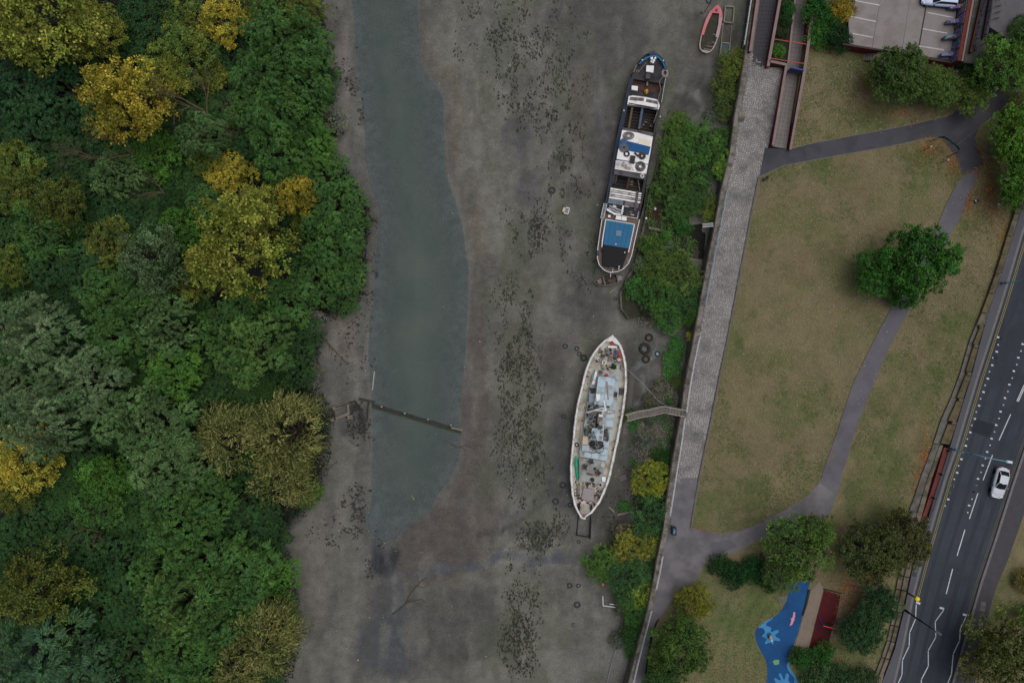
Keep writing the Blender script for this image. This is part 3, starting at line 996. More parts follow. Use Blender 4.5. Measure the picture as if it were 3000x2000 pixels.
def lerp_line(line, y):
    for (ax, ay), (bx, by) in zip(line, line[1:]):
        if (ay - y) * (by - y) <= 0 and ay != by:
            return ax + (bx - ax) * (y - ay) / (by - ay)
    return line[-1][0]


r_ = random.Random(9)
ycuts = [300, 420, 500, 560, 625, 690, 745, 800, 858, 916, 953, 1010, 1091, 1168, 1235, 1302]
for y0, y1 in zip(ycuts, ycuts[1:]):
    a0, a1 = lerp_line(WL, y0), lerp_line(WL, y1)
    b0, b1 = lerp_line(PL, y0) - 4, lerp_line(PL, y1) - 4
    if y0 < 953:
        MB().pp([(a0 + 1, y0 + 1), (b0, y0 + 3), (b1, y1 + 1), (a1 + 1, y1 - 1)], GZ - 0.5, GZ + 0.55 + r_.uniform(-.03, .03)).build('wall_block', m_wmoss if r_.random() < .6 else m_wstone, rw)
        MB().pp([(b0, y0), (b0 + 3, y0), (b1 + 3, y1 - 2), (b1, y1 - 2)], GZ - 0.5, GZ + 0.25).build('plinth', m_wgrey, rw)
    else:
        f = 0.42
        m0, m1 = a0 + (b0 - a0) * f, a1 + (b1 - a1) * f
        MB().pp([(a0, y0 - 4), (m0, y0), (m1, y1 - 1), (a1, y1 - 5)], GZ - 0.5, GZ + 0.3 + r_.uniform(-.04, .04)).build('ledge_stone', m_wgrey, rw)
        MB().pp([(m0 + 1.5, y0 + 7), (b0, y0 + 9), (b1, y1 - 1), (m1 + 1.5, y1 - 3)], GZ - 0.5, GZ + 0.62 + r_.uniform(-.03, .03)).build('wall_block', m_wmoss, rw)
        MB().pp([(b0 - 10, y0 - 1), (b0 + 2, y0 + 1), (b0 - 1, y0 + 8), (b0 - 13, y0 + 6)], GZ - 0.5, GZ + 0.8).build('pier', m_wstone, rw)
# grey ledge beside the railing, then the slabs further south
ye = [1302, 1350, 1400, 1450, 1500, 1545, 1590, 1648]
for y0, y1 in zip(ye, ye[1:]):
    a0, a1 = lerp_line(WL, y0), lerp_line(WL, y1)
    b0, b1 = lerp_line(PL, y0) - 22, lerp_line(PL, y1) - 22
    mid0, mid1 = (a0 + b0) / 2 + 4, (a1 + b1) / 2 + 4
    MB().pp([(a0, y0 - 2), (mid0, y0), (mid1, y1 - 1), (a1, y1 - 3)], GZ - 0.5, GZ + 0.25).build('ledge_stone', m_wgrey, rw)
    MB().pp([(mid0 + 1, y0), (b0, y0 + 2), (b1, y1 + 1), (mid1 + 1, y1 - 1)], GZ - 0.5, GZ + 0.4 + r_.uniform(-.05, .05)).build('wall_block', m_wstone, rw)
for y0, y1 in ((1650, 1690), (1692, 1730), (1732, 1772), (1774, 1794), (1796, 1835), (1837, 1880), (1882, 1930), (1932, 1985), (1987, 2050)):
    b0, b1 = lerp_line(PL, y0) - 3, lerp_line(PL, y1) - 3
    wd = 32 if y0 < 1780 else 24
    MB().pp([(b0 - wd, y0 - 6), (b0 - wd * .55, y0 - 3), (b1 - wd * .55, y1 - 4), (b1 - wd, y1 - 7)], GZ - 0.5, GZ + 0.3).build('ledge_stone', m_wstone, rw)
    MB().pp([(b0 - wd * .5, y0 - 2), (b0 - 2, y0), (b1 - 2, y1 - 1), (b1 - wd * .5, y1 - 3)], GZ - 0.5, GZ + 0.55).build('wall_block', m_wstone, rw)

# red plinth and its iron railing
rl = thing('iron_railing', 'black iron picket railing on a red brick plinth beside the pavement', 'railing', W(2750, 1400, GZ))
red = [(2766, 1310), (2779, 1314), (2758, 1384), (2737, 1450), (2708, 1530), (2698, 1526), (2724, 1450), (2745, 1383)]
MB().pp(red, GZ - 0.5, GZ + 0.45).build('plinth', mat('red_plinth', C(102, 52, 48), 0.85, var=0.2), rl)
m_iron = mat('black_iron', C(26, 28, 32), 0.6, var=0.1, metal=0.3)
pk = resample(wx([(2778, 1318), (2757, 1386), (2736, 1452), (2708, 1532)], GZ + 0.4), 0.24)
for p in pk:
    MB().bar((p.x, p.y, GZ + 0.05), (p.x, p.y, GZ + 1.35), 0.05).build('picket', m_iron, rl)
for zz in (0.5, 1.25):
    MB().tube([(p.x, p.y, GZ + zz) for p in pk], 0.03, 4).build('rail', m_iron, rl)
for k in (0, 14, 28, 42):
    if k < len(pk):
        MB().box((pk[k].x - 0.25, pk[k].y, GZ), 0.16, 0.16, 1.3, 0.3).build('post', m_iron, rl)

# ---------------------------------------------------------------- sunken ramp, its walls, gate and the upper lane
ZB = GZ - 0.9                       # ramp level at the gate
fl = [(2256, 428), (2306, 213), (2310, 126), (2332, 8), (2340, -40)]
fr = [(2304, 437), (2338, 220), (2355, 126), (2372, 13), (2380, -40)]
zf = [GZ - 0.02, ZB, ZB - 0.3, ZB - 0.7, ZB - 0.8]
ramp = MB()
L_ = [W(x, y, z) for (x, y), z in zip(fl, zf)]
R_ = [W(x, y, z) for (x, y), z in zip(fr, zf)]
n = len(L_)
ramp.add([(p.x, p.y, p.z - 0.03) for p in L_ + R_], [(i, n + i, n + i + 1, i + 1) for i in range(n - 1)])
ramp = ramp.build('ramp', m_darkjoint, kind='structure')


def slabs(parent, L_, R_, m, across, length, gap=0.02, name='paving_slab', jit=0.0):
    """single slabs laid between two edge lines"""
    tot = [0.0]
    for a, b in zip(L_, L_[1:]):
        tot.append(tot[-1] + (b - a).length)

    def at(line, s):
        for i in range(len(tot) - 1):
            if s <= tot[i + 1] or i == len(tot) - 2:
                return line[i].lerp(line[i + 1], (s - tot[i]) / (tot[i + 1] - tot[i]))
    rows = int(tot[-1] / length)
    for k in range(rows):
        s0, s1 = k * length + gap / 2, (k + 1) * length - gap / 2
        a0, a1, b0, b1 = at(L_, s0), at(L_, s1), at(R_, s0), at(R_, s1)
        for c in range(across):
            t0, t1 = c / across + gap / 4, (c + 1) / across - gap / 4
            q = [a0.lerp(b0, t0), a0.lerp(b0, t1), a1.lerp(b1, t1), a1.lerp(b1, t0)]
            dz = rng.uniform(0, 0.006)
            vs = [(p.x, p.y, p.z - 0.06) for p in q] + [(p.x, p.y, p.z + dz) for p in q]
            MB().add(vs, [(7, 6, 5, 4), (0, 1, 5, 4), (1, 2, 6, 5), (2, 3, 7, 6), (3, 0, 4, 7)][0:5]).build(name, m, parent)


slabs(ramp, L_, R_, m_slab, 4, 0.62)

# dark lane west of the planter
la = [(2201, 196), (2228, 0), (2234, -40)]
lb = [(2240, 196), (2277, 0), (2284, -40)]
lane = MB()
A_, B_ = wx(la, GZ), wx(lb, GZ)
lane.prism([*A_, *B_[::-1]], -2.0, GZ - 0.04)
lane = lane.build('upper_lane', m_darkjoint, kind='structure')
slabs(lane, A_, B_, m_block, 5, 0.55, name='paving_block')
skirted('lane_apron', [(2186, 192), (2250, 197), (2248, 186), (2198, 150), (2190, 153)], -2.0, GZ - 0.01, m_edge, kind='structure')
skirted('service_strip', [(2208, -40), (2182, 160), (2203, 196), (2235, -40)], -2.0, GZ - 0.06, m_quay, kind='structure')


def wall(name, label, top, z0, z1, m=m_brick, cap=m_wallcap, capw=0.0):
    """brick wall: top = pixel outline of its top, capped with coping"""
    t = thing(name, label, 'wall', W(*top[0], GZ))
    MB().pp(top, z0, z1).build('brickwork', m, t)
    cx = sum(p[0] for p in top) / len(top)
    cy = sum(p[1] for p in top) / len(top)
    w_ = [W(x, y, z1 + 0.08) for x, y in top]
    c = sum(w_, Vector()) / len(w_)
    o = MB()
    n = len(w_)
    out = []
    for i in range(n):
        d1 = (w_[i] - w_[i - 1]).normalized()
        d2 = (w_[(i + 1) % n] - w_[i]).normalized()
        nn = (Vector((d1.y, -d1.x, 0)) + Vector((d2.y, -d2.x, 0)))
        a = sum(w_[k].x * w_[(k + 1) % n].y - w_[(k + 1) % n].x * w_[k].y for k in range(n))
        nn = nn if a > 0 else -nn
        out.append(w_[i] + nn * 0.03)
    o.prism(out, z1 + 0.002, z1 + 0.08)
    o.build('coping', cap, t)
    return t


WH = GZ + 1.1
wall('brick_wall', 'red brick wall along the quay side of the dark lane', [(2222, -40), (2229, -40), (2202, 150), (2195, 150)], GZ - 1, WH)
wall('brick_wall', 'red brick wall with peeling face between dark lane and planter', [(2289, -40), (2296, -40), (2254, 194), (2247, 194)], GZ - 1, WH)
wall('brick_wall', 'short red brick wall closing the planter above the setts', [(2256, 176), (2307, 187), (2306, 193), (2255, 182)], GZ - 1, WH)
wall('brick_wall', 'red brick wall between the cobbles and the sunken ramp', [(2301, 194), (2307, 194), (2268, 424), (2262, 424)], GZ - 1.6, WH)
wall('brick_wall', 'long red brick retaining wall between the ramp and the grass', [(2386, -40), (2380, 10), (2366, 126), (2352, 222), (2313, 438), (2318, 438), (2358, 222), (2372, 126), (2386, 10), (2392, -40)],
     GZ - 2, GZ + 0.85)
wall('planter_wall', 'thin coped wall on the planter side of the ramp', [(2332, -40), (2336, -40), (2311, 186), (2307, 186)], GZ - 2, GZ + 0.1, m=m_quay)
skirted('planter_bed', [(2292, -40), (2332, -40), (2306, 184), (2258, 177)], -1.0, GZ - 0.05, mat('bed_soil', C(34, 36, 26), 0.95, var=0.3), kind='structure')

pk_ = mat('red_pipe', C(176, 78, 70), 0.5, var=0.08)
for i, (a, b, lab) in enumerate((((2267, 115), (2361, 130), 'upper red painted pipe spanning planter and ramp'), ((2256, 171), (2357, 187), 'lower red painted pipe spanning the ramp just above the gate'))):
    MB().tube([W(*a, WH - 0.05), W(*b, WH - 0.05)], 0.055, 6).build('red_pipe', pk_, None, label=lab, cat='pipe')

gate = thing('steel_gate', 'blue steel bar gate across the sunken ramp', 'gate', W(2320, 215, ZB))
m_gate = mat('blue_gate_paint', C(34, 62, 128), 0.5, var=0.1)
m_gateb = mat('gate_bar_paint', C(118, 126, 150), 0.5, var=0.1)
ga, gb = W(2303, 213, ZB), W(2341, 221, ZB)
for k in range(13):
    p = ga.lerp(gb, (k + 0.5) / 13)
    MB().bar((p.x, p.y, ZB + 0.05), (p.x, p.y, ZB + 2.0), 0.055).build('bar', m_gateb, gate)
for zz, ww in ((0.12, 0.08), (2.0, 0.16)):
    MB().bar((ga.x, ga.y, ZB + zz), (gb.x, gb.y, ZB + zz), ww, 0.08).build('rail', m_gate, gate)
gn = Vector((-(gb - ga).y, (gb - ga).x, 0)).normalized()
MB().add([ga + gn * 0.06 + Vector((0, 0, .2)), gb + gn * 0.06 + Vector((0, 0, .2)), gb + gn * 0.06 + Vector((0, 0, 1.9)), ga + gn * 0.06 + Vector((0, 0, 1.9))],
         [(0, 1, 2, 3)]).build('panel', mat('gate_panel', C(18, 26, 56), 0.5), gate)

# ---------------------------------------------------------------- car park
CZ = GZ + 0.9
cp = skirted('car_park', [(2484, -40), (2812, -40), (2806, 0), (2785, 178), (2707, 166), (2579, 145), (2486, 130)], -1.5, CZ - 0.004, m_darkjoint, kind='structure')
def strip(pxs, m, name, z1=CZ):
    return MB().pp(pxs, CZ - 0.1, z1).build(name, m, cp)
strip([(2485, -39), (2585, -39), (2578.5, 0), (2554.5, 140), (2487, 129)], m_conc, 'concrete_bay')
strip([(2586, -39), (2671, -39), (2664.5, 5), (2641, 154), (2555.5, 140.3)], m_conc, 'concrete_bay')
strip([(2672, -39), (2719, -39), (2710, 25), (2686, 161), (2642, 154.2)], m_conc, 'concrete_bay')
strip([(2724, -39), (2811, -39), (2805, 0), (2784.5, 177), (2707, 165), (2690, 161), (2714, 25)], m_conc, 'concrete_bay')
m_bay = mat('bay_paint', C(176, 174, 176), 0.7, var=0.15, fine=8)
for a, b in (((2503, 2), (2577, 16)), ((2494, 49), (2567, 64)), ((2498, 99), (2557, 110)), ((2717, 37), (2792, 52)), ((2703, 85), (2775, 98)), ((2691, 135), (2765, 147))):
    p, q = W(*a, CZ), W(*b, CZ)
    d = (q - p).normalized()
    nn = Vector((-d.y, d.x, 0)) * 0.065
    MB().add([(v.x, v.y, CZ + 0.005) for v in (p - nn, q - nn, q + nn, p + nn)], [(0, 1, 2, 3)]).build('bay_line', m_bay, cp)
wall('brick_wall', 'red brick wall below the car park beside the steps', [(2470, 127), (2581, 145), (2580, 149), (2469, 131)], GZ - 1, GZ + 1.9, cap=mat('dark_cap', C(62, 54, 54), 0.9))
wall('brick_wall', 'low dark red wall at the car park foot behind the round bushes', [(2660, 160), (2790, 181), (2790, 185), (2660, 164)], GZ - 1, GZ + 1.5, cap=mat('dark_cap', C(62, 54, 54), 0.9))
stp = thing('steps', 'short concrete steps below the car park wall', 'steps', W(2552, 168, GZ))
for k in range(5):
    MB().pp([(2531 + k * 7, 152 + k * 1.0), (2537.5 + k * 7, 153 + k * 1.0), (2535 + k * 7, 178), (2528 + k * 7, 177)], GZ - 0.2, GZ + 0.12 + 0.17 * k).build('step', m_edge, stp)

# graffiti wall, walkways and asphalt terrace above it
gz1 = CZ + 2.2


def graffiti_material():
    m = bpy.data.materials.new('graffiti')
    m.use_nodes = True
    N, L = m.node_tree.nodes, m.node_tree.links
    bs = N['Principled BSDF']
    tc = N.new('ShaderNodeTexCoord')
    no = N.new('ShaderNodeTexNoise')
    no.inputs['Scale'].default_value = 0.55
    no.inputs['Detail'].default_value = 2
    no.inputs['Distortion'].default_value = 1.5
    L.new(tc.outputs['Object'], no.inputs['Vector'])
    cr = N.new('ShaderNodeValToRGB')
    cr.color_ramp.interpolation = 'CONSTANT'
    els = [(0.0, (96, 40, 36)), (0.36, (70, 120, 140)), (0.43, (52, 60, 86)), (0.48, (150, 120, 160)), (0.52, (96, 74, 128)), (0.57, (70, 110, 128)), (0.62, (150, 138, 100)), (0.68, (120, 48, 70))]
    while len(cr.color_ramp.elements) < len(els):
        cr.color_ramp.elements.new(0.5)
    for e, (p, c) in zip(cr.color_ramp.elements, els):
        e.position = p
        e.color = (*C(*c), 1)
    L.new(no.outputs['Fac'], cr.inputs[0])
    L.new(cr.outputs[0], bs.inputs['Base Color'])
    bs.inputs['Roughness'].default_value = 0.75
    return m


m_graf = graffiti_material()
gw = thing('graffiti_wall', 'tall brick wall covered in colourful graffiti beside the parking bays', 'wall', W(2810, 90, CZ))
MB().pp([(2843, -40), (2837, 0), (2805, 177), (2819, 179), (2852, 0), (2858, -40)], GZ - 1, gz1).build('brickwork', mat('dark_red_brick', C(92, 42, 38), 0.85, var=0.22), gw)
f0, f1 = W(2843, -40, gz1), W(2805, 177, gz1)
nn = Vector((-(f1 - f0).y, (f1 - f0).x, 0)).normalized()
nn = nn if nn.x < 0 else -nn
for k in range(6):
    a, b = f0.lerp(f1, k / 6 + .01), f0.lerp(f1, (k + 1) / 6 - .01)
    MB().prism([a, b, b + nn * 0.05, a + nn * 0.05], CZ - 0.1, gz1 - 0.15).build('painted_panel', m_graf, gw)
for k in (1.1, 2.3, 3.6, 5.0):
    c = f0.lerp(f1, k / 6)
    MB().prism([c + nn * 0.03, c + nn * 1.7 + Vector((0, -.5, 0)), c + nn * 1.7 + Vector((0, -.9, 0)), c + nn * 0.03 + Vector((0, -.5, 0))], CZ - 0.1, CZ + 0.9).build('buttress', m_graf, gw)
MB().pp([(2853, -40), (2860, -40), (2854.5, 0), (2822, 180), (2817, 179), (2849, 0)], gz1 - 0.1, gz1 + 0.1).build('coping', m_wallcap, gw)
TZ = GZ + 2.4
skirted('walkway', [(2861, -40), (2916, -40), (2906, 40), (2889, 130), (2876, 190), (2823, 184), (2856, 0)], -1, TZ, mat('walkway_slab', C(76, 76, 74), 0.9, var=0.16, rgb2=C(60, 62, 56), mix_scale=0.7), kind='structure')
wall('brick_wall', 'mossy low brick wall down the middle of the raised walkway', [(2882, -40), (2876, 0), (2842, 152), (2849, 154), (2882, 0), (2888, -40)], GZ, TZ + 0.5,
     m=mat('dark_red_brick', C(92, 42, 38), 0.85), cap=mat('moss_cap', C(66, 48, 40), 0.95, var=0.3))
wall('brick_wall', 'dark outer brick wall of the raised walkway', [(2908, -40), (2900, 0), (2880, 112), (2886, 113), (2906, 0), (2914, -40)], GZ, TZ + 0.5,
     m=mat('dark_red_brick', C(92, 42, 38), 0.85), cap=mat('black_cap', C(40, 34, 34), 0.95))
m_navy = mat('navy_rail_paint', C(30, 36, 66), 0.5, var=0.08)


def railing(name, label, pts, z, h, m, step=1.6, rails=(1.0, 0.55), r=0.045, group=None):
    t = thing(name, label, 'railing', W(*pts[0], z), group)
    ps = resample(wx(pts, z + h), step)
    if (ps[-1] - W(*pts[-1], z + h)).length > 0.3:
        ps.append(W(*pts[-1], z + h))
    for p in ps:
        MB().tube([(p.x, p.y, z), (p.x, p.y, z + h)], r * 1.25, 5).build('post', m, t)
    for f in rails:
        MB().tube([(p.x, p.y, z + h * f) for p in ps], r, 5).build('rail', m, t)
    return t


railing('handrail', 'navy handrail along the inner raised walkway', [(2890, -40), (2883, 0), (2853, 153), (2859, 155), (2890, 0)], TZ, 1.0, m_navy)
railing('handrail', 'navy handrail along the outer edge of the raised walkway', [(2914, -40), (2907, 0), (2888, 126)], TZ, 1.0, m_navy)
skirted('terrace', [(2916, -40), (3120, -40), (3120, 160), (2990, 124), (2950, 112), (2900, 80)], -1, TZ + 0.01, mat('terrace_asphalt', C(86, 84, 88), 0.9, var=0.14, fine=16), kind='structure')
skirted('bank', [(2900, 81), (2950, 113), (3000, 130), (3000, 250), (2880, 250), (2868, 192), (2890, 130)], -1, GZ + 1.6, mat('bank_soil', C(40, 32, 26), 0.95, var=0.3), kind='structure')
m_rack = mat('rack_steel', C(60, 54, 50), 0.5, metal=0.4)
for k, (x, y) in enumerate(((2920, 4), (2918, 24), (2916, 42), (2912, 60))):
    t = thing('cycle_stand', ['topmost', 'second', 'third', 'lowest'][k] + ' of the four steel cycle stands on the terrace', 'cycle stand', W(x, y, TZ), 'cycle stands on the terrace')
    p = W(x - 6, y, TZ + .01)
    q = W(x + 8, y - 3, TZ + .01)
    MB().tube([p, p + Vector((0.05, 0, .7)), q + Vector((-.05, 0, .7)), q], 0.035, 5).build('hoop', m_rack, t)
    MB().tube([p + Vector((0, 0, .3)), q + Vector((0, 0, .3))], 0.025, 4).build('cross_bar', m_rack, t)

# ---------------------------------------------------------------- railings of the promenade
m_galv = mat('pale_rail_paint', C(184, 190, 194), 0.5, var=0.1, metal=0.1)
m_blue_r = mat('blue_grey_rail', C(130, 146, 160), 0.5, var=0.1)
inner = [(x + 15, y) for x, y in QE]
railing('guard_rail', 'blue grey guard rail on the quay between the two bushes', [(2131, 559), (2110, 674), (2088, 783), (2068, 895)], GZ, 1.0, m_blue_r, 2.4)
railing('guard_rail', 'pale guard rail on the quay north of the gangway', [(2052, 985), (2034, 1070), (2020, 1149), (2013, 1208)], GZ, 1.0, m_galv, 2.4)
railing('guard_rail', 'pale guard rail on the quay south of the gangway', [(2008, 1226), (1999, 1294), (1984, 1385), (1972, 1464), (1964, 1510)], GZ, 1.0, m_galv, 2.4)
railing('guard_rail', 'white guard rail beside the narrow path near the litter bin', [(1943, 1630), (1932, 1690), (1924, 1725)], GZ, 1.0, m_galv, 2.4)
railing('guard_rail', 'white guard rail at the bottom edge beside the narrow path', [(1910, 1790), (1886, 1882), (1866, 1960), (1846, 2050)], GZ, 1.0, m_galv, 2.4)
railing('guard_rail', 'weathered grey rail at the top of the quay beside the brick wall', [(2208, -40), (2182, 130)], GZ, 0.9, m_galv, 2.4)

# ---------------------------------------------------------------- play area
PZ = GZ + 0.015
m_pblue = mat('blue_rubber', C(24, 72, 120), 0.85, var=0.14, scale=0.5, fine=14, rgb2=C(22, 62, 106), mix_scale=0.3)
m_plight = mat('pale_blue_rubber', C(60, 124, 170), 0.85, var=0.08, fine=14)
m_pred = mat('red_rubber', C(74, 20, 24), 0.9, var=0.14, scale=0.5, fine=12, rgb2=C(60, 20, 22), mix_scale=0.35)
zz5 = lambda L: [(2180 + x / 4.9, 1680 + y / 4.9) for x, y in L]
blue_px = smooth_line(zz5([(640, 120), (630, 300), (590, 420), (510, 550), (390, 640), (230, 740), (170, 800), (160, 900), (190, 1010), (240, 1110), (300, 1220), (330, 1350), (330, 1500), (290, 1640), (280, 1800)]), 4) \
    + smooth_line(zz5([(800, 1800), (760, 1520), (690, 1400), (640, 1300), (660, 1150), (710, 1030), (745, 930), (800, 760), (840, 590), (900, 400), (930, 210), (950, 100)]), 4)
play = skirted('play_surface', blue_px, GZ - 0.2, PZ, m_pblue, kind='structure')


def decal(name, L, m, z=PZ + 0.004, sm=True):
    q = smooth_line(zz5(L) + zz5(L[:1]), 5)[:-1] if sm else zz5(L)
    p = wx(q, z)
    o_ = MB()
    n_ = len(p)
    a = sum(p[i].x * p[(i + 1) % n_].y - p[(i + 1) % n_].x * p[i].y for i in range(n_))
    o_.add([(v.x, v.y, z) for v in p], [tuple(range(n_)) if a > 0 else tuple(range(n_))[::-1]])
    return o_.build(name, m, play)


decal('splash_shape', [(200, 775), (260, 715), (380, 640), (410, 645), (330, 700), (320, 740), (385, 770), (385, 830), (440, 815), (480, 803), (497, 825), (480, 850), (450, 870), (455, 900), (500, 925), (520, 945),
                       (500, 962), (430, 955), (420, 1000), (405, 1008), (385, 980), (330, 1000), (305, 1005), (298, 985), (320, 945), (300, 915), (265, 900), (262, 878), (295, 850), (290, 800), (250, 775)], m_plight)
decal('splash_shape', [(430, 1510), (450, 1495), (530, 1530), (500, 1450), (510, 1425), (535, 1440), (560, 1500), (580, 1510), (600, 1440), (630, 1430), (645, 1460), (640, 1540), (720, 1600), (720, 1700), (560, 1720), (470, 1580)], m_plight)
decal('splash_shape', [(640, 1260), (615, 1300), (620, 1350), (660, 1420), (720, 1500), (720, 1580), (800, 1640), (770, 1540), (740, 1470), (690, 1400), (650, 1330)], m_plight)
m_fish = mat('pink_rubber', C(196, 132, 150), 0.85, var=0.06)
decal('fish_shape', [(708, 543), (722, 553), (738, 550), (730, 580), (733, 610), (722, 640), (722, 665), (705, 690), (700, 715), (680, 735), (655, 748), (660, 725), (672, 700), (678, 660), (667, 637), (685, 640), (700, 610), (705, 580)], m_fish, sm=False)
decal('turtle_shape', [(412, 1255), (430, 1240), (450, 1232), (475, 1235), (500, 1232), (505, 1250), (498, 1270), (503, 1290), (480, 1300), (455, 1305), (430, 1300), (428, 1280), (412, 1268)], mat('yellow_rubber', C(110, 148, 100), 0.85), sm=False)
decal('splash_shape', [(325, 848), (385, 840), (402, 915), (338, 930)], mat('teal_rubber', C(20, 88, 128), 0.85), z=PZ + 0.008, sm=False)
skirted('play_path', zz5([(955, 250), (1080, 100), (1140, 220), (1115, 320), (970, 870), (925, 1060), (730, 1030), (800, 790), (840, 640), (900, 470)]), GZ - 0.1, PZ + 0.03, m_gravel, kind='structure')
skirted('swing_mat', zz5([(1145, 235), (1385, 300), (1340, 560), (1250, 850), (1190, 1110), (935, 1060), (1000, 800), (1060, 560)]), GZ - 0.1, PZ + 0.012, m_pred, kind='structure')
skirted('play_kerb', zz5([(925, 230), (950, 235), (905, 440), (850, 605), (835, 600), (885, 430)]), GZ - 0.1, PZ + 0.2, mat('dark_kerb', C(44, 46, 40), 0.9), label='dark timber kerb between blue play surface and path', cat='kerb')
skirted('mat_edge', zz5([(1150, 215), (1415, 280), (1412, 292), (1146, 230)]), GZ - 0.1, PZ + 0.25, mat('dark_kerb', C(44, 46, 40), 0.9), label='dark timber edge above the red swing mat', cat='kerb')
skirted('concrete_patch', zz5([(400, 180), (430, 200), (530, 460), (600, 400), (620, 330), (500, 330)]), GZ - 0.1, GZ + 0.02, m_edge, kind='structure')

sw = thing('swing_frame', 'blue and red swing frame standing on the red rubber mat', 'swing', W(2430, 1835, GZ))
m_sblue = mat('swing_blue', C(48, 62, 148), 0.5)
m_sred = mat('swing_red', C(190, 62, 60), 0.5)
ta, tb = W(*zz5([(1140, 745)])[0], GZ + 2.2), W(*zz5([(1368, 805)])[0], GZ + 2.2)
for top, feet in ((ta, ((1065, 590), (1010, 750))), (tb, ((1322, 655), (1285, 820)))):
    for ft in feet:
        MB().tube([W(*zz5([ft])[0], GZ), top], 0.05, 6).build('leg', m_sblue, sw)
MB().tube([ta, tb], 0.06, 6).build('top_bar', m_sred, sw)
m_rub = mat('black_rubber', C(26, 26, 28), 0.8)
for k in (0.3, 0.68):
    p = ta.lerp(tb, k)
    for s in (-0.22, 0.22):
        q = p + (tb - ta).normalized() * s
        MB().tube([q, (q.x, q.y, GZ + 0.55)], 0.018, 4).build('chain', m_iron, sw)
    MB().box((p.x, p.y, GZ + 0.5), 0.5, 0.24, 0.05, math.atan2((tb - ta).y, (tb - ta).x)).build('swing_seat', m_rub, sw)
sr = thing('spring_rider', 'small spring rider on the pale blue splash', 'play equipment', W(*zz5([(365, 890)])[0], GZ))
c = W(*zz5([(362, 892)])[0], PZ + 0.01)
MB().tube([(c.x + .12 * math.cos(t * .8), c.y + .12 * math.sin(t * .8), c.z + t * 0.012) for t in range(36)], 0.02, 4).build('spring', m_iron, sr)
MB().lathe((c.x, c.y, c.z + .42), [(.05, 0), (.2, .05), (.26, .18), (.18, .34), (.05, .38)], 10, 1.5, .8, 1.9).build('body', mat('rider_orange', C(190, 140, 110), 0.5), sr, smooth=True)
MB().lathe((c.x + .06, c.y - .36, c.z + .6), [(.03, 0), (.13, .08), (.13, .2), (.03, .28)], 8).build('head', mat('rider_white', C(210, 210, 205), 0.5), sr, smooth=True)

# ---------------------------------------------------------------- turf and fallen leaves
def grass_material(name, rough=0.9):
    m = bpy.data.materials.new(name)
    m.use_nodes = True
    N, L = m.node_tree.nodes, m.node_tree.links
    at = N.new('ShaderNodeAttribute')
    at.attribute_name = 'Col'
    L.new(at.outputs['Color'], N['Principled BSDF'].inputs['Base Color'])
    N['Principled BSDF'].inputs['Roughness'].default_value = rough
    N['Principled BSDF'].inputs['Specular IOR Level'].default_value = 0.1
    return m


def ipoly(px, py, poly):
    return sdist(px, py, poly)


paths_poly = [south, pl_ + pr_[::-1], up_top + up_bot, blue_px,
              zz5([(955, 250), (1080, 100), (1140, 220), (1385, 300), (1190, 1110), (730, 1030), (800, 790)])]
lawn_area = [(2310, 440), (2330, 330), (2362, 170), (2378, 120), (2480, 136), (2580, 152), (2800, 186), (3010, 195), (3010, 480), (2968, 625), (2945, 690), (2912, 796), (2880, 885), (2855, 950), (2830, 1006), (2810, 1082),
             (2782, 1160), (2750, 1230), (2726, 1303), (2688, 1405), (2655, 1500), (2620, 1690), (2600, 1800), (2585, 1960), (2565, 2010), (1900, 2010), (1905, 1900), (1950, 1790), (2000, 1690), (2030, 1550), (2027, 1540), (2051, 1406), (2086, 1236), (2139, 976), (2228, 520)]
GR = np.random.RandomState(77)
n = 300000
gx, gy = 1890 + GR.rand(n) * 1130, 110 + GR.rand(n) * 1900
ok = ipoly(gx, gy, lawn_area) > 2
for pp_ in paths_poly:
    ok &= ipoly(gx, gy, pp_) < -3 + 6 * GR.rand(n) ** 2
gx, gy = gx[ok], gy[ok]
n2_ = 9000
vx, vy = 2860 + GR.rand(n2_) * 150, 1500 + GR.rand(n2_) * 510
okv = ipoly(vx, vy, [(3010, 1490), (2993, 1530), (2951, 1650), (2917, 1730), (2901, 1785), (2870, 1905), (2855, 2010), (3010, 2010)]) > 0
gx, gy = np.concatenate([gx, vx[okv]]), np.concatenate([gy, vy[okv]])
mx_, my_ = gx / S0, gy / S0
a = vnoise(mx_, my_, 0.10, 41, 4)
b = vnoise(mx_, my_, 0.5, 42, 4)
c_ = vnoise(mx_, my_, 2.2, 43, 2)
green = np.clip((a - 0.50) * 5.0 + (b - 0.5) * 4.4 + (c_ - .5) * 1.6 + 0.36, 0, 1)
# greener along the ramp wall, by the path mouth and the east strip, drier in the middle of the lawn
green += np.clip(1 - np.abs(gx - (2322 + (438 - gy) * 0.19) - 8) / 22, 0, 1) * (gy < 440) * 0.7
green += 0.3 * ((gx + 0.42 * gy) > 3130) * (gy > 600) * (gy < 1250)
green += np.clip(1 - np.hypot((gx - 2680) / 120, (gy - 460) / 60), 0, 1) * 0.8
green += np.clip(1 - np.abs(ipoly(gx, gy, [(2225, 517), (2025, 1545), (2107, 1561), (2230, 1530), (2402, 1411), (2621, 885), (2817, 518), (2724, 403)])) / 26, 0, 1) * 0.35 * (gy > 500)
play_lawn = ipoly(gx, gy, [(2090, 1720), (2170, 1690), (2290, 1720), (2290, 1790), (2210, 1850), (2245, 1950), (2240, 2010), (2060, 2010)]) > 0
stripe = 0.5 + 0.5 * np.sin(np.hypot(gx - 2420, (gy - 1960) * 0.9) / 5.2)
green = np.where(play_lawn, 0.5 + 0.55 * stripe * (0.5 + c_), green)
strip2 = 0.5 + 0.5 * np.sin((gx + gy * 0.33) / 6.5)
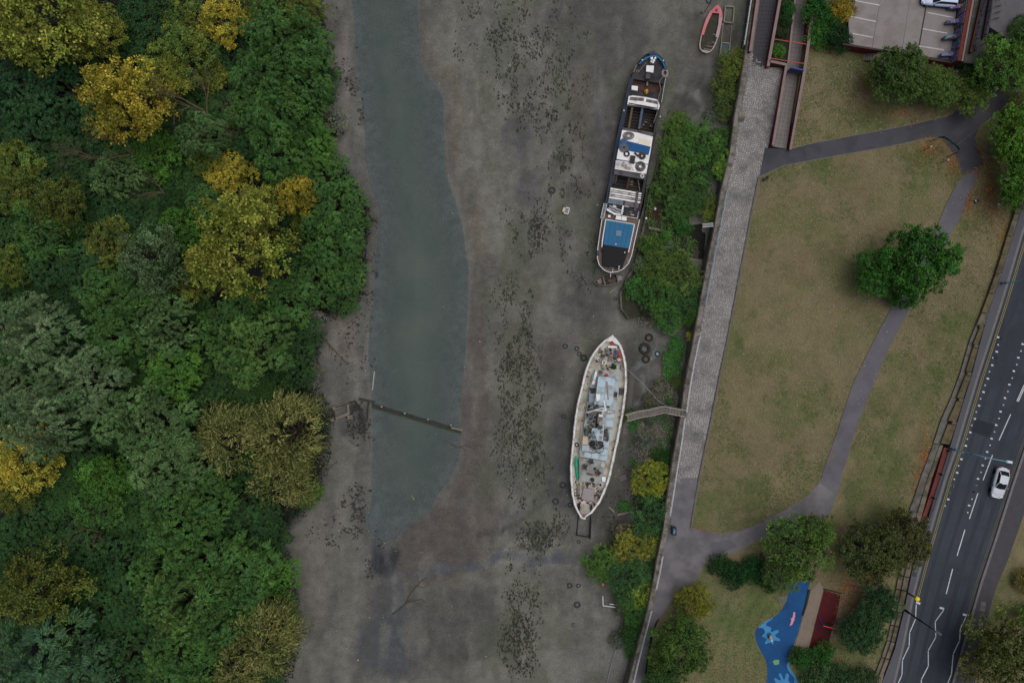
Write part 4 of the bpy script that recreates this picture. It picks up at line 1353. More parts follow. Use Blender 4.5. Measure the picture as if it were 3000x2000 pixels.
green += np.where((gy > 850) & (gy < 1550) & (gx + 0.42 * gy > 3080), (strip2 - 0.5) * 0.28, 0)
green = np.clip(green, 0, 1)
tan_, grn_, dry_ = np.array(C(126, 117, 88)), np.array(C(82, 91, 54)), np.array(C(114, 101, 80))
colr = tan_[None] * (1 - green[:, None]) + grn_[None] * green[:, None]
dr = np.clip((vnoise(mx_, my_, 0.16, 44, 4) - 0.52) * 5, 0, 1)[:, None] * (1 - green[:, None]) * 0.7
colr = colr * (1 - dr) + dry_[None] * dr
# brown worn earth below the trees of the south-east corner
worn = np.clip(1.3 - np.hypot((gx - 2480) / 100, (gy - 1750) / 160), 0, 1) + np.clip(1.2 - np.hypot((gx - 2640) / 110, (gy - 300) / 90), 0, 1) * 0.5 \
    + np.clip(1.2 - np.hypot((gx - 2560) / 120, (gy - 1500) / 120), 0, 1) * .35
worn = np.clip(worn, 0, 1)[:, None] * 0.8
colr = colr * (1 - worn) + np.array(C(92, 74, 58))[None] * worn
colr = np.where(play_lawn[:, None], colr * np.array([0.82, 1.08, 0.80]), colr)
colr *= (0.70 + 0.6 * GR.rand(len(gx)))[:, None]


def flakes(name, px, py, z, size, colr, m, tilt, label, cat, seed, aspect=0.55):
    """one small tilted diamond per point: turf tufts or leaves lying on the ground"""
    r = np.random.RandomState(seed)
    n = len(px)
    k = (H - z) / H / S0
    x, y = (px - 1500) * k, (1000 - py) * k
    s = size[0] + (size[1] - size[0]) * r.rand(n)
    t = r.rand(n) * 6.283
    tl = (r.rand(n) - 0.5) * tilt
    t2 = (r.rand(n) - 0.5) * tilt
    u = np.stack([np.cos(t), np.sin(t), tl], -1) * s[:, None]
    v = np.stack([-np.sin(t), np.cos(t), t2], -1) * (s * aspect)[:, None]
    c = np.stack([x, y, z + (np.abs(tl) + np.abs(t2)) * s + 0.012], -1)
    V = np.stack([c - u, c - v, c + u, c + v], 1).reshape(-1, 3)
    F = np.arange(n * 4).reshape(-1, 4)
    o = mesh_np(name, V, F, m, kind='stuff', color=np.repeat(colr, 4, 0), label=label)
    o['category'] = cat
    return o


flakes('grass', gx, gy, GZ, (0.04, 0.10), colr, grass_material('turf'), 0.9, 'short dry turf of the park lawns', 'grass', 1)
lf_e = [(2900, 560, 40, 120, 3), (2862, 470, 20, 60, 1.2), (2835, 580, 14, 60, 1.5), (2940, 700, 30, 90, 1.0), (2720, 430, 60, 60, 1.6), (2715, 1350, 26, 90, 2.5), (2700, 1420, 30, 60, 1.5), (2480, 1720, 60, 100, 1.4), (2560, 1690, 40, 50, 1.4), (2420, 140, 60, 20, .8),
        (2540, 250, 40, 90, .8), (2640, 330, 150, 40, .8), (2040, 1580, 60, 12, .4), (2500, 1780, 40, 140, .9), (2790, 480, 30, 60, 1), (2870, 1200, 0, 0, 0)]
lp = scatter(9500, lf_e[:-1], 31, soft=True)
okl = ipoly(lp[:, 0], lp[:, 1], [(x + 3, y) for x, y in lawn_area]) > -25
okl &= (ipoly(lp[:, 0], lp[:, 1], blue_px) < 0)
for pp_ in paths_poly:
    okl &= ipoly(lp[:, 0], lp[:, 1], pp_) < 7
lp = lp[okl]
pal = np.array([C(128, 74, 46), C(110, 66, 44), C(150, 110, 72), C(132, 96, 50), C(96, 58, 40)])
lc = pal[GR.randint(0, 5, len(lp))] * (0.7 + 0.6 * GR.rand(len(lp)))[:, None]
flakes('fallen_leaves', lp[:, 0], lp[:, 1], GZ + 0.03, (0.05, 0.10), lc, grass_material('dead_leaf', 0.8), 0.5, 'orange and brown fallen leaves drifted on the grass and path edges', 'leaves', 2, 0.7)
sp = scatter(420, [(2350, 900, 260, 420, 3), (2650, 1150, 160, 260, 1.2), (2520, 280, 150, 120, 1), (2820, 700, 60, 160, .6)], 33)
sp = sp[ipoly(sp[:, 0], sp[:, 1], lawn_area) > 0]
flakes('daisies', sp[:, 0], sp[:, 1], GZ + 0.03, (0.03, 0.06), np.tile(np.array(C(190, 186, 176)), (len(sp), 1)), grass_material('pale_specks'), 0.3, 'pale specks of litter and flowers on the lawns', 'specks', 3, 0.9)


# ---------------------------------------------------------------- trees and shrubs
def leaf_material(name, rough=0.6, transl=0.08, noise_sc=0.9, hue2=(1.12, 1.0, 0.85), vary=0.42):
    """leaf colour comes from the tree's own object colour; every leaf differs a little"""
    m = bpy.data.materials.new(name)
    m.use_nodes = True
    N, L = m.node_tree.nodes, m.node_tree.links
    out = N['Material Output']
    bs = N['Principled BSDF']
    oi = N.new('ShaderNodeObjectInfo')
    ge = N.new('ShaderNodeNewGeometry')
    tc = N.new('ShaderNodeTexCoord')
    no = N.new('ShaderNodeTexNoise')
    no.inputs['Scale'].default_value = noise_sc * 1.5
    no.inputs['Detail'].default_value = 3
    L.new(tc.outputs['Object'], no.inputs['Vector'])
    mr = N.new('ShaderNodeMapRange')
    mr.inputs[1].default_value, mr.inputs[2].default_value = 0.38, 0.64
    L.new(no.outputs['Fac'], mr.inputs[0])
    mul = N.new('ShaderNodeAttribute')
    mul.attribute_type = 'OBJECT'
    mul.attribute_name = 'second_colour'
    mx = N.new('ShaderNodeMix')
    mx.data_type = 'RGBA'
    L.new(mr.outputs[0], mx.inputs[0])
    L.new(oi.outputs['Color'], mx.inputs[6])
    L.new(mul.outputs['Color'], mx.inputs[7])
    m2 = N.new('ShaderNodeMapRange')
    m2.inputs[3].default_value, m2.inputs[4].default_value = 1 - vary, 1 + vary
    L.new(ge.outputs['Random Per Island'], m2.inputs[0])
    sc = N.new('ShaderNodeVectorMath')
    sc.operation = 'SCALE'
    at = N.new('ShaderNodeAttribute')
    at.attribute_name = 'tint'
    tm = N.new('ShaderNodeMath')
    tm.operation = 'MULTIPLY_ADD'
    tm.inputs[1].default_value = 0.75  # random twig tone, widened to imitate lit and dark twigs
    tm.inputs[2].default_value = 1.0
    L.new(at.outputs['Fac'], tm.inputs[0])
    mm = N.new('ShaderNodeMath')
    mm.operation = 'MULTIPLY'
    L.new(m2.outputs[0], mm.inputs[0])
    L.new(tm.outputs[0], mm.inputs[1])
    L.new(mx.outputs[2], sc.inputs[0])
    L.new(mm.outputs[0], sc.inputs['Scale'])
    L.new(sc.outputs[0], bs.inputs['Base Color'])
    bs.inputs['Roughness'].default_value = rough
    bs.inputs['Specular IOR Level'].default_value = 0.2
    tr = N.new('ShaderNodeBsdfTranslucent')
    L.new(sc.outputs[0], tr.inputs[0])
    ms = N.new('ShaderNodeMixShader')
    ms.inputs[0].default_value = transl
    L.new(bs.outputs[0], ms.inputs[1])
    L.new(tr.outputs[0], ms.inputs[2])
    L.new(ms.outputs[0], out.inputs[0])
    return m


m_leaf = leaf_material('leaf')
m_bark = mat('bark', C(70, 62, 52), 0.9, var=0.25)
m_twig = mat('dead_twig', C(112, 100, 78), 0.9, var=0.25)


def unit(v):
    return v / (np.linalg.norm(v, axis=-1, keepdims=True) + 1e-9)


def leaf_arrays(c, u, nrm, ln, wd):
    """diamond leaves: centre base c, direction u, facing nrm"""
    u = unit(u)
    v = unit(np.cross(nrm, u))
    ln, wd = ln[:, None], wd[:, None]
    tip = c + u * ln
    mid = c + u * ln * 0.45
    V = np.stack([c, mid - v * wd, tip, mid + v * wd], 1)
    return V.reshape(-1, 3)


def lobes(r, n, kz, zc, spread, rad, kind_sep=0.62):
    """clump centres over a rounded crown"""
    out = []
    tries = 0
    while len(out) < n and tries < 4000:
        tries += 1
        d = r.randn(3)
        d /= np.linalg.norm(d)
        if d[2] < -0.25:
            continue
        q = spread * (0.55 + 0.45 * r.rand())
        p = np.array([d[0] * q, d[1] * q, d[2] * q * kz + zc])
        R = rad[0] + (rad[1] - rad[0]) * r.rand()
        if all(np.linalg.norm(p - o[0]) > kind_sep * min(R, o[1]) + 0.08 for o in out):
            out.append((p, R))
    return out


def crown_mesh(name, kind, seed):
    r = np.random.RandomState(seed)
    if kind == 'broad':
        nl, per, kz, zc, rad, spread = 24, 620, 0.85, 1.15, (0.18, 0.34), 0.86
    elif kind == 'willow':
        nl, per, kz, zc, rad, spread = 24, 800, 0.95, 1.15, (0.19, 0.31), 0.90
    elif kind == 'dense':
        nl, per, kz, zc, rad, spread = 30, 600, 0.8, 1.0, (0.20, 0.32), 0.80
    elif kind == 'shrub':
        nl, per, kz, zc, rad, spread = 13, 420, 0.42, 0.35, (0.26, 0.46), 0.72
    else:
        nl, per, kz, zc, rad, spread = 22, 0, 0.75, 1.25, (0.18, 0.32), 0.78
    L_ = lobes(r, nl, kz, zc, spread, rad, {'willow': 1.12, 'broad': 0.95}.get(kind, 0.62))
    tints = []
    parts = []
    if kind == 'weep':
        # hanging strands: from twigs all over the crown, out and down
        for k in range(1150):
            p, R = L_[r.randint(len(L_))]
            d0 = r.randn(3)
            d0[2] = abs(d0[2])
            d0 = unit(d0[None])[0]
            s0 = p + d0 * R * (0.5 + 0.5 * r.rand())
            out = d0 * np.array([1, 1, 0]) + unit((p * np.array([1, 1, 0]) + 1e-3)[None])[0] * 0.8 + r.randn(3) * np.array([.35, .35, 0])
            out = unit(out[None])[0]
            length = 0.16 + 0.22 * r.rand()
            m_ = 7
            t = np.linspace(0, 1, m_)
            pts = s0[None] + out[None] * (length * t * (1 - 0.35 * t))[:, None] + np.array([0, 0, 1.0])[None] * (0.15 * t - 1.1 * t * t)[:, None] * length
            pts += np.cumsum(r.randn(m_, 3) * 0.008, 0)
            dirs = np.gradient(pts, axis=0)
            uu = unit(dirs) + r.randn(m_, 3) * 0.3
            nn = np.array([0, 0, 1.0])[None] + out[None] * .4 + r.randn(m_, 3) * 0.35
            parts.append(leaf_arrays(pts, uu, nn, np.full(m_, 0.07), np.full(m_, 0.012)))
            tints.append(np.full(m_ * 4, r.randn() * 0.45))
    else:
        for p, R in L_:
            m_ = int(per * (R / rad[1]) ** 1.6) + 60
            ntw = max(10, int(40 * (R / rad[1]) ** 2))
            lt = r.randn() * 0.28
            td = r.randn(ntw * 3, 3)
            td = unit(td)
            td = td[td[:, 2] > -0.15][:ntw]
            k = r.randint(0, len(td), m_)
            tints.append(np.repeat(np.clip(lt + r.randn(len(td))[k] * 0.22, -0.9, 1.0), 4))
            ctr = p[None] + td[k] * R * np.array([1, 1, 0.8])[None] * (0.72 + 0.36 * r.rand(len(td)))[k][:, None]
            if kind == 'willow':
                # each clump is a mound of sprays radiating from its crest and drooping at the rim
                nt_w = max(14, int(44 * (R / rad[1]) ** 2))
                fa, th = np.sqrt(r.rand(nt_w)) * 1.02, r.rand(nt_w) * 6.283
                kk = r.randint(0, nt_w, m_)
                f_ = np.clip(fa[kk] + r.randn(m_) * 0.09, 0, 1.15)
                t_ = th[kk] + r.randn(m_) * 0.10 / (0.25 + f_)
                hz = np.stack([np.cos(t_), np.sin(t_), np.zeros(m_)], -1)
                pos = p[None] + hz * (f_ * R)[:, None]
                pos[:, 2] += R * 1.15 * (1 - f_ ** 2.2) - 0.25 * R + (r.randn(nt_w) * 0.045)[kk] + r.randn(m_) * 0.012
                u = hz * 1.0 + r.randn(m_, 3) * 0.30
                u[:, 2] += 0.35 - 1.1 * f_
                nn = hz * (0.25 + 1.0 * f_)[:, None] + np.array([0, 0, 0.9])[None] + r.randn(m_, 3) * 0.30
                parts.append(leaf_arrays(pos, u, nn, 0.05 + 0.05 * r.rand(m_), 0.0085 + 0.006 * r.rand(m_)))
            elif kind == 'shrub':
                pos = ctr + r.randn(m_, 3) * 0.05
                u = td[k] * 0.5 + r.randn(m_, 3) * 0.7
                nn = td[k] * 0.9 + np.array([0, 0, 0.35])[None] + r.randn(m_, 3) * 0.4
                parts.append(leaf_arrays(pos, u, nn, 0.06 + 0.05 * r.rand(m_), 0.020 + 0.014 * r.rand(m_)))
            else:
                sg = 0.034 if kind == 'broad' else 0.030
                pos = ctr + r.randn(m_, 3) * sg
                u = td[k] * 0.45 + r.randn(m_, 3) * 0.7
                nn = td[k] * 0.9 + np.array([0, 0, 0.35])[None] + r.randn(m_, 3) * 0.38
                parts.append(leaf_arrays(pos, u, nn, 0.036 + 0.034 * r.rand(m_), 0.013 + 0.011 * r.rand(m_)))
    V = np.concatenate(parts)
    F = np.arange(len(V)).reshape(-1, 4)
    me = bpy.data.meshes.new(name)
    me.vertices.add(len(V))
    me.vertices.foreach_set('co', V.astype(np.float32).ravel())
    me.loops.add(F.size)
    me.loops.foreach_set('vertex_index', F.astype(np.int32).ravel())
    me.polygons.add(len(F))
    me.polygons.foreach_set('loop_start', np.arange(0, F.size, 4, dtype=np.int32))
    me.update(calc_edges=True)
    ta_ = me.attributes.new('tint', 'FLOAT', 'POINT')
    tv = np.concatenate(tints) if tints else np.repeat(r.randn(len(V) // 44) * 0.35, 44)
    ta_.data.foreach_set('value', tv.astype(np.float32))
    me.materials.append(m_leaf)
    return me, L_


def trunk_mesh(name, L_, kind, seed):
    r = random.Random(seed)
    b = MB()
    if kind == 'shrub':
        for p, R in L_[:7]:
            b.tube([(0.03 * r.uniform(-1, 1), 0.03 * r.uniform(-1, 1), -0.05), (p[0] * .5, p[1] * .5, p[2] * .55), (p[0], p[1], p[2])], [0.03, 0.02, 0.008], 4)
    else:
        h0 = 0.55
        b.tube([(0, 0, -0.12), (0.01, 0.01, 0.25), (0.02, 0, h0)], [0.075, 0.06, 0.05], 7)
        for p, R in L_[:10]:
            mid = (p[0] * 0.45 + r.uniform(-.04, .04), p[1] * 0.45 + r.uniform(-.04, .04), h0 + (p[2] - h0) * 0.5)
            b.tube([(0.02, 0, h0 - 0.03), mid, (p[0], p[1], p[2])], [0.038, 0.024, 0.008], 5)
    me = bpy.data.meshes.new(name)
    me.from_pydata(b.v, [], b.f)
    me.materials.append(m_bark)
    return me


def bare_mesh(name, seed):
    r = random.Random(seed)
    b = MB()

    def grow(p, d, ln, rad, lev):
        pts, rs = [p], [rad]
        q = Vector(p)
        for k in range(3):
            d = (d + Vector((r.uniform(-1, 1), r.uniform(-1, 1), r.uniform(-.4, .6))) * 0.18).normalized()
            q = q + d * ln / 3
            pts.append(tuple(q))
            rs.append(rad * (1 - 0.22 * (k + 1)))
        b.tube(pts, rs, 4 if lev else 6)
        if lev >= 5:
            return
        for k in range(3 if lev < 4 else 2):
            nd = (d + Vector((r.uniform(-1, 1), r.uniform(-1, 1), r.uniform(-.35, .5))) * 0.85).normalized()
            grow(pts[r.choice((2, 3, 3))], nd, ln * r.uniform(0.62, 0.8), rad * 0.5, lev + 1)
    grow((0, 0, -0.1), Vector((0.15, 0.05, 1)), 0.75, 0.06, 0)
    me = bpy.data.meshes.new(name)
    me.from_pydata(b.v, [], b.f)
    me.materials.append(m_twig)
    return me


PROTO = {}
for kind, cnt in (('broad', 4), ('willow', 5), ('dense', 3), ('shrub', 4), ('weep', 2)):
    PROTO[kind] = []
    for k in range(cnt):
        me, L_ = crown_mesh('crown', kind, 100 + 17 * k + len(kind))
        PROTO[kind].append((me, trunk_mesh('trunk', L_, kind, k)))
PROTO['bare'] = [(None, bare_mesh('trunk', 40 + k)) for k in range(3)]
TREE_N = [0]


def plant(kind, px, py, rpx, rgb, base_z, label, name=None, cat='tree', group=None, hs=1.0, sx=1.0, sy=1.0, gain=1.55, second=None):
    """a tree whose crown is seen at px,py with a radius of rpx pixels"""
    hk = {'broad': 1.2, 'willow': 1.3, 'dense': 1.05, 'shrub': 0.4, 'weep': 1.3, 'bare': 1.0}[kind] * hs
    rad = rpx / S0
    for _ in range(2):
        zc = base_z + hk * rad
        rad = rpx / S0 * (H - zc) / H
    p = W(px, py, base_z + hk * rad)
    i = TREE_N[0]
    TREE_N[0] += 1
    name = name or {'shrub': 'shrub', 'bare': 'bare_tree', 'willow': 'willow_tree', 'weep': 'weeping_willow'}.get(kind, 'broadleaf_tree')
    t = thing(name, label, cat, (p.x, p.y, base_z), group, rz=(i * 2.399) % 6.283)
    t.scale = (rad * sx, rad * sy, rad * hs)
    me, tr = PROTO[kind][i % len(PROTO[kind])]
    if sx != sy:
        t.rotation_euler[2] = 0.0
    for nm, mm in (('trunk', tr), ('crown', me)):
        if mm is None:
            continue
        o = bpy.data.objects.new(nm, mm)
        o.parent = t
        g_ = 0.30 * rgb[0] + 0.59 * rgb[1] + 0.11 * rgb[2]
        ds = 0.12 if rgb[0] >= rgb[1] * 0.9 else 0.0
        o.color = (*C(*[v * (1 - ds) + g_ * ds for v in rgb], gain), 1)
        c2_ = second or (rgb[0] * 1.10, rgb[1] * 1.03, rgb[2] * 0.85)
        o['second_colour'] = [*C(*c2_, gain), 1.0]
        COL.objects.link(o)
    return t


# --- the wood on the left bank (display pixels: x, y, radius)
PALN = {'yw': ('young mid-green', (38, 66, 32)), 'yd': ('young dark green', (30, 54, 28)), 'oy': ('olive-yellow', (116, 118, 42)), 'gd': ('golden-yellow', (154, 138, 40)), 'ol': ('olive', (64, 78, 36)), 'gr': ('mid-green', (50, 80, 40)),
        'dg': ('dark green', (32, 58, 30)), 'tl': ('dark bluish-green', (32, 60, 36)), 'br': ('bright green', (54, 88, 36)), 'sg': ('sage green', (68, 90, 52)),
        'sv': ('silvery green', (78, 94, 64)), 'lg': ('light green', (68, 90, 42)), 'bw': ('olive-brown', (68, 76, 38)), 'bg': ('slate-green', (44, 70, 48)), 'gy': ('grey', (84, 90, 84)), 'yg': ('yellow-green', (84, 94, 36))}
FOREST = [
    ('broad', 120, 40, 118, 'oy'), ('broad', 20, 70, 78, 'oy'), ('broad', 225, 70, 66, 'oy'), ('broad', 345, 60, 84, 'dg'), ('broad', 432, 45, 48, 'yg'), ('broad', 520, 52, 58, 'gd'),
    ('broad', 600, 12, 52, 'ol'), ('willow', 690, 28, 55, 'ol'), ('willow', 640, 85, 82, 'gr'), ('willow', 712, 110, 52, 'gr'), ('willow', 45, 215, 82, 'tl'), ('willow', 150, 205, 80, 'tl'), ('willow', 70, 300, 75, 'dg'), ('willow', 185, 290, 62, 'dg'),
    ('broad', 430, 140, 76, 'yg'), ('broad', 300, 240, 92, 'gd'), ('broad', 232, 270, 46, 'oy'), ('broad', 378, 186, 52, 'oy'), ('broad', 490, 175, 34, 'oy'), ('bare', 440, 250, 72, 'gy'), ('bare', 285, 340, 62, 'gy'), ('bare', 535, 300, 44, 'gy'), ('bare', 362, 440, 40, 'gy'), ('bare', 185, 345, 44, 'gy'),
    ('broad', 362, 362, 58, 'br'), ('willow', 468, 312, 52, 'sg'), ('willow', 265, 402, 52, 'sg'), ('willow', 596, 180, 70, 'gr'), ('willow', 690, 190, 66, 'gr'), ('willow', 655, 262, 72, 'gr'), ('willow', 585, 262, 58, 'gr'), ('willow', 728, 175, 46, 'dg'), ('willow', 735, 250, 44, 'dg'), ('willow', 768, 272, 32, 'gy'), ('willow', 540, 130, 44, 'dg'),
    ('broad', 528, 402, 52, 'gd'), ('broad', 472, 362, 38, 'yg'), ('broad', 40, 375, 62, 'yg'), ('broad', 28, 440, 52, 'ol'), ('broad', 140, 470, 62, 'ol'), ('willow', 225, 455, 52, 'dg'), ('willow', 90, 525, 62, 'gr'), ('willow', 640, 345, 72, 'gr'), ('willow', 712, 335, 62, 'br'), ('willow', 588, 330, 48, 'dg'), ('willow', 742, 410, 58, 'gr'), ('willow', 650, 415, 45, 'gr'),
    ('broad', 685, 450, 46, 'gd'), ('broad', 560, 580, 112, 'oy'), ('broad', 588, 490, 62, 'oy'), ('willow', 772, 470, 58, 'gr'), ('willow', 800, 520, 46, 'gr'), ('willow', 742, 515, 50, 'gr'), ('willow', 765, 580, 62, 'gr'), ('willow', 798, 630, 42, 'gr'), ('willow', 728, 630, 66, 'gr'), ('broad', 700, 505, 34, 'yg'),
    ('broad', 20, 620, 52, 'yg'), ('willow', 105, 600, 62, 'dg'), ('willow', 185, 610, 62, 'dg'), ('broad', 255, 555, 58, 'ol'), ('broad', 350, 592, 76, 'sv'), ('broad', 425, 530, 54, 'br'), ('willow', 240, 680, 62, 'gr'), ('willow', 320, 655, 62, 'gr'), ('broad', 452, 650, 54, 'ol'), ('willow', 400, 690, 46, 'dg'), ('broad', 405, 470, 40, 'dg'), ('broad', 330, 480, 46, 'dg'),
    ('willow', 82, 760, 84, 'sv'), ('willow', 212, 872, 80, 'sv'), ('willow', 380, 752, 66, 'sg'), ('willow', 22, 880, 54, 'sv'), ('willow', 128, 880, 54, 'sg'), ('willow', 265, 770, 58, 'gr'), ('willow', 588, 800, 80, 'lg'), ('willow', 505, 760, 56, 'gr'), ('willow', 400, 855, 72, 'br'), ('willow', 480, 860, 54, 'dg'), ('willow', 668, 690, 58, 'gr'), ('willow', 690, 770, 52, 'dg'), ('shrub', 722, 735, 32, 'gy'), ('shrub', 715, 868, 28, 'gy'), ('willow', 672, 850, 48, 'dg'), ('willow', 560, 700, 50, 'gr'),
    ('willow', 105, 968, 84, 'sv'), ('willow', 330, 972, 92, 'sg'), ('willow', 465, 935, 62, 'dg'), ('weep', 665, 1000, 96, 'bw'), ('weep', 540, 1000, 84, 'bw'), ('broad', 62, 1062, 82, 'gd'), ('broad', 36, 1130, 54, 'ol'), ('willow', 190, 1020, 62, 'dg'), ('broad', 240, 1100, 62, 'br'), ('willow', 385, 1072, 84, 'sg'), ('willow', 466, 1065, 62, 'sg'), ('broad', 232, 1160, 58, 'gr'), ('willow', 395, 1190, 78, 'gr'), ('willow', 485, 1150, 62, 'gr'), ('weep', 655, 1100, 76, 'bw'), ('willow', 560, 1145, 62, 'dg'), ('broad', 705, 1135, 36, 'br'),
    ('willow', 60, 1205, 72, 'dg'), ('broad', 95, 1340, 92, 'ol'), ('willow', 160, 1265, 66, 'dg'), ('willow', 290, 1290, 72, 'dg'), ('willow', 375, 1310, 74, 'gr'), ('willow', 462, 1285, 80, 'gr'), ('willow', 550, 1220, 62, 'dg'), ('willow', 560, 1310, 72, 'gr'), ('willow', 632, 1315, 50, 'br'), ('willow', 425, 1385, 82, 'lg'), ('willow', 495, 1425, 72, 'gr'), ('willow', 340, 1400, 66, 'dg'), ('willow', 235, 1405, 62, 'dg'), ('willow', 548, 1385, 60, 'gr'), ('bare', 205, 1235, 40, 'gy'),
    ('weep', 618, 1465, 82, 'bw'), ('weep', 548, 1520, 66, 'bw'), ('willow', 85, 1490, 110, 'bg'), ('willow', 200, 1525, 72, 'bg'), ('willow', 300, 1490, 72, 'dg'), ('willow', 400, 1500, 72, 'gr'), ('willow', 470, 1540, 52, 'gr'), ('willow', 22, 1400, 58, 'ol'), ('willow', 630, 1240, 40, 'dg'), ('willow', 650, 1400, 36, 'gr'), ('willow', 300, 150, 60, 'dg'), ('willow', 260, 500, 46, 'dg'), ('willow', 480, 470, 46, 'gr'), ('willow', 100, 400, 50, 'dg')]
# young trees closing the gaps between the big crowns, coloured darker for shaded depth
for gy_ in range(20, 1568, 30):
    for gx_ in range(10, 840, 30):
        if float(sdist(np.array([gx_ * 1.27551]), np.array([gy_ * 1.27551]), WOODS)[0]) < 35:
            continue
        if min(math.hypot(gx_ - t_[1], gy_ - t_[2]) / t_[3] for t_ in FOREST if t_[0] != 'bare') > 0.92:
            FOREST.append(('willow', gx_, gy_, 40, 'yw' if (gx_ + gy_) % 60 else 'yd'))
ROWS = ['along the top edge', 'in the upper part', 'above the middle', 'at mid height', 'below the middle', 'in the lower part', 'along the bottom edge']
COLS = ['at the far left', 'left of the wood centre', 'in the heart of the wood', 'right of the wood centre', 'by the river bank']
KN = {'broad': 'broadleaf tree', 'willow': 'willow', 'weep': 'weeping willow', 'shrub': 'shrub', 'bare': 'leafless tree'}
cells_ = {}
for i, (k, x, y, r, c) in enumerate(FOREST):
    row = min(6, int(y / 224))
    cl_ = min(4, int(x / 150))
    cells_.setdefault((k, c, row, cl_), []).append(i)
FLAB = {}
for (k, c, row, cl_), ids in cells_.items():
    word = 'bare brown' if k == 'bare' else PALN[c][0]
    base = f'{word} {KN[k]} {COLS[cl_]}, {ROWS[row]}'
    if len(ids) == 1:
        FLAB[ids[0]] = base
    else:
        ys_ = [FOREST[i][2] for i in ids]
        xs_ = [FOREST[i][1] for i in ids]
        vert = (max(ys_) - min(ys_)) > (max(xs_) - min(xs_))
        ids = sorted(ids, key=lambda i: FOREST[i][2 if vert else 1])
        words_ = {2: ['upper', 'lower'] if vert else ['left-hand', 'right-hand'], 3: ['upper', 'middle', 'lower'] if vert else ['left-hand', 'middle', 'right-hand']}.get(
            len(ids), ['first', 'second', 'third', 'fourth', 'fifth', 'sixth', 'seventh', 'eighth', 'ninth', 'tenth', 'eleventh', 'twelfth'])
        for w_, i in zip(words_, ids):
            FLAB[i] = f'{w_} {base}' + ('' if len(ids) < 4 else (' counted downwards' if vert else ' counted rightwards'))
fr_ = random.Random(12)
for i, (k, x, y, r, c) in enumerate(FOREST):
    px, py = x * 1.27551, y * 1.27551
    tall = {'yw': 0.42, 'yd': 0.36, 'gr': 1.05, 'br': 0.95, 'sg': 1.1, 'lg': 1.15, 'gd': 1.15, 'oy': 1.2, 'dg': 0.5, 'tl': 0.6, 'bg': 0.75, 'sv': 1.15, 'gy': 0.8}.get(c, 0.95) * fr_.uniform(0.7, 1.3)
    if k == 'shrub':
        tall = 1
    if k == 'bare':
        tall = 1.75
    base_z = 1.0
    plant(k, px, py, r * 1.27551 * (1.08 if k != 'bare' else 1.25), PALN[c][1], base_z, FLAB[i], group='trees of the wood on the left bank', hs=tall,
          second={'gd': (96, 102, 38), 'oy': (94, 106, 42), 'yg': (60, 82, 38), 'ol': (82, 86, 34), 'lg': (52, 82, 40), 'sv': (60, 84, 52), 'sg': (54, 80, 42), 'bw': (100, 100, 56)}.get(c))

# low growth filling the wood floor
P = NR.rand(150000, 2) * np.array([1150, 2080]) - np.array([60, 40])
dd = sdist(P[:, 0], P[:, 1], WOODS)
P = P[(dd > -6)]
x, y = (P[:, 0] - 1500) / S0, (1000 - P[:, 1]) / S0
dz = np.clip(sdist(P[:, 0], P[:, 1], WOODS) / S0 / 4, 0.05, 1)
zz = 0.25 + dz * (0.5 + 2.2 * vnoise(x, y, 0.35, 61, 3) * NR.rand(len(x)))
ctr = np.stack([x, y, zz], -1)
u = NR.randn(len(x), 3) * np.array([1, 1, .5])
nn = NR.randn(len(x), 3) * 0.6 + np.array([0, 0, 1.0])
V = leaf_arrays(ctr, u, nn, 0.25 + 0.3 * NR.rand(len(x)), 0.06 + 0.07 * NR.rand(len(x)))
ug = mesh_np('undergrowth', V, np.arange(len(V)).reshape(-1, 4), m_leaf, kind='stuff', label='dark green undergrowth on the floor of the wood')
ug['category'] = 'undergrowth'
ug.color = (*C(28, 46, 26, 1.3), 1)
ug['second_colour'] = [*C(34, 40, 26, 1.0), 1.0]

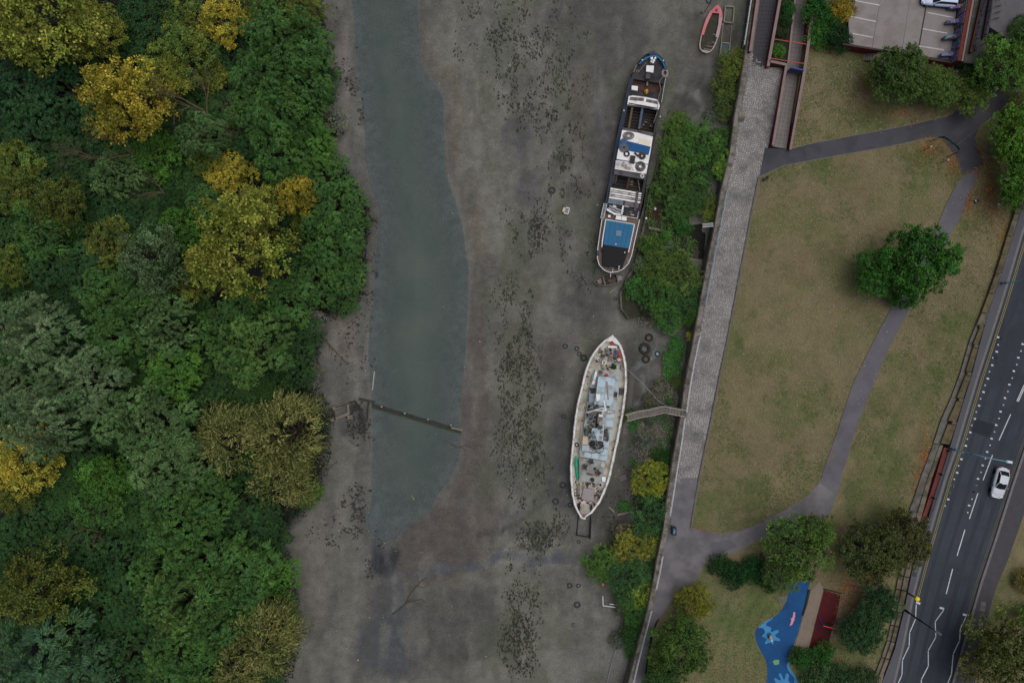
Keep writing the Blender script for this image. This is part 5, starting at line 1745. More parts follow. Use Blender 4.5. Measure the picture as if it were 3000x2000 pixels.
# --- trees and shrubs of the quay, the derelict hull and the park (photograph pixels)
PARK_T = [
    ('dense', 2690, 762, 122, (40, 78, 30), 'big round green tree over the winding path on the lawn', 1.0), ('dense', 2570, 800, 80, (40, 76, 30), 'left half of the big green tree on the lawn', .9),
    ('dense', 2645, 862, 50, (36, 70, 28), 'small green tree at the foot of the big lawn tree', .8),
    ('dense', 2628, 222, 102, (46, 66, 30), 'large round evergreen bush below the car park', .75), ('dense', 2745, 258, 74, (52, 72, 32), 'smaller round evergreen bush touching the large one below the car park', .75), ('broad', 2838, 285, 58, (60, 78, 32), 'loose olive bush overhanging the dark path', .75),
    ('broad', 2925, 195, 92, (56, 86, 36), 'green tree on the bank between terrace and dark path', .9), ('broad', 3010, 90, 60, (48, 76, 34), 'green tree cut by the right edge beside the terrace', .9), ('broad', 2990, 145, 44, (84, 88, 36), 'yellowish tree top behind the bank tree at the terrace', .8), ('broad', 2850, 225, 40, (36, 58, 28), 'dark low tree under the bank tree', .8),
    ('dense', 2985, 395, 104, (52, 84, 28), 'tall dense green tree at the right edge above the wall', .9), ('dense', 3005, 540, 92, (48, 80, 28), 'lower dense green tree at the right edge above the wall', .9), ('broad', 2990, 300, 46, (66, 78, 34), 'small olive tree at the right edge beside the dark path', .8),
    ('broad', 2325, 1600, 108, (56, 80, 38), 'large spreading green tree above the blue play surface', .9), ('broad', 2385, 1560, 66, (62, 80, 34), 'yellowish green crown right of the large playground tree', .9), ('broad', 2290, 1670, 64, (58, 76, 44), 'grey green crown drooping over the play surface', .8),
    ('dense', 2548, 1615, 104, (46, 56, 30), 'dark olive tree between the lawn and the road', .85), ('dense', 2648, 1575, 92, (52, 56, 30), 'brownish olive tree overhanging the pavement', .85),
    ('dense', 2572, 1765, 66, (32, 56, 34), 'upper dark ivy-clad bush right of the swings', .8), ('dense', 2522, 1850, 74, (30, 54, 32), 'lower dark ivy-clad bush right of the swings', .8),
    ('broad', 2960, 1890, 118, (62, 72, 36), 'olive tree in the bottom right corner beside the zigzag lines', .9), ('broad', 2880, 1960, 84, (66, 72, 38), 'smaller olive tree leaning over the road at the bottom right', .85), ('broad', 3010, 1800, 40, (48, 84, 34), 'bright green shrub at the right edge above the olive tree', .7),
    ('dense', 1985, 1890, 102, (44, 66, 28), 'largest dark green round bush in the bottom middle', .7), ('dense', 2033, 1762, 64, (78, 84, 28), 'round yellow-green bush just below the path fork', .7), ('dense', 1940, 1985, 60, (34, 58, 28), 'dark green bush cut by the bottom edge', .7),
]
def merge_into(main, other):
    """the other crown becomes part of the main tree"""
    inv = Matrix.LocRotScale(main.location, main.rotation_euler, main.scale).inverted()
    mo = Matrix.LocRotScale(other.location, other.rotation_euler, other.scale)
    for ch in list(other.children):
        if ch.name.startswith('trunk'):
            bpy.data.objects.remove(ch, do_unlink=True)
        else:
            ch.parent = main
            ch.matrix_parent_inverse = Matrix.Identity(4)
            ch.matrix_basis = inv @ mo
    bpy.data.objects.remove(other, do_unlink=True)


main_ = None
for k, x, y, r, c, lab, hs in PARK_T:
    t_ = plant(k, x, y, r, c, GZ, lab, hs=hs, cat='tree' if 'tree' in lab or 'crown' in lab else 'bush', name=None if 'bush' not in lab else 'round_bush')
    if lab in ('left half of the big green tree on the lawn', 'small green tree at the foot of the big lawn tree', 'yellowish green crown right of the large playground tree', 'grey green crown drooping over the play surface', 'brownish olive tree overhanging the pavement'):
        merge_into(main_, t_)
    else:
        main_ = t_
SHR = [
    # park shrubs at GZ
    (2110, 1655, 42, (28, 54, 28), GZ, 'dark green shrub at the left end of the playground hedge'), (2152, 1690, 40, (24, 54, 28), GZ, 'rounded dark green shrub in the playground hedge'), (2208, 1668, 44, (26, 64, 30), GZ, 'bright-edged green shrub under the large playground tree'), (2255, 1700, 36, (24, 62, 28), GZ, 'low green hedge shrub nearest the blue surface'),
    (2348, 1925, 40, (34, 70, 30), GZ, 'left green shrub at the foot of the pale play path'), (2408, 1912, 40, (36, 74, 30), GZ, 'right green shrub below the red swing mat'), (2390, 1980, 52, (46, 70, 42), GZ, 'grey green shrub at the bottom edge below the play path'), (2465, 1985, 50, (40, 62, 38), GZ, 'dull green shrub at the bottom edge left of the wall'), (2530, 1985, 44, (44, 62, 40), GZ, 'faded green shrub at the bottom edge against the wall'),
    (2395, 30, 50, (34, 74, 30), GZ, 'leafy green hedge beside the ramp at the top edge'), (2402, 105, 40, (46, 84, 34), GZ, 'light green shrub beside the ramp below the hedge'), (2452, 115, 48, (22, 46, 24), GZ, 'dark green shrub at the car park corner'), (2465, 28, 46, (108, 98, 28), GZ, 'golden-olive shrub at the left side of the car park'), (2430, 70, 38, (36, 72, 30), GZ, 'mid-green shrub between golden and dark shrubs'),
    (2312, 25, 22, (34, 74, 34), GZ, 'green plant at the top of the narrow planter'), (2304, 62, 20, (30, 62, 30), GZ, 'dark plant in the upper middle of the narrow planter'), (2290, 100, 20, (40, 52, 30), GZ, 'brownish plant in the lower middle of the narrow planter'), (2283, 150, 22, (62, 100, 40), GZ, 'bright fern-green plant at the bottom of the narrow planter'),
    (2790, 15, 18, (30, 52, 26), CZ, 'small dark plant between parked car and graffiti wall'), (2808, 75, 14, (70, 76, 34), CZ, 'small yellowish plant at the foot of the graffiti wall'), (2640, 1775, 14, (66, 100, 40), GZ, 'light green weed on the roadside wall beside the beacon'), (3000, 1700, 40, (86, 84, 44), GZ, 'dry yellow shrub on the verge at the right edge'),
    # quay slope and old hull
    (2150, 190, 52, (70, 84, 32), 1.6, 'olive bush on the slope below the dark lane'), (2122, 245, 42, (56, 72, 30), 1.4, 'smaller olive bush below the first slope bush'), (2130, 305, 48, (52, 68, 32), 1.2, 'brownish green bush against the quay wall beside the broken coping'), (2082, 340, 20, (80, 92, 84), .4, 'small grey shrub on the mud edge'),
    (1985, 370, 46, (60, 84, 34), 1.5, 'topmost bush growing on the derelict hull'), (2050, 425, 66, (48, 80, 34), 1.4, 'big green bush between derelict hull and quay wall'), (1982, 455, 62, (52, 78, 34), 1.5, 'green bush beside the striped tarpaulin of the barge'), (2133, 495, 52, (66, 96, 36), 1.8, 'light green bush leaning over the promenade'), (2110, 420, 46, (44, 72, 32), 1.4, 'mid-green bush against the quay above the promenade bush'),
    (1968, 540, 62, (46, 70, 32), 1.5, 'dark green bush at mid length of the derelict hull'), (2030, 560, 62, (40, 66, 30), 1.4, 'dark bush between hull and quay at the louvred roof'), (2090, 612, 42, (66, 78, 32), 1.6, 'olive bush against the quay above the white ladder'), (1985, 620, 46, (46, 76, 34), 1.4, 'green bush above the fallen timber on the hull'), (2060, 500, 44, (34, 60, 30), 1.2, 'darkest green bush in the gap beside the quay'), (1950, 690, 20, (56, 96, 40), 1.2, 'small bright green plant on the hull beside the blue cabin roof'), (2000, 668, 28, (42, 80, 36), 1.2, 'low green plant beside the fallen timber'),
    (1925, 790, 58, (58, 78, 34), 1.5, 'yellowish green bush at the stern of the barge'), (1990, 800, 66, (56, 74, 34), 1.6, 'large olive bush in the lower thicket beside the quay'), (1868, 845, 44, (44, 84, 40), 1.2, 'bright green bush at the tip of the thicket beside the dinghy'), (1940, 860, 66, (42, 72, 32), 1.5, 'green bush in the centre of the lower thicket'), (2015, 875, 58, (38, 66, 32), 1.5, 'dark green bush at the quay side of the lower thicket'), (1962, 930, 50, (44, 80, 34), 1.2, 'green bush at the bottom of the lower thicket'), (1905, 905, 34, (58, 60, 50), .8, 'grey dead shrub below the lower thicket'), (1900, 720, 34, (60, 86, 40), 1.2, 'low leafy patch above the lower thicket'), (1880, 780, 26, (72, 86, 76), 1.0, 'grey green shrub beside the barge stern'), (2030, 930, 34, (48, 74, 32), 1.2, 'narrow green shrub at the foot of the quay wall'),
    (1935, 1130, 26, (84, 88, 78), .5, 'grey shrub above the gangway bend'), (1905, 1165, 24, (80, 84, 74), .4, 'grey shrub crossed by the mooring line'), (1988, 1120, 22, (62, 78, 40), .8, 'olive shrub at the wall foot above the gangway'), (1985, 1290, 22, (54, 66, 40), .8, 'dull olive shrub at the wall foot below the gangway'), (1905, 1225, 26, (74, 84, 74), .4, 'grey green shrub just below the gangway'), (1890, 1290, 30, (78, 88, 80), .4, 'largest grey shrub between ship and green plants'), (1925, 1330, 22, (50, 70, 36), .5, 'small green shrub above the yellow-green bush'), (1880, 1470, 24, (60, 64, 52), .4, 'grey bramble left of the dark bin bush'), (1970, 1385, 22, (40, 66, 34), .9, 'dark narrow shrub at the wall foot beside the yellow-green bush'), (1830, 1770, 26, (70, 76, 64), .4, 'grey weed clump inside the white pipe frame'), (1815, 1870, 26, (74, 82, 78), .3, 'grey weed clump on the mud near the bottom'),
    (1800, 1620, 34, (62, 78, 40), .4, 'olive shrub between golden bush and the mud tip'), (1900, 1600, 40, (50, 76, 34), .9, 'green bush right of the golden bush'), (1845, 1745, 40, (46, 74, 38), .6, 'mid-green bush above the white pipe frame'), (1890, 1690, 44, (44, 72, 34), .9, 'leafy green bush beside the white guard rail'), (1915, 1455, 34, (40, 66, 34), .7, 'dark shrub below the yellow-green bush'),
    (2025, 985, 18, (120, 124, 40), .9, 'tiny yellow shrub at the foot of the quay wall'), (1906, 1402, 62, (84, 94, 32), .6, 'yellow-green bush beside the stern of the white ship'), (1950, 1345, 30, (36, 66, 30), .8, 'dark shrub between yellow bush and quay wall'),
    (1920, 1510, 62, (38, 66, 36), .9, 'dark green bush left of the litter bin'), (1935, 1600, 44, (76, 88, 34), 1.2, 'yellowish bush overhanging the path below the litter bin'), (1860, 1605, 54, (84, 90, 34), .8, 'golden bush in the lower quay thicket'), (1768, 1655, 50, (56, 84, 36), .5, 'green bush at the mud tip of the lower quay thicket'), (1835, 1690, 58, (38, 66, 38), .8, 'dark green bush beside the red plate'), (1890, 1735, 50, (84, 100, 34), 1.0, 'bright yellow-green bush beside the narrow path'), (1868, 1790, 42, (44, 76, 34), .9, 'green bush below the white frame'), (1852, 1845, 34, (40, 70, 34), .8, 'narrow green shrub against the quay near the bottom'), (1856, 1905, 26, (46, 82, 38), .7, 'lowest small green shrub against the quay'), (1820, 1560, 30, (78, 78, 66), .4, 'dead grey bramble above the golden bush'), (1895, 1665, 40, (30, 54, 30), .9, 'darkest green shrub inside the lower quay thicket'),
]
for x, y, r, c, bz, lab in SHR:
    big = r >= 40 and bz < 3
    plant('broad' if big else 'shrub', x, y, r * (1.05 if y < 1480 or x > 1990 else 1.2), c, bz if not big else max(0.3, bz - 1.0), lab, name='bush' if 'bush' in lab else 'shrub', cat='bush' if 'bush' in lab else 'shrub', hs=0.45 if big else 1.0)

# low leafy cover on the slope between ship and quay and on the old hull
def cover(name, ells, n, rgb, seed, label, size=(0.12, 0.3), hgt=0.5, gain=2.0):
    P = scatter(n, ells, seed, clump=7.0)
    r = np.random.RandomState(seed)
    x, y = (P[:, 0] - 1500) / S0, (1000 - P[:, 1]) / S0
    j = np.clip(((y + 66) / STEP).astype(int), 0, ny - 1)
    i = np.clip(((x + 92) / STEP).astype(int), 0, nx - 1)
    ctr = np.stack([x, y, MUD_Z[j, i] + hgt * r.rand(len(x))], -1)
    V = leaf_arrays(ctr, r.randn(len(x), 3) * np.array([1, 1, .5]), r.randn(len(x), 3) * .5 + np.array([0, 0, 1.0]), size[0] + (size[1] - size[0]) * r.rand(len(x)), 0.04 + 0.05 * r.rand(len(x)))
    o = mesh_np(name, V, np.arange(len(V)).reshape(-1, 4), m_leaf, kind='stuff', label=label)
    o['category'] = 'ground cover'
    o.color = (*C(*rgb, gain), 1)
    o['second_colour'] = [*C(*[v * 0.86 for v in rgb], gain), 1.0]
    return o


cover('ground_cover', [(1960, 1060, 22, 70, 2), (1955, 1160, 22, 26, 1.2), (1940, 1260, 36, 40, 2), (1930, 1310, 18, 26, 1), (1985, 1020, 20, 40, 1), (1830, 1482, 22, 16, .8), (1965, 1000, 30, 20, .6), (1900, 1250, 50, 60, .7), (1960, 1400, 30, 60, .8), (1850, 1230, 30, 40, .4), (1970, 1100, 30, 110, 2), (1945, 1290, 50, 80, 2), (1990, 1200, 16, 120, 1.5), (1975, 1420, 16, 80, 1), (1860, 1330, 30, 50, .6)], 15000, (44, 80, 34), 71, 'bright green low plants on the slope below the quay')
cover('dead_cover', [(1930, 1150, 40, 40, 1.5), (1890, 1270, 40, 50, 1.5), (1900, 1340, 40, 30, 1), (1990, 1330, 14, 120, 1.4), (1975, 1180, 26, 60, 1), (1995, 1080, 14, 90, 1), (1860, 1560, 50, 40, 1.2), (1830, 1590, 40, 40, 1), (1790, 1790, 30, 40, .8), (1900, 930, 40, 30, 1.2), (1880, 770, 20, 60, 1), (1900, 640, 30, 40, .6), (1970, 1130, 40, 130, 2), (1950, 1290, 40, 90, 2), (1870, 1370, 40, 60, 1), (1850, 1590, 60, 50, 1.5), (1960, 1430, 20, 70, 1)], 11000,
      (88, 86, 76), 72, 'grey brown dead plants along the quay slope')
cover('hull_cover', [(1930, 700, 60, 50, 2), (1990, 720, 50, 40, 1.5), (1900, 600, 14, 100, 1), (1870, 830, 30, 50, 1)], 3600, (56, 78, 38), 73, 'patchy green plants growing on the derelict hull', hgt=1.6)

# ================================================================ vessels
m_black = mat('black_hull', C(30, 31, 36), 0.6, var=0.2, rgb2=C(48, 42, 40), mix_scale=0.6)
m_deckb = mat('dark_deck', C(38, 40, 46), 0.8, var=0.3, scale=0.8, rgb2=C(54, 50, 50), mix_scale=0.8)
m_navyd = mat('navy_side_deck', C(38, 46, 60), 0.7, var=0.2)
m_rust = mat('rust_brown', C(72, 48, 44), 0.85, var=0.25, rgb2=C(54, 40, 38), mix_scale=1.2)
m_bwhite = mat('weathered_white', C(228, 230, 233), 0.7, var=0.12, rgb2=C(160, 152, 146), mix_scale=1.1, mix_lo=0.56, mix_hi=0.7)
m_dirtyw = mat('dirty_white', C(186, 184, 180), 0.8, var=0.2, rgb2=C(110, 100, 94), mix_scale=1.6, mix_lo=0.5, mix_hi=0.64)
m_bblue = mat('barge_blue', C(26, 92, 130), 0.6, var=0.1, scale=0.8)
m_tarpb = mat('tarp_blue', C(24, 74, 122), 0.7, var=0.15, scale=1.5, bump=0.5)
m_greyb = mat('grey_bulkhead', C(84, 82, 84), 0.8, var=0.2, rgb2=C(62, 62, 66), mix_scale=1.0)
m_hold = mat('hold_bottom', C(20, 20, 20), 0.9, var=0.4, scale=1.5)
m_wood = mat('grey_timber', C(112, 104, 96), 0.85, var=0.25, fine=8)
m_brownw = mat('brown_timber', C(92, 78, 58), 0.85, var=0.25)
m_coil = mat('rope_coil', C(112, 108, 104), 0.9, var=0.25, fine=20)
m_tyre = mat('tyre_rubber', C(58, 60, 62), 0.85, var=0.15)
m_lightsteel = mat('steel_white', C(196, 198, 200), 0.5, var=0.1)


def hull(parent, px, z1, z0, m, shrink=0.9, name='hull'):
    top = [W(x, y, z1) for x, y in px]
    c = sum(top, Vector()) / len(top)
    bot = [(c.x + (p.x - c.x) * shrink, c.y + (p.y - c.y) * (0.5 + shrink / 2)) for p in top]
    return MB().prism([(p.x, p.y) for p in top], z0, z1, bot).build(name, m, parent)


def rim(parent, px, z0, z1, w, m, name, closed=True):
    """narrow raised edge following an outline"""
    P_ = [W(x, y, z1) for x, y in px]
    n = len(P_)
    c = sum(P_, Vector()) / n
    o = MB()
    inn = []
    for i, p in enumerate(P_):
        d = (P_[(i + 1) % n] - P_[i - 1]) if closed else (P_[min(i + 1, n - 1)] - P_[max(i - 1, 0)])
        d.normalize()
        nn = Vector((-d.y, d.x, 0))
        if (c - p).dot(nn) < 0:
            nn = -nn
        inn.append(p + nn * w)
    vs, fs = [], []
    for p, q in zip(P_, inn):
        vs += [(p.x, p.y, z0), (p.x, p.y, z1), (q.x, q.y, z1), (q.x, q.y, z0)]
    m_ = n if closed else n - 1
    for i in range(m_):
        a, b = i * 4, ((i + 1) % n) * 4
        fs += [(a, b, b + 1, a + 1), (a + 1, b + 1, b + 2, a + 2), (a + 2, b + 2, b + 3, a + 3)]
    return o.add(vs, fs).build(name, m, parent)


def slab(parent, px, z0, z1, m, name, **kw):
    return MB().pp(px, z0, z1).build(name, m, parent, **kw)


def pbar(a, b, za, zb, w, h=None):
    return MB().bar(W(*a, za), W(*b, zb), w, h)


def tyre(x, y, rpx, z, label, m=None, name='tyre', group=None, fill=None, tread=False, flat=0.8):
    t = thing(name, label, 'tyre', W(x, y, z), group)
    p = W(x, y, z)
    R = rpx / S0
    MB().torus((p.x, p.y, z + R * 0.16), R * 0.74, R * 0.26, 22, 8, flat).build('casing', m or m_tyre, t, smooth=True)
    if tread:
        o = MB()
        for k in range(22):
            a = k * 2 * math.pi / 22
            o.bar((p.x + R * .9 * math.cos(a), p.y + R * .9 * math.sin(a), z + R * .2), (p.x + R * 1.08 * math.cos(a), p.y + R * 1.08 * math.sin(a), z + R * .12), R * 0.1)
        o.build('tread', m or m_tyre, t)
    if fill:
        MB().lathe((p.x, p.y, z), [(R * 0.6, 0.0), (R * 0.55, 0.06)], 14).build('filling', fill, t)
    return t


def coil(x, y, rx, ry, z, label, m=None, turns=4):
    p = W(x, y, z)
    t = thing('rope_coil', label, 'rope', p)
    for k in range(turns):
        f = 1 - k * 0.2
        pts = [(p.x + rx * f / S0 * math.cos(a * .3142), p.y + ry * f / S0 * math.sin(a * .3142), z + 0.04 + 0.03 * k) for a in range(21)]
        MB().tube(pts, 0.05, 5).build('rope', m or m_coil, t)
    return t


def ladder(a, b, za, zb, wd, rungs, label, m, name='ladder'):
    A, B = W(*a, za), W(*b, zb)
    t = thing(name, label, 'ladder', A)
    d = (B - A).normalized()
    s = Vector((-d.y, d.x, 0)).normalized() * wd / 2
    for q in (s, -s):
        MB().bar(A + q, B + q, 0.06, 0.08).build('rail', m, t)
    for k in range(rungs):
        c = A.lerp(B, (k + .5) / rungs)
        MB().bar(c - s, c + s, 0.04).build('rung', m, t)
    return t


def ring(x, y, rpx, z, label, m, name='lifebuoy', cat='lifebuoy'):
    p = W(x, y, z)
    R = rpx / S0
    return MB().torus((p.x, p.y, z + R * .25), R * 0.72, R * 0.28, 18, 8).build(name, m, None, smooth=True, label=label, cat=cat)


# ---------------------------------------------------------------- the black barge
DZ = 1.8
bg_ = thing('barge', 'long black barge with blue bow and blue cabin roof aground on the mud', 'barge', W(1840, 470, 0))
b_out = [(1916, 149), (1903, 154), (1889, 162), (1878, 172), (1869, 183), (1861, 197), (1856, 211), (1848, 223), (1840, 263), (1830, 299), (1820, 331), (1811, 368), (1803, 426), (1793, 484), (1782, 539), (1772, 581), (1765, 619), (1760, 655), (1755, 690),
         (1750, 732), (1749, 755), (1754, 775), (1766, 789), (1776, 795), (1788, 799), (1809, 797), (1827, 788), (1843, 771), (1852, 746), (1861, 705), (1868, 673), (1875, 642), (1886, 601), (1894, 542), (1903, 484), (1914, 430), (1924, 377), (1930, 347), (1937, 306),
         (1947, 259), (1951, 228), (1954, 203), (1946, 178), (1931, 161)]
# hull skin as a ring so that the holds are really open
def open_hull(parent, out, holes_z, z1, z0, m, floor_m):
    top = [W(x, y, z1) for x, y in out]
    c = sum(top, Vector()) / len(top)
    n = len(top)
    vs = [(p.x, p.y, z1) for p in top] + [(c.x + (p.x - c.x) * 0.93, c.y + (p.y - c.y) * 0.97, z0) for p in top]
    o = MB()
    o.add(vs, [(i, (i + 1) % n, n + (i + 1) % n, n + i) for i in range(n)])
    o.add([(c.x + (p.x - c.x) * 0.93, c.y + (p.y - c.y) * 0.97, 0.35) for p in top], [tuple(range(n))])
    return o.build('hull', m, parent)


open_hull(bg_, b_out, None, DZ, -0.5, m_black, m_hold)
# decks between the holds
slab(bg_, [(1916, 151), (1889, 164), (1869, 185), (1857, 212), (1850, 224), (1848, 230), (1948, 247), (1950, 228), (1952, 203), (1944, 179), (1930, 163)], DZ - 0.25, DZ - 0.02, m_deckb, 'foredeck')
slab(bg_, [(1842, 258), (1944, 275), (1936, 308), (1834, 291)], DZ - 0.25, DZ - 0.02, m_deckb, 'well_deck')
slab(bg_, [(1848, 230), (1948, 247), (1943, 275), (1842, 258)], DZ - 0.75, DZ - 0.6, m_rust, 'well_floor')
slab(bg_, [(1844, 228), (1857, 230), (1822, 390), (1797, 520), (1781, 600), (1767, 640), (1763, 640), (1785, 528), (1809, 390), (1824, 320)], DZ - 0.4, DZ + 0.01, m_navyd, 'side_deck')
slab(bg_, [(1942, 246), (1949, 247), (1936, 310), (1922, 392), (1892, 545), (1872, 642), (1864, 640), (1884, 540), (1914, 392), (1927, 306)], DZ - 0.4, DZ + 0.01, m_black, 'side_deck')
slab(bg_, [(1764, 622), (1870, 641), (1872, 648), (1850, 744), (1842, 769), (1826, 786), (1808, 795), (1788, 797), (1767, 787), (1755, 774), (1751, 755), (1752, 732), (1760, 660)], DZ - 0.4, DZ - 0.02, mat('brown_deck', C(96, 80, 72), 0.8, var=0.16), 'aft_deck')
# bow bulwark
slab(bg_, [(1916, 160), (1898, 165), (1884, 174), (1871, 187), (1874, 189), (1887, 178), (1900, 170), (1916, 166), (1930, 171), (1940, 182), (1949, 203), (1953, 203), (1944, 179), (1931, 165)], DZ - 0.1, DZ + 0.45, m_bblue, 'bulwark')
slab(bg_, [(1916, 149), (1899, 157), (1905, 161), (1916, 158), (1928, 163), (1931, 161)], DZ - 0.1, DZ + 0.5, mat('stem_grey', C(56, 64, 74), 0.7), 'stem_plate')
# hatches and vents
slab(bg_, [(1894, 192), (1916, 193), (1914, 213), (1893, 210)], DZ - 0.02, DZ + 0.4, m_bwhite, 'hatch')
slab(bg_, [(1851, 251), (1869, 253), (1868, 266), (1850, 263)], DZ - 0.02, DZ + 0.35, m_bwhite, 'hatch')
slab(bg_, [(1893, 216), (1905, 217), (1904, 231), (1891, 230)], DZ - 0.02, DZ + 0.5, mat('vent_grey', C(74, 72, 74), 0.7), 'vent')
slab(bg_, [(1896, 232), (1901, 233), (1898, 252), (1893, 251)], DZ - 0.6, DZ - 0.2, m_wood, 'beam')
wi = MB()
for x, y, s in ((1908, 175, 7), (1914, 181, 6), (1907, 184, 5), (1918, 174, 5), (1912, 187, 4)):
    wi.box(W(x, y, DZ - .02), s / S0, s / S0, 0.5, 0.3)
wi.build('windlass', m_bwhite, bg_)
yw = MB()
yw.lathe(W(1893, 270, DZ - .02), [(.28, 0), (.28, .2), (.12, .3), (.12, .55), (.2, .6)], 10)
yw.bar(W(1894, 262, DZ + .3), W(1893, 276, DZ + .3), .14)
yw.bar(W(1888, 268, DZ + .4), W(1898, 269, DZ + .4), .12)
yw.build('winch', mat('winch_yellow', C(172, 130, 40), 0.6), bg_)
# roofless wheelhouse
wh = slab(bg_, [(1842, 282), (1850, 281), (1853, 280), (1893, 285), (1926, 292), (1930, 300), (1933, 310), (1930, 321), (1902, 313), (1870, 309), (1838, 306)], DZ - 0.02, DZ + 0.7, m_bwhite, 'wheelhouse')
for q in ([(1846, 284), (1887, 287), (1886, 297), (1844, 294)], [(1894, 290), (1924, 296), (1928, 306), (1892, 299)]):
    MB().pp(q, DZ + .5, DZ + 0.715).build('window', mat('dirty_glass', C(60, 50, 54), 0.3, var=0.4, rgb2=C(96, 88, 90), mix_scale=2.5), wh)
MB().pp([(1842, 301), (1926, 316), (1925, 318), (1841, 304)], DZ + .5, DZ + 0.72).build('trim', m_rust, wh)
# hold 1: ribs and longitudinal beams
for k in range(7):
    f = (k + .5) / 7
    a = (1838 - 12 * f, 311 + 62 * f)
    b = (1920 - 8 * f, 326 + 60 * f)
    pbar(a, b, DZ - 0.75, DZ - 0.75, 0.12, 0.2).build('rib', mat('hold_rib', C(52, 46, 42), 0.9), bg_)
pbar((1852, 316), (1842, 376), DZ - .2, DZ - .2, .28, .25).build('beam', m_brownw, bg_)
pbar((1883, 312), (1872, 378), DZ - .1, DZ - .1, .3, .25).build('beam', mat('blue_grey_beam', C(70, 84, 104), 0.7), bg_)
for k, (x, y, w) in enumerate(((1890, 360, 8), (1898, 366, 6), (1883, 368, 7), (1905, 372, 9), (1878, 374, 6))):
    MB().box(W(x, y, .36), w / S0, w / S0 * .7, 0.5, .4 * k).build('loose_timber', m_wood, bg_)
slab(bg_, [(1825, 374), (1915, 389), (1912, 403), (1822, 386)], DZ - 0.6, DZ + 0.3, m_greyb, 'bulkhead')
slab(bg_, [(1870, 383), (1879, 385), (1877, 395), (1868, 393)], DZ + 0.25, DZ + 0.5, mat('rust_red', C(96, 44, 40), 0.8), 'hatch_lug')
# tarpaulined roof with a blue band, slightly ridged
rf = slab(bg_, [(1823, 381), (1868, 389), (1913, 401), (1904, 455), (1893, 510), (1848, 503), (1801, 495), (1811, 440)], DZ - .4, DZ + 0.55, m_bwhite, 'tarpaulin_roof')
MB().pp([(1815, 410), (1838, 413), (1906, 430), (1900, 455), (1841, 442), (1811, 436)], DZ + .3, DZ + 0.565).build('blue_tarpaulin', m_tarpb, rf)
MB().pp([(1806, 466), (1850, 473), (1900, 481), (1899.5, 483), (1849, 475.5), (1806, 469)], DZ + .3, DZ + 0.57).build('seam', mat('seam_navy', C(40, 54, 96), .7), rf)
MB().pp([(1804, 470), (1848, 478), (1858, 502), (1802, 493)], DZ + .3, DZ + 0.562).build('weathered_panel', m_dirtyw, rf)
MB().pp([(1870, 404), (1908, 412), (1905, 428), (1872, 418)], DZ + .3, DZ + 0.563).build('yellowed_panel', mat('yellowed_white', C(206, 200, 180), .8, var=.1), rf)
slab(bg_, [(1801, 494), (1893, 510), (1889, 526), (1798, 510)], DZ - .6, DZ + 0.3, m_greyb, 'bulkhead')
RZ_ = DZ + 0.58
coil(1841, 398, 16, 11, RZ_, 'largest rope coil at the upper left of the white tarpaulin')
coil(1827, 434, 12, 12, RZ_, 'round rope coil at the left end of the blue band')
coil(1881, 457, 10, 10, RZ_, 'dark rope coil right of the black box on the barge', m=mat('dark_rope', C(70, 66, 62), .9))
coil(1876, 488, 14, 14, RZ_, 'big tangled rope coil at the lower right of the tarpaulin', m=mat('dark_rope', C(70, 66, 62), .9))
coil(1828, 413, 9, 7, RZ_, 'bluish rope coil above the blue band', m=mat('blue_rope', C(74, 100, 128), .9))
tyre(1836, 451, 9, RZ_, 'tyre lying on the white tarpaulin below the blue band', m=mat('barge_tyre', C(52, 48, 50), .85))
bx = thing('tool_box', 'black box in the middle of the white tarpaulin', 'box', W(1854, 467, RZ_))
MB().pp([(1848, 455), (1862, 457), (1859, 479), (1845, 477)], RZ_, RZ_ + .3).build('case', mat('box_black', C(50, 46, 48), .7), bx)
MB().pp([(1848, 455), (1862, 457), (1861.5, 460), (1847.5, 458)], RZ_ + .3, RZ_ + .34).build('lid_hinge', m_black, bx)
pbar((1859, 447), (1870, 458), RZ_ + .08, RZ_ + .08, .22, .12).build('plank', m_rust, None, label='short dark plank pointing at the coil on the tarpaulin', cat='plank')
ring(1881, 516, 6.2, DZ + .32, 'white lifebuoy on the grey bulkhead of the barge', m_lightsteel)
# hold 2
pbar((1844, 515), (1837, 553), DZ - .15, DZ - .15, .26, .25).build('beam', m_rust, bg_)
for k in range(4):
    f = (k + .5) / 4
    pbar((1798 - 4 * f, 514 + 38 * f), (1886 - 6 * f, 529 + 36 * f), DZ - 1.0, DZ - 1.0, .1, .15).build('rib', mat('hold_rib', C(52, 46, 42), 0.9), bg_)
mt = thing('mattress', 'stained mattress lying in the second hold', 'mattress', W(1850, 532, .36))
MB().pp([(1847, 520), (1857, 521), (1854, 544), (1844, 542)], .36, .62).build('pad', mat('stained_cream', C(110, 98, 88), .9, var=.25), mt)
MB().pp([(1847, 519), (1858, 520.5), (1857.6, 522), (1846.6, 520.6)], .4, .64).build('piping', m_lightsteel, mt)
ladder((1804, 511), (1799, 537), DZ + .02, DZ - .9, .42, 6, 'small pale ladder leading down into the second hold', m_wood)
pbar((1869, 525), (1875, 562), DZ - .4, DZ - .6, .08).build('pole', m_wood, None, label='thin pole leaning across the second hold', cat='pole')
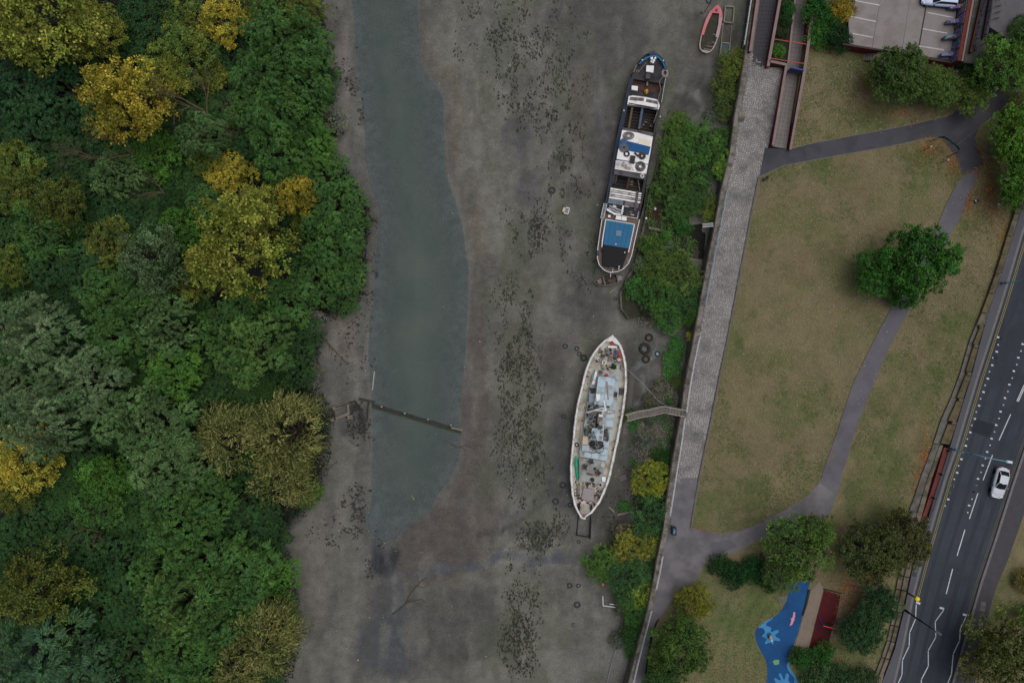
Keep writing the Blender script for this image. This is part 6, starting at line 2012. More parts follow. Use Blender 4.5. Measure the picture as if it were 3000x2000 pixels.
# louvred white roof, panels, debris
for k in range(5):
    y0 = 550 + k * 6.4
    MB().pp([(1789 - k * .9, y0), (1834 - k, y0 + 7.4), (1880 - k, y0 + 15.5), (1879 - k, y0 + 19.5), (1833 - k, y0 + 11.6), (1788.2 - k * .9, y0 + 4.6)], DZ - .5, DZ + .35 + .04 * (k % 2)).build('roof_slat', m_dirtyw if k % 2 else m_bwhite, bg_)
slab(bg_, [(1790, 549), (1881, 565), (1874, 606), (1781, 592)], DZ - .5, DZ + .2, m_rust, 'roof_frame')
slab(bg_, [(1784, 578), (1827, 585), (1824, 602), (1780, 595)], DZ, DZ + .26, mat('panel_blue_grey', C(96, 106, 116), .7, var=.2), 'roof_panel')
slab(bg_, [(1834, 587), (1873, 592), (1869, 610), (1829, 603)], DZ, DZ + .26, mat('panel_grey', C(94, 92, 96), .7, var=.25), 'roof_panel')
slab(bg_, [(1828, 584), (1833, 585), (1829, 604), (1824, 603)], DZ, DZ + .3, m_rust, 'ridge')
slab(bg_, [(1780, 597), (1872, 612), (1868, 640), (1776, 626)], DZ - .4, DZ + .12, m_deckb, 'mid_deck')
slab(bg_, [(1864, 560), (1872, 561), (1864, 618), (1857, 617)], DZ + .2, DZ + .45, m_greyb, 'duct')
slab(bg_, [(1778, 610), (1800, 623), (1822, 628), (1820, 631), (1800, 629), (1777, 616)], DZ + .12, DZ + .4, m_bwhite, 'gutter')
slab(bg_, [(1824, 602), (1828, 603), (1823, 630), (1818, 629)], DZ + .12, DZ + .4, m_bwhite, 'post')
for q in ([(1826, 602), (1843, 606), (1843, 607.5), (1826, 604)], [(1845, 620), (1852, 621), (1852, 623), (1845, 622)], [(1846, 627), (1858, 629), (1858, 631.5), (1846, 629)], [(1870, 620), (1872, 620), (1868, 640), (1866, 640)], [(1822, 631), (1867, 639), (1866.6, 641), (1822, 633)], [(1795, 600), (1804, 602), (1807, 608), (1797, 606)]):
    slab(bg_, q, DZ + .1, DZ + .25, m_dirtyw, 'debris')
ladder((1784, 606), (1826, 624), DZ + .45, DZ + .45, .42, 11, 'white ladder lying diagonally across the barge', m_lightsteel)
ladder((1774, 596), (1764, 640), DZ + .1, DZ + .1, .42, 12, 'pale ladder lying along the left gunwale of the barge', m_lightsteel)
# locker and cabin
lk = slab(bg_, [(1806, 631), (1836, 636), (1835, 647), (1803, 642)], DZ - .02, DZ + .55, m_bwhite, 'locker')
MB().pp([(1821, 633.5), (1822, 633.7), (1820.4, 644.8), (1819.4, 644.6)], DZ + .3, DZ + .557).build('lid_joint', m_greyb, lk)
sp_ = slab(bg_, [(1782, 629), (1789, 630), (1788, 637), (1781, 636)], DZ - .02, DZ + .35, m_bwhite, 'vent')
cab = slab(bg_, [(1776, 644), (1859, 658), (1850, 700), (1841, 728), (1768, 716), (1771, 690)], DZ - .02, DZ + .62, m_bblue, 'cabin')
for k in range(1, 6):
    a, b = (1776 + 83 * k / 6, 644.5 + 14 * k / 6), (1768.5 + 72.5 * k / 6, 715.5 + 12 * k / 6)
    pbar(a, b, DZ + .63, DZ + .63, .03, .03).build('roof_seam', mat('seam_blue', C(18, 70, 104), .6), cab)
MB().pp([(1806, 675), (1821, 677), (1819, 692), (1804, 690)], DZ + .6, DZ + .72).build('skylight', mat('skylight_frame', C(92, 124, 138), .5), cab)
MB().pp([(1808.5, 678), (1818, 679.4), (1816.6, 689), (1807, 687.6)], DZ + .7, DZ + .735).build('skylight_pane', mat('skylight_glass', C(90, 100, 116), .25), cab)
MB().pp([(1768, 715), (1841, 728), (1832, 760), (1822, 787), (1766, 778), (1766, 750)], DZ - .02, DZ + .58, ).build('tarpaulin', mat('black_tarp', C(17, 17, 20), .7, var=.2, bump=.3), cab)
for q in ([(1773.5, 642), (1776, 642.5), (1767.5, 700), (1764.5, 724), (1762, 724), (1764, 700)], [(1857.5, 657.5), (1860.5, 658), (1848, 715), (1842.5, 739), (1839.5, 738.5), (1845.5, 715)], [(1776, 642), (1859, 656), (1858.6, 658.2), (1775.8, 644.4)]):
    slab(bg_, q, DZ, DZ + .66, m_lightsteel, 'cabin_rail')
# white rubbing strake round the stern
strake = [(1763, 640), (1757, 680), (1750, 730), (1749, 755), (1754, 775), (1766, 789), (1776, 795), (1788, 799), (1809, 797), (1827, 788), (1843, 771), (1852, 746), (1861, 705), (1875, 643)]
rim(bg_, strake, DZ - .1, DZ + .16, .1, m_lightsteel, 'rubbing_strake', closed=False)
slab(bg_, [(1786, 780), (1800, 782), (1799, 787), (1785, 785)], DZ - .02, DZ + .3, mat('stern_grey', C(104, 102, 104), .7), 'stern_locker')
pbar((1796, 787), (1793, 799), DZ + .15, DZ + .15, .07).build('tiller', m_lightsteel, bg_)
ring(1841, 765, 4.2, DZ, 'small green lifebuoy on the barge stern', mat('green_ring', C(88, 160, 150), .6))
for x, y in ((1750, 738), (1751, 746), (1764, 733)):
    MB().lathe(W(x, y, DZ), [(.12, 0), (.16, .1), (.16, .35), (.08, .45)], 8).build('fender', mat('navy_fender', C(44, 52, 78), .6), bg_)
for x, y in ((1802.5, 717), (1828.5, 741), (1812, 782), (1811, 788), (1826, 328), (1932, 346), (1879, 181), (1941, 183)):
    MB().lathe(W(x, y, DZ), [(.05, 0), (.05, .5), (.09, .55), (.09, .7)], 8).build('bollard', m_lightsteel, bg_)
coil(1948, 215, 9, 12, DZ + .06, 'pale rope coil on the bow rail of the barge', m=mat('pale_rope', C(140, 132, 126), .9), turns=3)
rope_pts = [(1944, 224), (1932, 240), (1936, 262), (1928, 290), (1927, 320), (1920, 345), (1915, 360)]
MB().tube([W(x, y, DZ + (.9 if 285 < y < 325 else .15)) for x, y in smooth_line(rope_pts, 5)], .035, 5).build('mooring_rope', mat('pale_rope', C(140, 132, 126), .9), None, label='pale rope trailing along the barge from the bow coil', cat='rope')
MB().tube([W(x, y, DZ + .08) for x, y in smooth_line([(1893, 184), (1880, 200), (1868, 212), (1864, 208), (1870, 206), (1873, 211)], 5)], .03, 5).build('rope', mat('pale_rope', C(140, 132, 126), .9), None, label='thin looped rope on the barge foredeck', cat='rope')
MB().tube([W(x, y, DZ + .05) for x, y in smooth_line([(1866, 190), (1861, 200), (1858, 208), (1856, 212)], 5)], .07, 5).build('chain', mat('rusty_chain', C(130, 118, 108), .8, var=.4), None, label='rusty chain over the left bow of the barge', cat='chain')
pbar((1950, 230), (1938, 300), DZ + .2, DZ + .2, .05).build('side_rail', m_lightsteel, bg_)
pbar((1927, 352), (1921, 400), DZ + .15, DZ + .15, .05).build('side_rail', m_greyb, bg_)

# dinghy behind the barge
dg = thing('dinghy', 'old wooden dinghy lying across the stern of the black barge', 'dinghy', MP(1785, 818))
zz_ = lambda L: [(1720 + x / 5.6, 580 + y / 5.6) for x, y in L]
d_out = zz_([(110, 1370), (180, 1310), (250, 1265), (380, 1245), (490, 1240), (595, 1250), (608, 1340), (520, 1390), (400, 1420), (280, 1438), (180, 1425), (120, 1395)])
m_dw = mat('dinghy_wood', C(104, 98, 90), .85, var=.25)
m_din = mat('dinghy_inside', C(46, 40, 36), .9, var=.35, scale=2, rgb2=C(70, 62, 56), mix_scale=2)
MZd = MP(1785, 818).z
slab(dg, d_out, MZd - .1, MZd + .12, m_din, 'bottom_boards')
rim(dg, d_out, MZd - .15, MZd + .62, .09, m_dw, 'planking')
for a, b, w in (((262, 1285), (295, 1420), .2), ((485, 1250), (510, 1380), .16)):
    q = zz_([a, b])
    pbar(q[0], q[1], MZd + .5, MZd + .5, w, .06).build('thwart', m_dw, dg)
slab(dg, zz_([(490, 1262), (585, 1268), (592, 1335), (505, 1368)]), MZd + .1, MZd + .4, mat('pale_grating', C(112, 110, 108), .8, var=.3, fine=9), 'stern_sheets')
slab(dg, zz_([(150, 1360), (230, 1310), (240, 1400), (200, 1410)]), MZd + .1, MZd + .4, m_wood, 'bow_sheets')
for a, b in (((330, 1320), (400, 1370)), ((390, 1310), (340, 1380))):
    q = zz_([a, b])
    pbar(q[0], q[1], MZd + .2, MZd + .2, .06).build('loose_stick', m_wood, dg)
pp2 = zz_([(395, 1200), (380, 1290)])
pbar(pp2[0], pp2[1], MZd + .9, MZd + .66, .1, .06).build('boat_hook', m_lightsteel, None, label='white pole between barge stern and dinghy', cat='pole')
q = zz_([(350, 1560), (410, 1500), (500, 1450), (510, 1470), (430, 1530), (380, 1570)])
MB().pp(q, -.1, .3).build('timber', m_wood, None, label='grey timber half buried below the dinghy', cat='timber')

# ---------------------------------------------------------------- the white ship
SZ = 2.0
sh = thing('ship', 'derelict white fishing ship with cluttered deck beside the gangway', 'ship', W(1755, 1250, 0))
s_left = [(1795, 982), (1772, 996), (1754, 1013), (1740, 1031), (1730, 1048), (1718, 1077), (1711, 1101), (1704, 1131), (1697, 1160), (1691, 1184), (1685, 1224), (1681, 1257), (1677, 1300), (1674, 1330), (1671, 1362), (1672, 1406), (1676, 1448), (1683, 1479), (1692, 1500), (1703, 1518)]
s_right = [(1715, 1521), (1716, 1514), (1731, 1505), (1746, 1487), (1760, 1467), (1772, 1439), (1783, 1412), (1791, 1379), (1800, 1339), (1806, 1310), (1811, 1288), (1818, 1251), (1825, 1219), (1830, 1181), (1834, 1149), (1836, 1117), (1835, 1078), (1829, 1041), (1818, 1010), (1805, 992)]
s_out = s_left + s_right
m_shull = mat('ship_hull', C(150, 146, 140), .7, var=.2, rgb2=C(104, 74, 58), mix_scale=.7, mix_lo=.5, mix_hi=.66)
m_sdeck = mat('ship_deck', C(168, 167, 158), .85, var=.18, scale=.6, rgb2=C(138, 126, 112), mix_scale=.7, mix_lo=.45, mix_hi=.62)
m_srim = mat('ship_bulwark', C(204, 205, 205), .7, var=.2, rgb2=C(146, 132, 120), mix_scale=1.2, mix_lo=.52, mix_hi=.7)
m_pale = mat('pale_blue_paint', C(170, 188, 198), .7, var=.14, scale=.9, rgb2=C(136, 150, 156), mix_scale=.9, mix_lo=.45, mix_hi=.62)
m_pale2 = mat('pale_grey_paint', C(154, 164, 168), .75, var=.16, scale=.9, rgb2=C(124, 122, 118), mix_scale=1.0)
m_dk = mat('dark_clutter', C(40, 42, 44), .8, var=.4, scale=3, rgb2=C(74, 66, 60), mix_scale=3)
hull(sh, s_out, SZ - .3, -.5, m_shull, .86)
slab(sh, s_out, SZ - .45, SZ - .29, m_sdeck, 'deck')
rim(sh, s_out, SZ - .6, SZ + .35, .23, m_srim, 'bulwark')
rim(sh, [(1795, 980)] + [(x - 2, y) for x, y in s_left[1:]] + [(x + 2, y) for x, y in s_right[2:]], SZ - .1, SZ + .05, .1, mat('rust_rail', C(128, 104, 90), .8, var=.3, rgb2=C(190, 186, 180), mix_scale=1.5), 'rubbing_rail')
slab(sh, [(1795, 983), (1776, 1001), (1790, 1000), (1794, 998), (1801, 1006), (1814, 1012)], SZ - .3, SZ + .36, m_srim, 'bow_cap')
D1 = SZ - .29
# houses
hs1 = slab(sh, [(1745, 1082), (1783, 1086), (1816, 1094), (1812, 1156), (1799, 1224), (1792, 1257), (1784, 1315), (1776, 1350), (1698, 1338), (1698, 1319), (1706, 1283), (1711, 1251), (1716, 1206), (1724, 1153), (1736, 1100)], D1, D1 + .75, m_pale2, 'lower_house')
H1 = D1 + .75
hs2 = slab(sh, [(1755, 1102), (1779, 1104), (1800, 1108), (1802, 1111), (1796, 1170), (1791, 1186), (1787, 1190), (1773, 1188), (1757, 1189), (1743, 1186), (1741, 1183), (1747, 1150), (1752, 1106)], H1, H1 + 1.3, m_pale, 'deckhouse')
H2 = H1 + 1.3
for a, b in (((1751, 1134), (1799, 1137)), ((1748, 1150), (1797, 1155)), ((1776, 1104), (1769, 1188))):
    pbar(a, b, H2 + .005, H2 + .005, .035, .025).build('roof_joint', mat('joint_grey', C(96, 108, 116), .8), hs2)
for q in ([(1776, 1117), (1780, 1118), (1782, 1148), (1778, 1150)], [(1781, 1128), (1796, 1132), (1796, 1134), (1781, 1130)], [(1779, 1148), (1782, 1148), (1784, 1172), (1780, 1170)]):
    MB().pp(q, H2 - .05, H2 + .05).build('rust_strip', mat('rust_strip', C(140, 112, 98), .85, var=.3), hs2)
bn = slab(sh, [(1746, 1154), (1758, 1154), (1759, 1177), (1748, 1177)], H2, H2 + .35, m_bwhite, 'roof_bench')
MB().pp([(1748, 1176.5), (1753, 1176.5), (1753, 1180), (1748, 1180)], H2, H2 + .2).build('leg', m_black, bn)
for q in ([(1745, 1179), (1758, 1177), (1758, 1184), (1746, 1186)], [(1776, 1177), (1790, 1178), (1788, 1190), (1775, 1186)]):
    MB().pp(q, H2 - .3, H2 + .12).build('ventilator', m_pale, hs2)
for x, y in ((1749, 1185), (1781, 1191)):
    MB().box(W(x, y, H2 - .2), .35, .2, .34).build('port', m_black, hs2)
MB().pp([(1760, 1176), (1770, 1177), (1768, 1193), (1758, 1190)], H1, H1 + .3).build('companionway', m_black, hs1)
# left side boxes
wl_ = slab(sh, [(1744, 1088), (1750, 1090), (1741, 1127), (1734, 1125)], H1, H1 + .5, m_bwhite, 'white_locker')
slab(sh, [(1727, 1152), (1745, 1153), (1742, 1180), (1725, 1178)], H1, H1 + .7, mat('slate_blue_box', C(124, 138, 148), .7, var=.12), 'cable_box')
slab(sh, [(1729, 1136), (1744, 1138), (1743, 1145), (1728, 1143)], H1, H1 + .3, m_dk, 'grating')
slab(sh, [(1733, 1145), (1742, 1146), (1740, 1153), (1731, 1152)], H1, H1 + .25, m_dk, 'grating')
slab(sh, [(1796, 1148), (1809, 1149), (1807, 1163), (1794, 1162)], H1, H1 + .3, m_dk, 'grating')
slab(sh, [(1756, 1085), (1766, 1086), (1765, 1094), (1755, 1093)], H1, H1 + .3, mat('brass_box', C(80, 72, 50), .7), 'deck_box')
slab(sh, [(1814, 1136), (1828, 1138), (1827, 1157), (1812, 1156)], D1, D1 + .4, mat('dark_crate', C(64, 56, 56), .8, var=.2), 'crate')
for q in ([(1775, 1214), (1799, 1213), (1798, 1224), (1775, 1223)], [(1775, 1232), (1797, 1232), (1795, 1250), (1773, 1250)], [(1779, 1257), (1792, 1258), (1790, 1268), (1777, 1268)], [(1775, 1270), (1790, 1270), (1787, 1282), (1774, 1281)],
          [(1768, 1284), (1787, 1284), (1783, 1311), (1764, 1310)], [(1761, 1314), (1783, 1315), (1779, 1333), (1758, 1330)], [(1711, 1324), (1732, 1325), (1731, 1341), (1711, 1338)], [(1734, 1327), (1757, 1329), (1756, 1344), (1733, 1341)], [(1758, 1333), (1780, 1335), (1776, 1349), (1757, 1345)]):
    MB().pp(q, H1 - .05, H1 + .06).build('deck_plate', m_pale, hs1)
# engine house with skylights
eh = slab(sh, [(1735, 1254), (1770, 1252), (1766, 1292), (1729, 1287)], H1, H1 + .9, m_pale, 'engine_house')
H3 = H1 + .9
for q in ([(1760, 1260), (1767, 1261), (1766, 1271), (1758, 1270)], [(1757, 1275), (1765, 1276), (1763, 1288), (1755, 1287)], [(1731, 1273), (1738, 1274), (1737, 1285), (1730, 1284)]):
    s_ = MB().pp(q, H3, H3 + .14).build('skylight', m_pale2, eh)
    cx, cy = sum(p[0] for p in q) / 4, sum(p[1] for p in q) / 4
    MB().pp([(cx + (x - cx) * .55, cy + (y - cy) * .55) for x, y in q], H3 + .1, H3 + .155).build('pane', mat('skylight_pane_dark', C(104, 104, 108), .3), s_)
fn = slab(sh, [(1752, 1209), (1766, 1209), (1764, 1240), (1750, 1240)], H1, H1 + 1.5, mat('wheelhouse_brown', C(104, 98, 94), .75, var=.2), 'winch_house')
MB().pp([(1755, 1213), (1767, 1214), (1766, 1221), (1754, 1220)], H1 + 1.5, H1 + 1.62).build('white_panel', m_bwhite, fn)
MB().lathe(W(1757, 1236, H1), [(.35, 0), (.35, 1.7), (.3, 1.75)], 14).build('ventilator', mat('cream_grey', C(140, 134, 124), .7), fn)
MB().lathe(W(1754, 1247, H1), [(.32, 0), (.32, 1.5), (.36, 1.55), (.36, 1.62)], 14).build('funnel', mat('funnel_dark', C(62, 56, 64), .6), sh)
slab(sh, [(1761, 1242), (1770, 1242), (1769, 1253), (1760, 1253)], H1, H1 + .5, m_pale, 'hatch')
# mast and booms
mst = MB()
mb = W(1771, 1200, H1)
mst.tube([mb, mb + Vector((0, 0, 4.2))], [.13, .08], 8)
mst.build('mast', m_lightsteel, sh)
for a, b, w in (((1721, 1208), (1766, 1193), .1), ((1743, 1201), (1793, 1206), .12), ((1770, 1172), (1773, 1200), .2)):
    pbar(a, b, H1 + 2.6, H1 + 2.6, w).build('boom', m_lightsteel, sh)
slab(sh, [(1766, 1194), (1775, 1190), (1778, 1204), (1766, 1206)], H1 + 2.2, H1 + 2.5, m_bwhite, 'crosstree')
slab(sh, [(1763, 1207), (1768, 1206), (1769, 1212), (1764, 1212)], H1 + 1.6, H1 + 2.0, m_bwhite, 'lamp_box')
# gear crane (dark lattice arm)
for a, b in (((1732, 1262), (1746, 1300)), ((1738, 1262), (1752, 1302)), ((1735, 1268), (1742, 1266)), ((1740, 1282), (1746, 1279))):
    pbar(a, b, H3 + .5, H3 + .7, .12).build('crane_arm', mat('crane_grey', C(90, 94, 100), .7), sh)
cw = MB()
r_ = random.Random(4)
for k in range(26):
    x, y = r_.uniform(1728, 1764), r_.uniform(1293, 1313)
    cw.box(W(x, y, H1), r_.uniform(.12, .5), r_.uniform(.1, .35), r_.uniform(.2, .8), r_.uniform(0, 3))
cw.build('winch_gear', m_dk, sh).__setitem__('kind', 'stuff')
for c_xy, R in (((1736, 1312), 14), ((1756, 1314), 12)):
    p = W(*c_xy, H1 + .3)
    MB().tube([(p.x + R / S0 * math.cos(t * .25 - 2.6), p.y + R / S0 * math.sin(t * .25 - 2.6), p.z) for t in range(14)], .04, 5).build('hose', m_black, sh)
# aft platform
af = slab(sh, [(1697, 1340), (1775, 1351), (1768, 1382), (1758, 1417), (1697, 1407)], D1, D1 + .8, mat('aft_grey', C(146, 150, 148), .8, var=.16, scale=.6, rgb2=C(126, 122, 114), mix_scale=.8), 'aft_house')
HA = D1 + .8
for a, b in (((1697, 1362), (1772, 1372)), ((1697, 1385), (1766, 1395)), ((1718, 1344), (1716, 1410)), ((1740, 1347), (1737, 1413))):
    pbar(a, b, HA + .004, HA + .004, .03, .02).build('roof_joint', mat('joint_grey', C(96, 108, 116), .8), af)
chairs = [(1731, 1352, 'dark tub chair nearest the pale plates on the aft house'), (1714, 1366, 'dark tub chair at the left of the aft house'), (1752, 1383, 'dark tub chair beside the orange cloth'), (1743, 1372, 'small dark stool in the middle of the aft house')]
for i, (x, y, lab) in enumerate(chairs):
    s = .62 if i < 3 else .4
    t = thing('tub_chair' if i < 3 else 'stool', lab, 'chair' if i < 3 else 'stool', W(x, y, HA))
    p = W(x, y, HA)
    MB().box((p.x, p.y, HA), s * .8, s * .8, .35, .3 + i).build('seat', mat('chair_dark', C(50, 52, 56), .8), t)
    if i < 3:
        for k in range(3):
            a = .3 + i + k * math.pi / 2
            MB().box((p.x + math.cos(a) * s * .42, p.y + math.sin(a) * s * .42, HA), .12, s, .6, a).build('backrest' if k == 1 else 'armrest', mat('chair_grey', C(78, 80, 84), .8), t)
MB().lathe(W(1735, 1404, HA), [(.27, 0), (.27, .5), (.22, .55)], 14).build('drum', m_black, None, label='black drum at the foot of the aft house', cat='drum')
p = W(1746, 1390, HA)
MB().prism([(p.x - .35, p.y - .1), (p.x + .1, p.y - .25), (p.x + .4, p.y - .1), (p.x + .1, p.y + .05), (p.x, p.y + .3), (p.x - .12, p.y + .05)], HA, HA + .1).build('orange_cloth', mat('orange_cloth', C(200, 96, 40), .8), None, label='crumpled orange cloth on the aft house roof', cat='cloth')
MB().lathe(W(1766, 1361, HA), [(.3, 0), (.3, .12), (.22, .12), (.22, .04)], 16).build('basin', mat('basin_pale', C(168, 170, 168), .6), None, label='round pale basin at the right edge of the aft house', cat='basin')
slab(None, [(1721, 1384), (1737, 1387), (1735, 1393), (1719, 1390)], HA, HA + .12, mat('grey_mat', C(84, 84, 90), .9), 'folded_mat', label='dark grey mat folded on the aft house roof', cat='mat')
slab(None, [(1763, 1395), (1775, 1397), (1773, 1411), (1764, 1409)], D1, D1 + .45, m_bwhite, 'white_tub', label='white tub beside the aft house', cat='tub')
slab(None, [(1710, 1428), (1742, 1434), (1737, 1467), (1704, 1461)], D1 + .1, D1 + .5, mat('plywood_grey', C(140, 132, 132), .85, var=.1), 'board', label='square grey board at the ship stern', cat='board')
slab(None, [(1701, 1470), (1712, 1464), (1717, 1472), (1704, 1477)], D1, D1 + .4, mat('pink_cushion', C(190, 164, 164), .8), 'cushion', label='pinkish cushion below the stern board', cat='cushion')
MB().lathe(W(1714, 1489, D1), [(.9, 0), (.8, .25), (.45, .4), (.2, .45)], 12).build('tarp_heap', mat('heap_grey', C(150, 144, 134), .9, var=.3, scale=2), None, label='pale rounded heap of gear at the ship stern', cat='heap')
# kayak
ky = thing('kayak', 'turquoise kayak on the left side deck of the ship', 'kayak', W(1688, 1372, D1))
ka, kb = W(1687, 1333, D1), W(1693, 1408, D1)
d = (kb - ka)
ln = d.length
d.normalize()
s = Vector((-d.y, d.x, 0))
vs, fs = [], []
NS = 13
for i in range(NS):
    t = i / (NS - 1)
    w = .30 * math.sin(math.pi * t) ** .75 + .012
    c = ka + d * ln * t
    z0 = D1 + .02 + .12 * abs(2 * t - 1) ** 2
    for k in range(8):
        a = 2 * math.pi * k / 8
        vs.append((c.x + s.x * w * math.cos(a), c.y + s.y * w * math.cos(a), z0 + .16 + .15 * math.sin(a) * (0.35 + .65 * math.sin(math.pi * t))))
for i in range(NS - 1):
    for k in range(8):
        fs.append((i * 8 + k, i * 8 + (k + 1) % 8, (i + 1) * 8 + (k + 1) % 8, (i + 1) * 8 + k))
fs += [tuple(range(7, -1, -1)), tuple(range((NS - 1) * 8, NS * 8))]
MB().add(vs, fs).build('shell', mat('turquoise_gelcoat', C(0, 152, 122), .35, var=.06), ky, smooth=True)
c = ka + d * ln * .48
MB().lathe((c.x, c.y, D1 + .27), [(.16, 0), (.19, .06), (.16, .09), (.12, .05)], 14, 1.6, 1.0, math.atan2(d.y, d.x)).build('cockpit', mat('cockpit_tan', C(120, 100, 74), .8), ky)
# side deck stores
slab(None, [(1708, 1277), (1723, 1278), (1722, 1302), (1706, 1301)], D1, D1 + 1.1, mat('cream_plank', C(188, 172, 150), .8, var=.12), 'timber_stack', label='stack of cream planks on the left of the engine house', cat='planks')
slab(None, [(1706, 1303), (1727, 1304), (1726, 1322), (1704, 1320)], H1, H1 + .6, mat('tank_grey', C(150, 160, 168), .5, var=.15), 'tank', label='grey metal tank below the cream planks', cat='tank')
slab(None, [(1702, 1246), (1708, 1247), (1706, 1294), (1699, 1293)], D1, D1 + .3, mat('long_board', C(150, 144, 136), .85, var=.12), 'long_board', label='long grey board on the left side deck of the ship', cat='board')
tyre(1690, 1302, 7, D1, 'dark tyre on the side deck above the kayak', m=mat('barge_tyre', C(52, 48, 50), .85))
# foredeck stores
for x, y, rr, lab in ((1792, 1005, 4.2, 'orange buoy right in the bow'), (1812, 1036, 3.6, 'upper orange buoy of the three on the right bow'), (1815, 1042, 3.4, 'lower orange buoy of the three on the right bow'), (1811, 1030, 3, 'smallest orange buoy on the right bow'), (1821, 1056, 3.6, 'red buoy against the right bulwark'), (1777, 1099, 4.2, 'red buoy before the deckhouse')):
    zb_ = H1 if y > 1090 else D1
    p = W(x, y, zb_)
    R = rr / S0 * 1.25
    t = thing('buoy', lab, 'buoy', p)
    MB().lathe(p, [(R * .3, 0), (R * .85, R * .4), (R, R), (R * .8, R * 1.55), (R * .3, R * 1.95)], 12).build('float', mat('buoy_red', C(206, 74, 56), .5), t, smooth=True)
    MB().torus((p.x, p.y, p.z + R * 2), R * .25, R * .1, 8, 5).build('eye', m_black, t)
for x, y, lab in ((1804, 1029, 'upper blue drum on the foredeck'), (1805, 1035, 'lower blue drum on the foredeck')):
    MB().lathe(W(x, y, D1), [(.2, 0), (.21, .25), (.2, .5), (.1, .52)], 12).build('drum', mat('drum_blue', C(28, 66, 130), .5), None, label=lab, cat='drum')
slab(None, [(1781, 1013), (1807, 1013.5), (1807, 1019), (1781, 1018.5)], D1, D1 + .4, m_bwhite, 'bench', label='white bench across the ship bow', cat='bench')
wf = thing('window_frame', 'white window frame lying on the left foredeck', 'frame', W(1750, 1048, D1))
for q in ([(1744, 1043), (1757, 1049.5), (1756, 1051.5), (1743, 1045)], [(1741, 1047.5), (1754, 1053.5), (1753, 1055.5), (1740.5, 1049)], [(1743.5, 1043.5), (1745.5, 1044.5), (1742, 1050), (1740.3, 1049)], [(1749.5, 1046.5), (1751, 1047.3), (1747.6, 1053), (1746, 1052)], [(1755.5, 1049.5), (1757.2, 1050.2), (1754, 1056), (1752.4, 1055)]):
    slab(wf, q, D1 + .3, D1 + .4, m_bwhite, 'frame_bar')
slab(wf, [(1743, 1044), (1757, 1050), (1754, 1056), (1740.5, 1049)], D1 + .0, D1 + .3, m_black, 'pane')
ht = thing('hatch_cover', 'white rimmed hatch cover on the foredeck', 'hatch', W(1770, 1060, D1))
slab(ht, [(1764, 1056), (1777, 1057.5), (1775, 1066), (1763.5, 1064.5)], D1, D1 + .3, m_bwhite, 'frame')
slab(ht, [(1766.5, 1058), (1774.5, 1059), (1773.5, 1064), (1766, 1063)], D1 + .2, D1 + .315, m_greyb, 'pane')
gt = thing('green_tarpaulin', 'dark green tarpaulin heap on the ship foredeck', 'tarpaulin', W(1798, 1072, D1))
gp = [W(x, y, D1) for x, y in ((1792, 1062), (1797, 1064), (1803, 1068), (1808, 1072), (1805, 1075), (1808, 1079), (1801, 1082), (1796, 1082), (1791, 1080), (1790, 1073), (1789, 1066))]
c = sum(gp, Vector()) / len(gp)
o = MB().add([(p.x, p.y, D1 + .02) for p in gp] + [(c.x + (p.x - c.x) * .55, c.y + (p.y - c.y) * .55, D1 + .25 + .06 * (i % 3)) for i, p in enumerate(gp)] + [(c.x, c.y, D1 + .36)],
             [(i, (i + 1) % 11, 11 + (i + 1) % 11, 11 + i) for i in range(11)] + [(11 + i, 11 + (i + 1) % 11, 22) for i in range(11)])
o.build('sheet', mat('tarp_green', C(8, 62, 30), .7, var=.15), gt)
pal_ = thing('pallet', 'grey slatted pallet in the middle of the foredeck', 'pallet', W(1790, 1050, D1))
for k in range(7):
    y = 1034 + k * 3.8
    slab(pal_, [(1782 - k * .4, y), (1797 - k * .4, y + 1), (1797 - k * .4, y + 3.4), (1782 - k * .4, y + 2.4)], D1 + .1, D1 + .2 + .02 * (k % 2), mat('pallet_grey', C(118, 108, 106), .9, var=.2), 'slat')
for f in (0, 1):
    slab(pal_, [(1783 + f * 11, 1035), (1785 + f * 11, 1035), (1783 + f * 11, 1060), (1781 + f * 11, 1060)], D1, D1 + .1, m_brownw, 'bearer')
cr_ = [((1760, 1031), 13, 8, (110, 92, 74), 'brown crate on the left foredeck'), ((1766, 1043), 10, 10, (34, 44, 40), 'dark green tub on the left foredeck'), ((1777, 1023), 9, 8, (120, 130, 126), 'grey green box beside the bow bench'), ((1776, 1030), 9, 7, (104, 112, 108), 'grey box below the bow bench'), ((1754, 1038), 9, 5, (206, 196, 194), 'white box at the left bulwark of the foredeck'), ((1788, 1025), 8, 8, (40, 42, 50), 'dark drum beside the bow bench'), ((1812, 1054), 8, 9, (206, 206, 210), 'white fender bag near the red buoy'), ((1800, 1056), 5, 5, (176, 168, 150), 'small cream bucket on the foredeck'), ((1806, 1022), 5, 5, (200, 200, 204), 'white can at the right bow')]
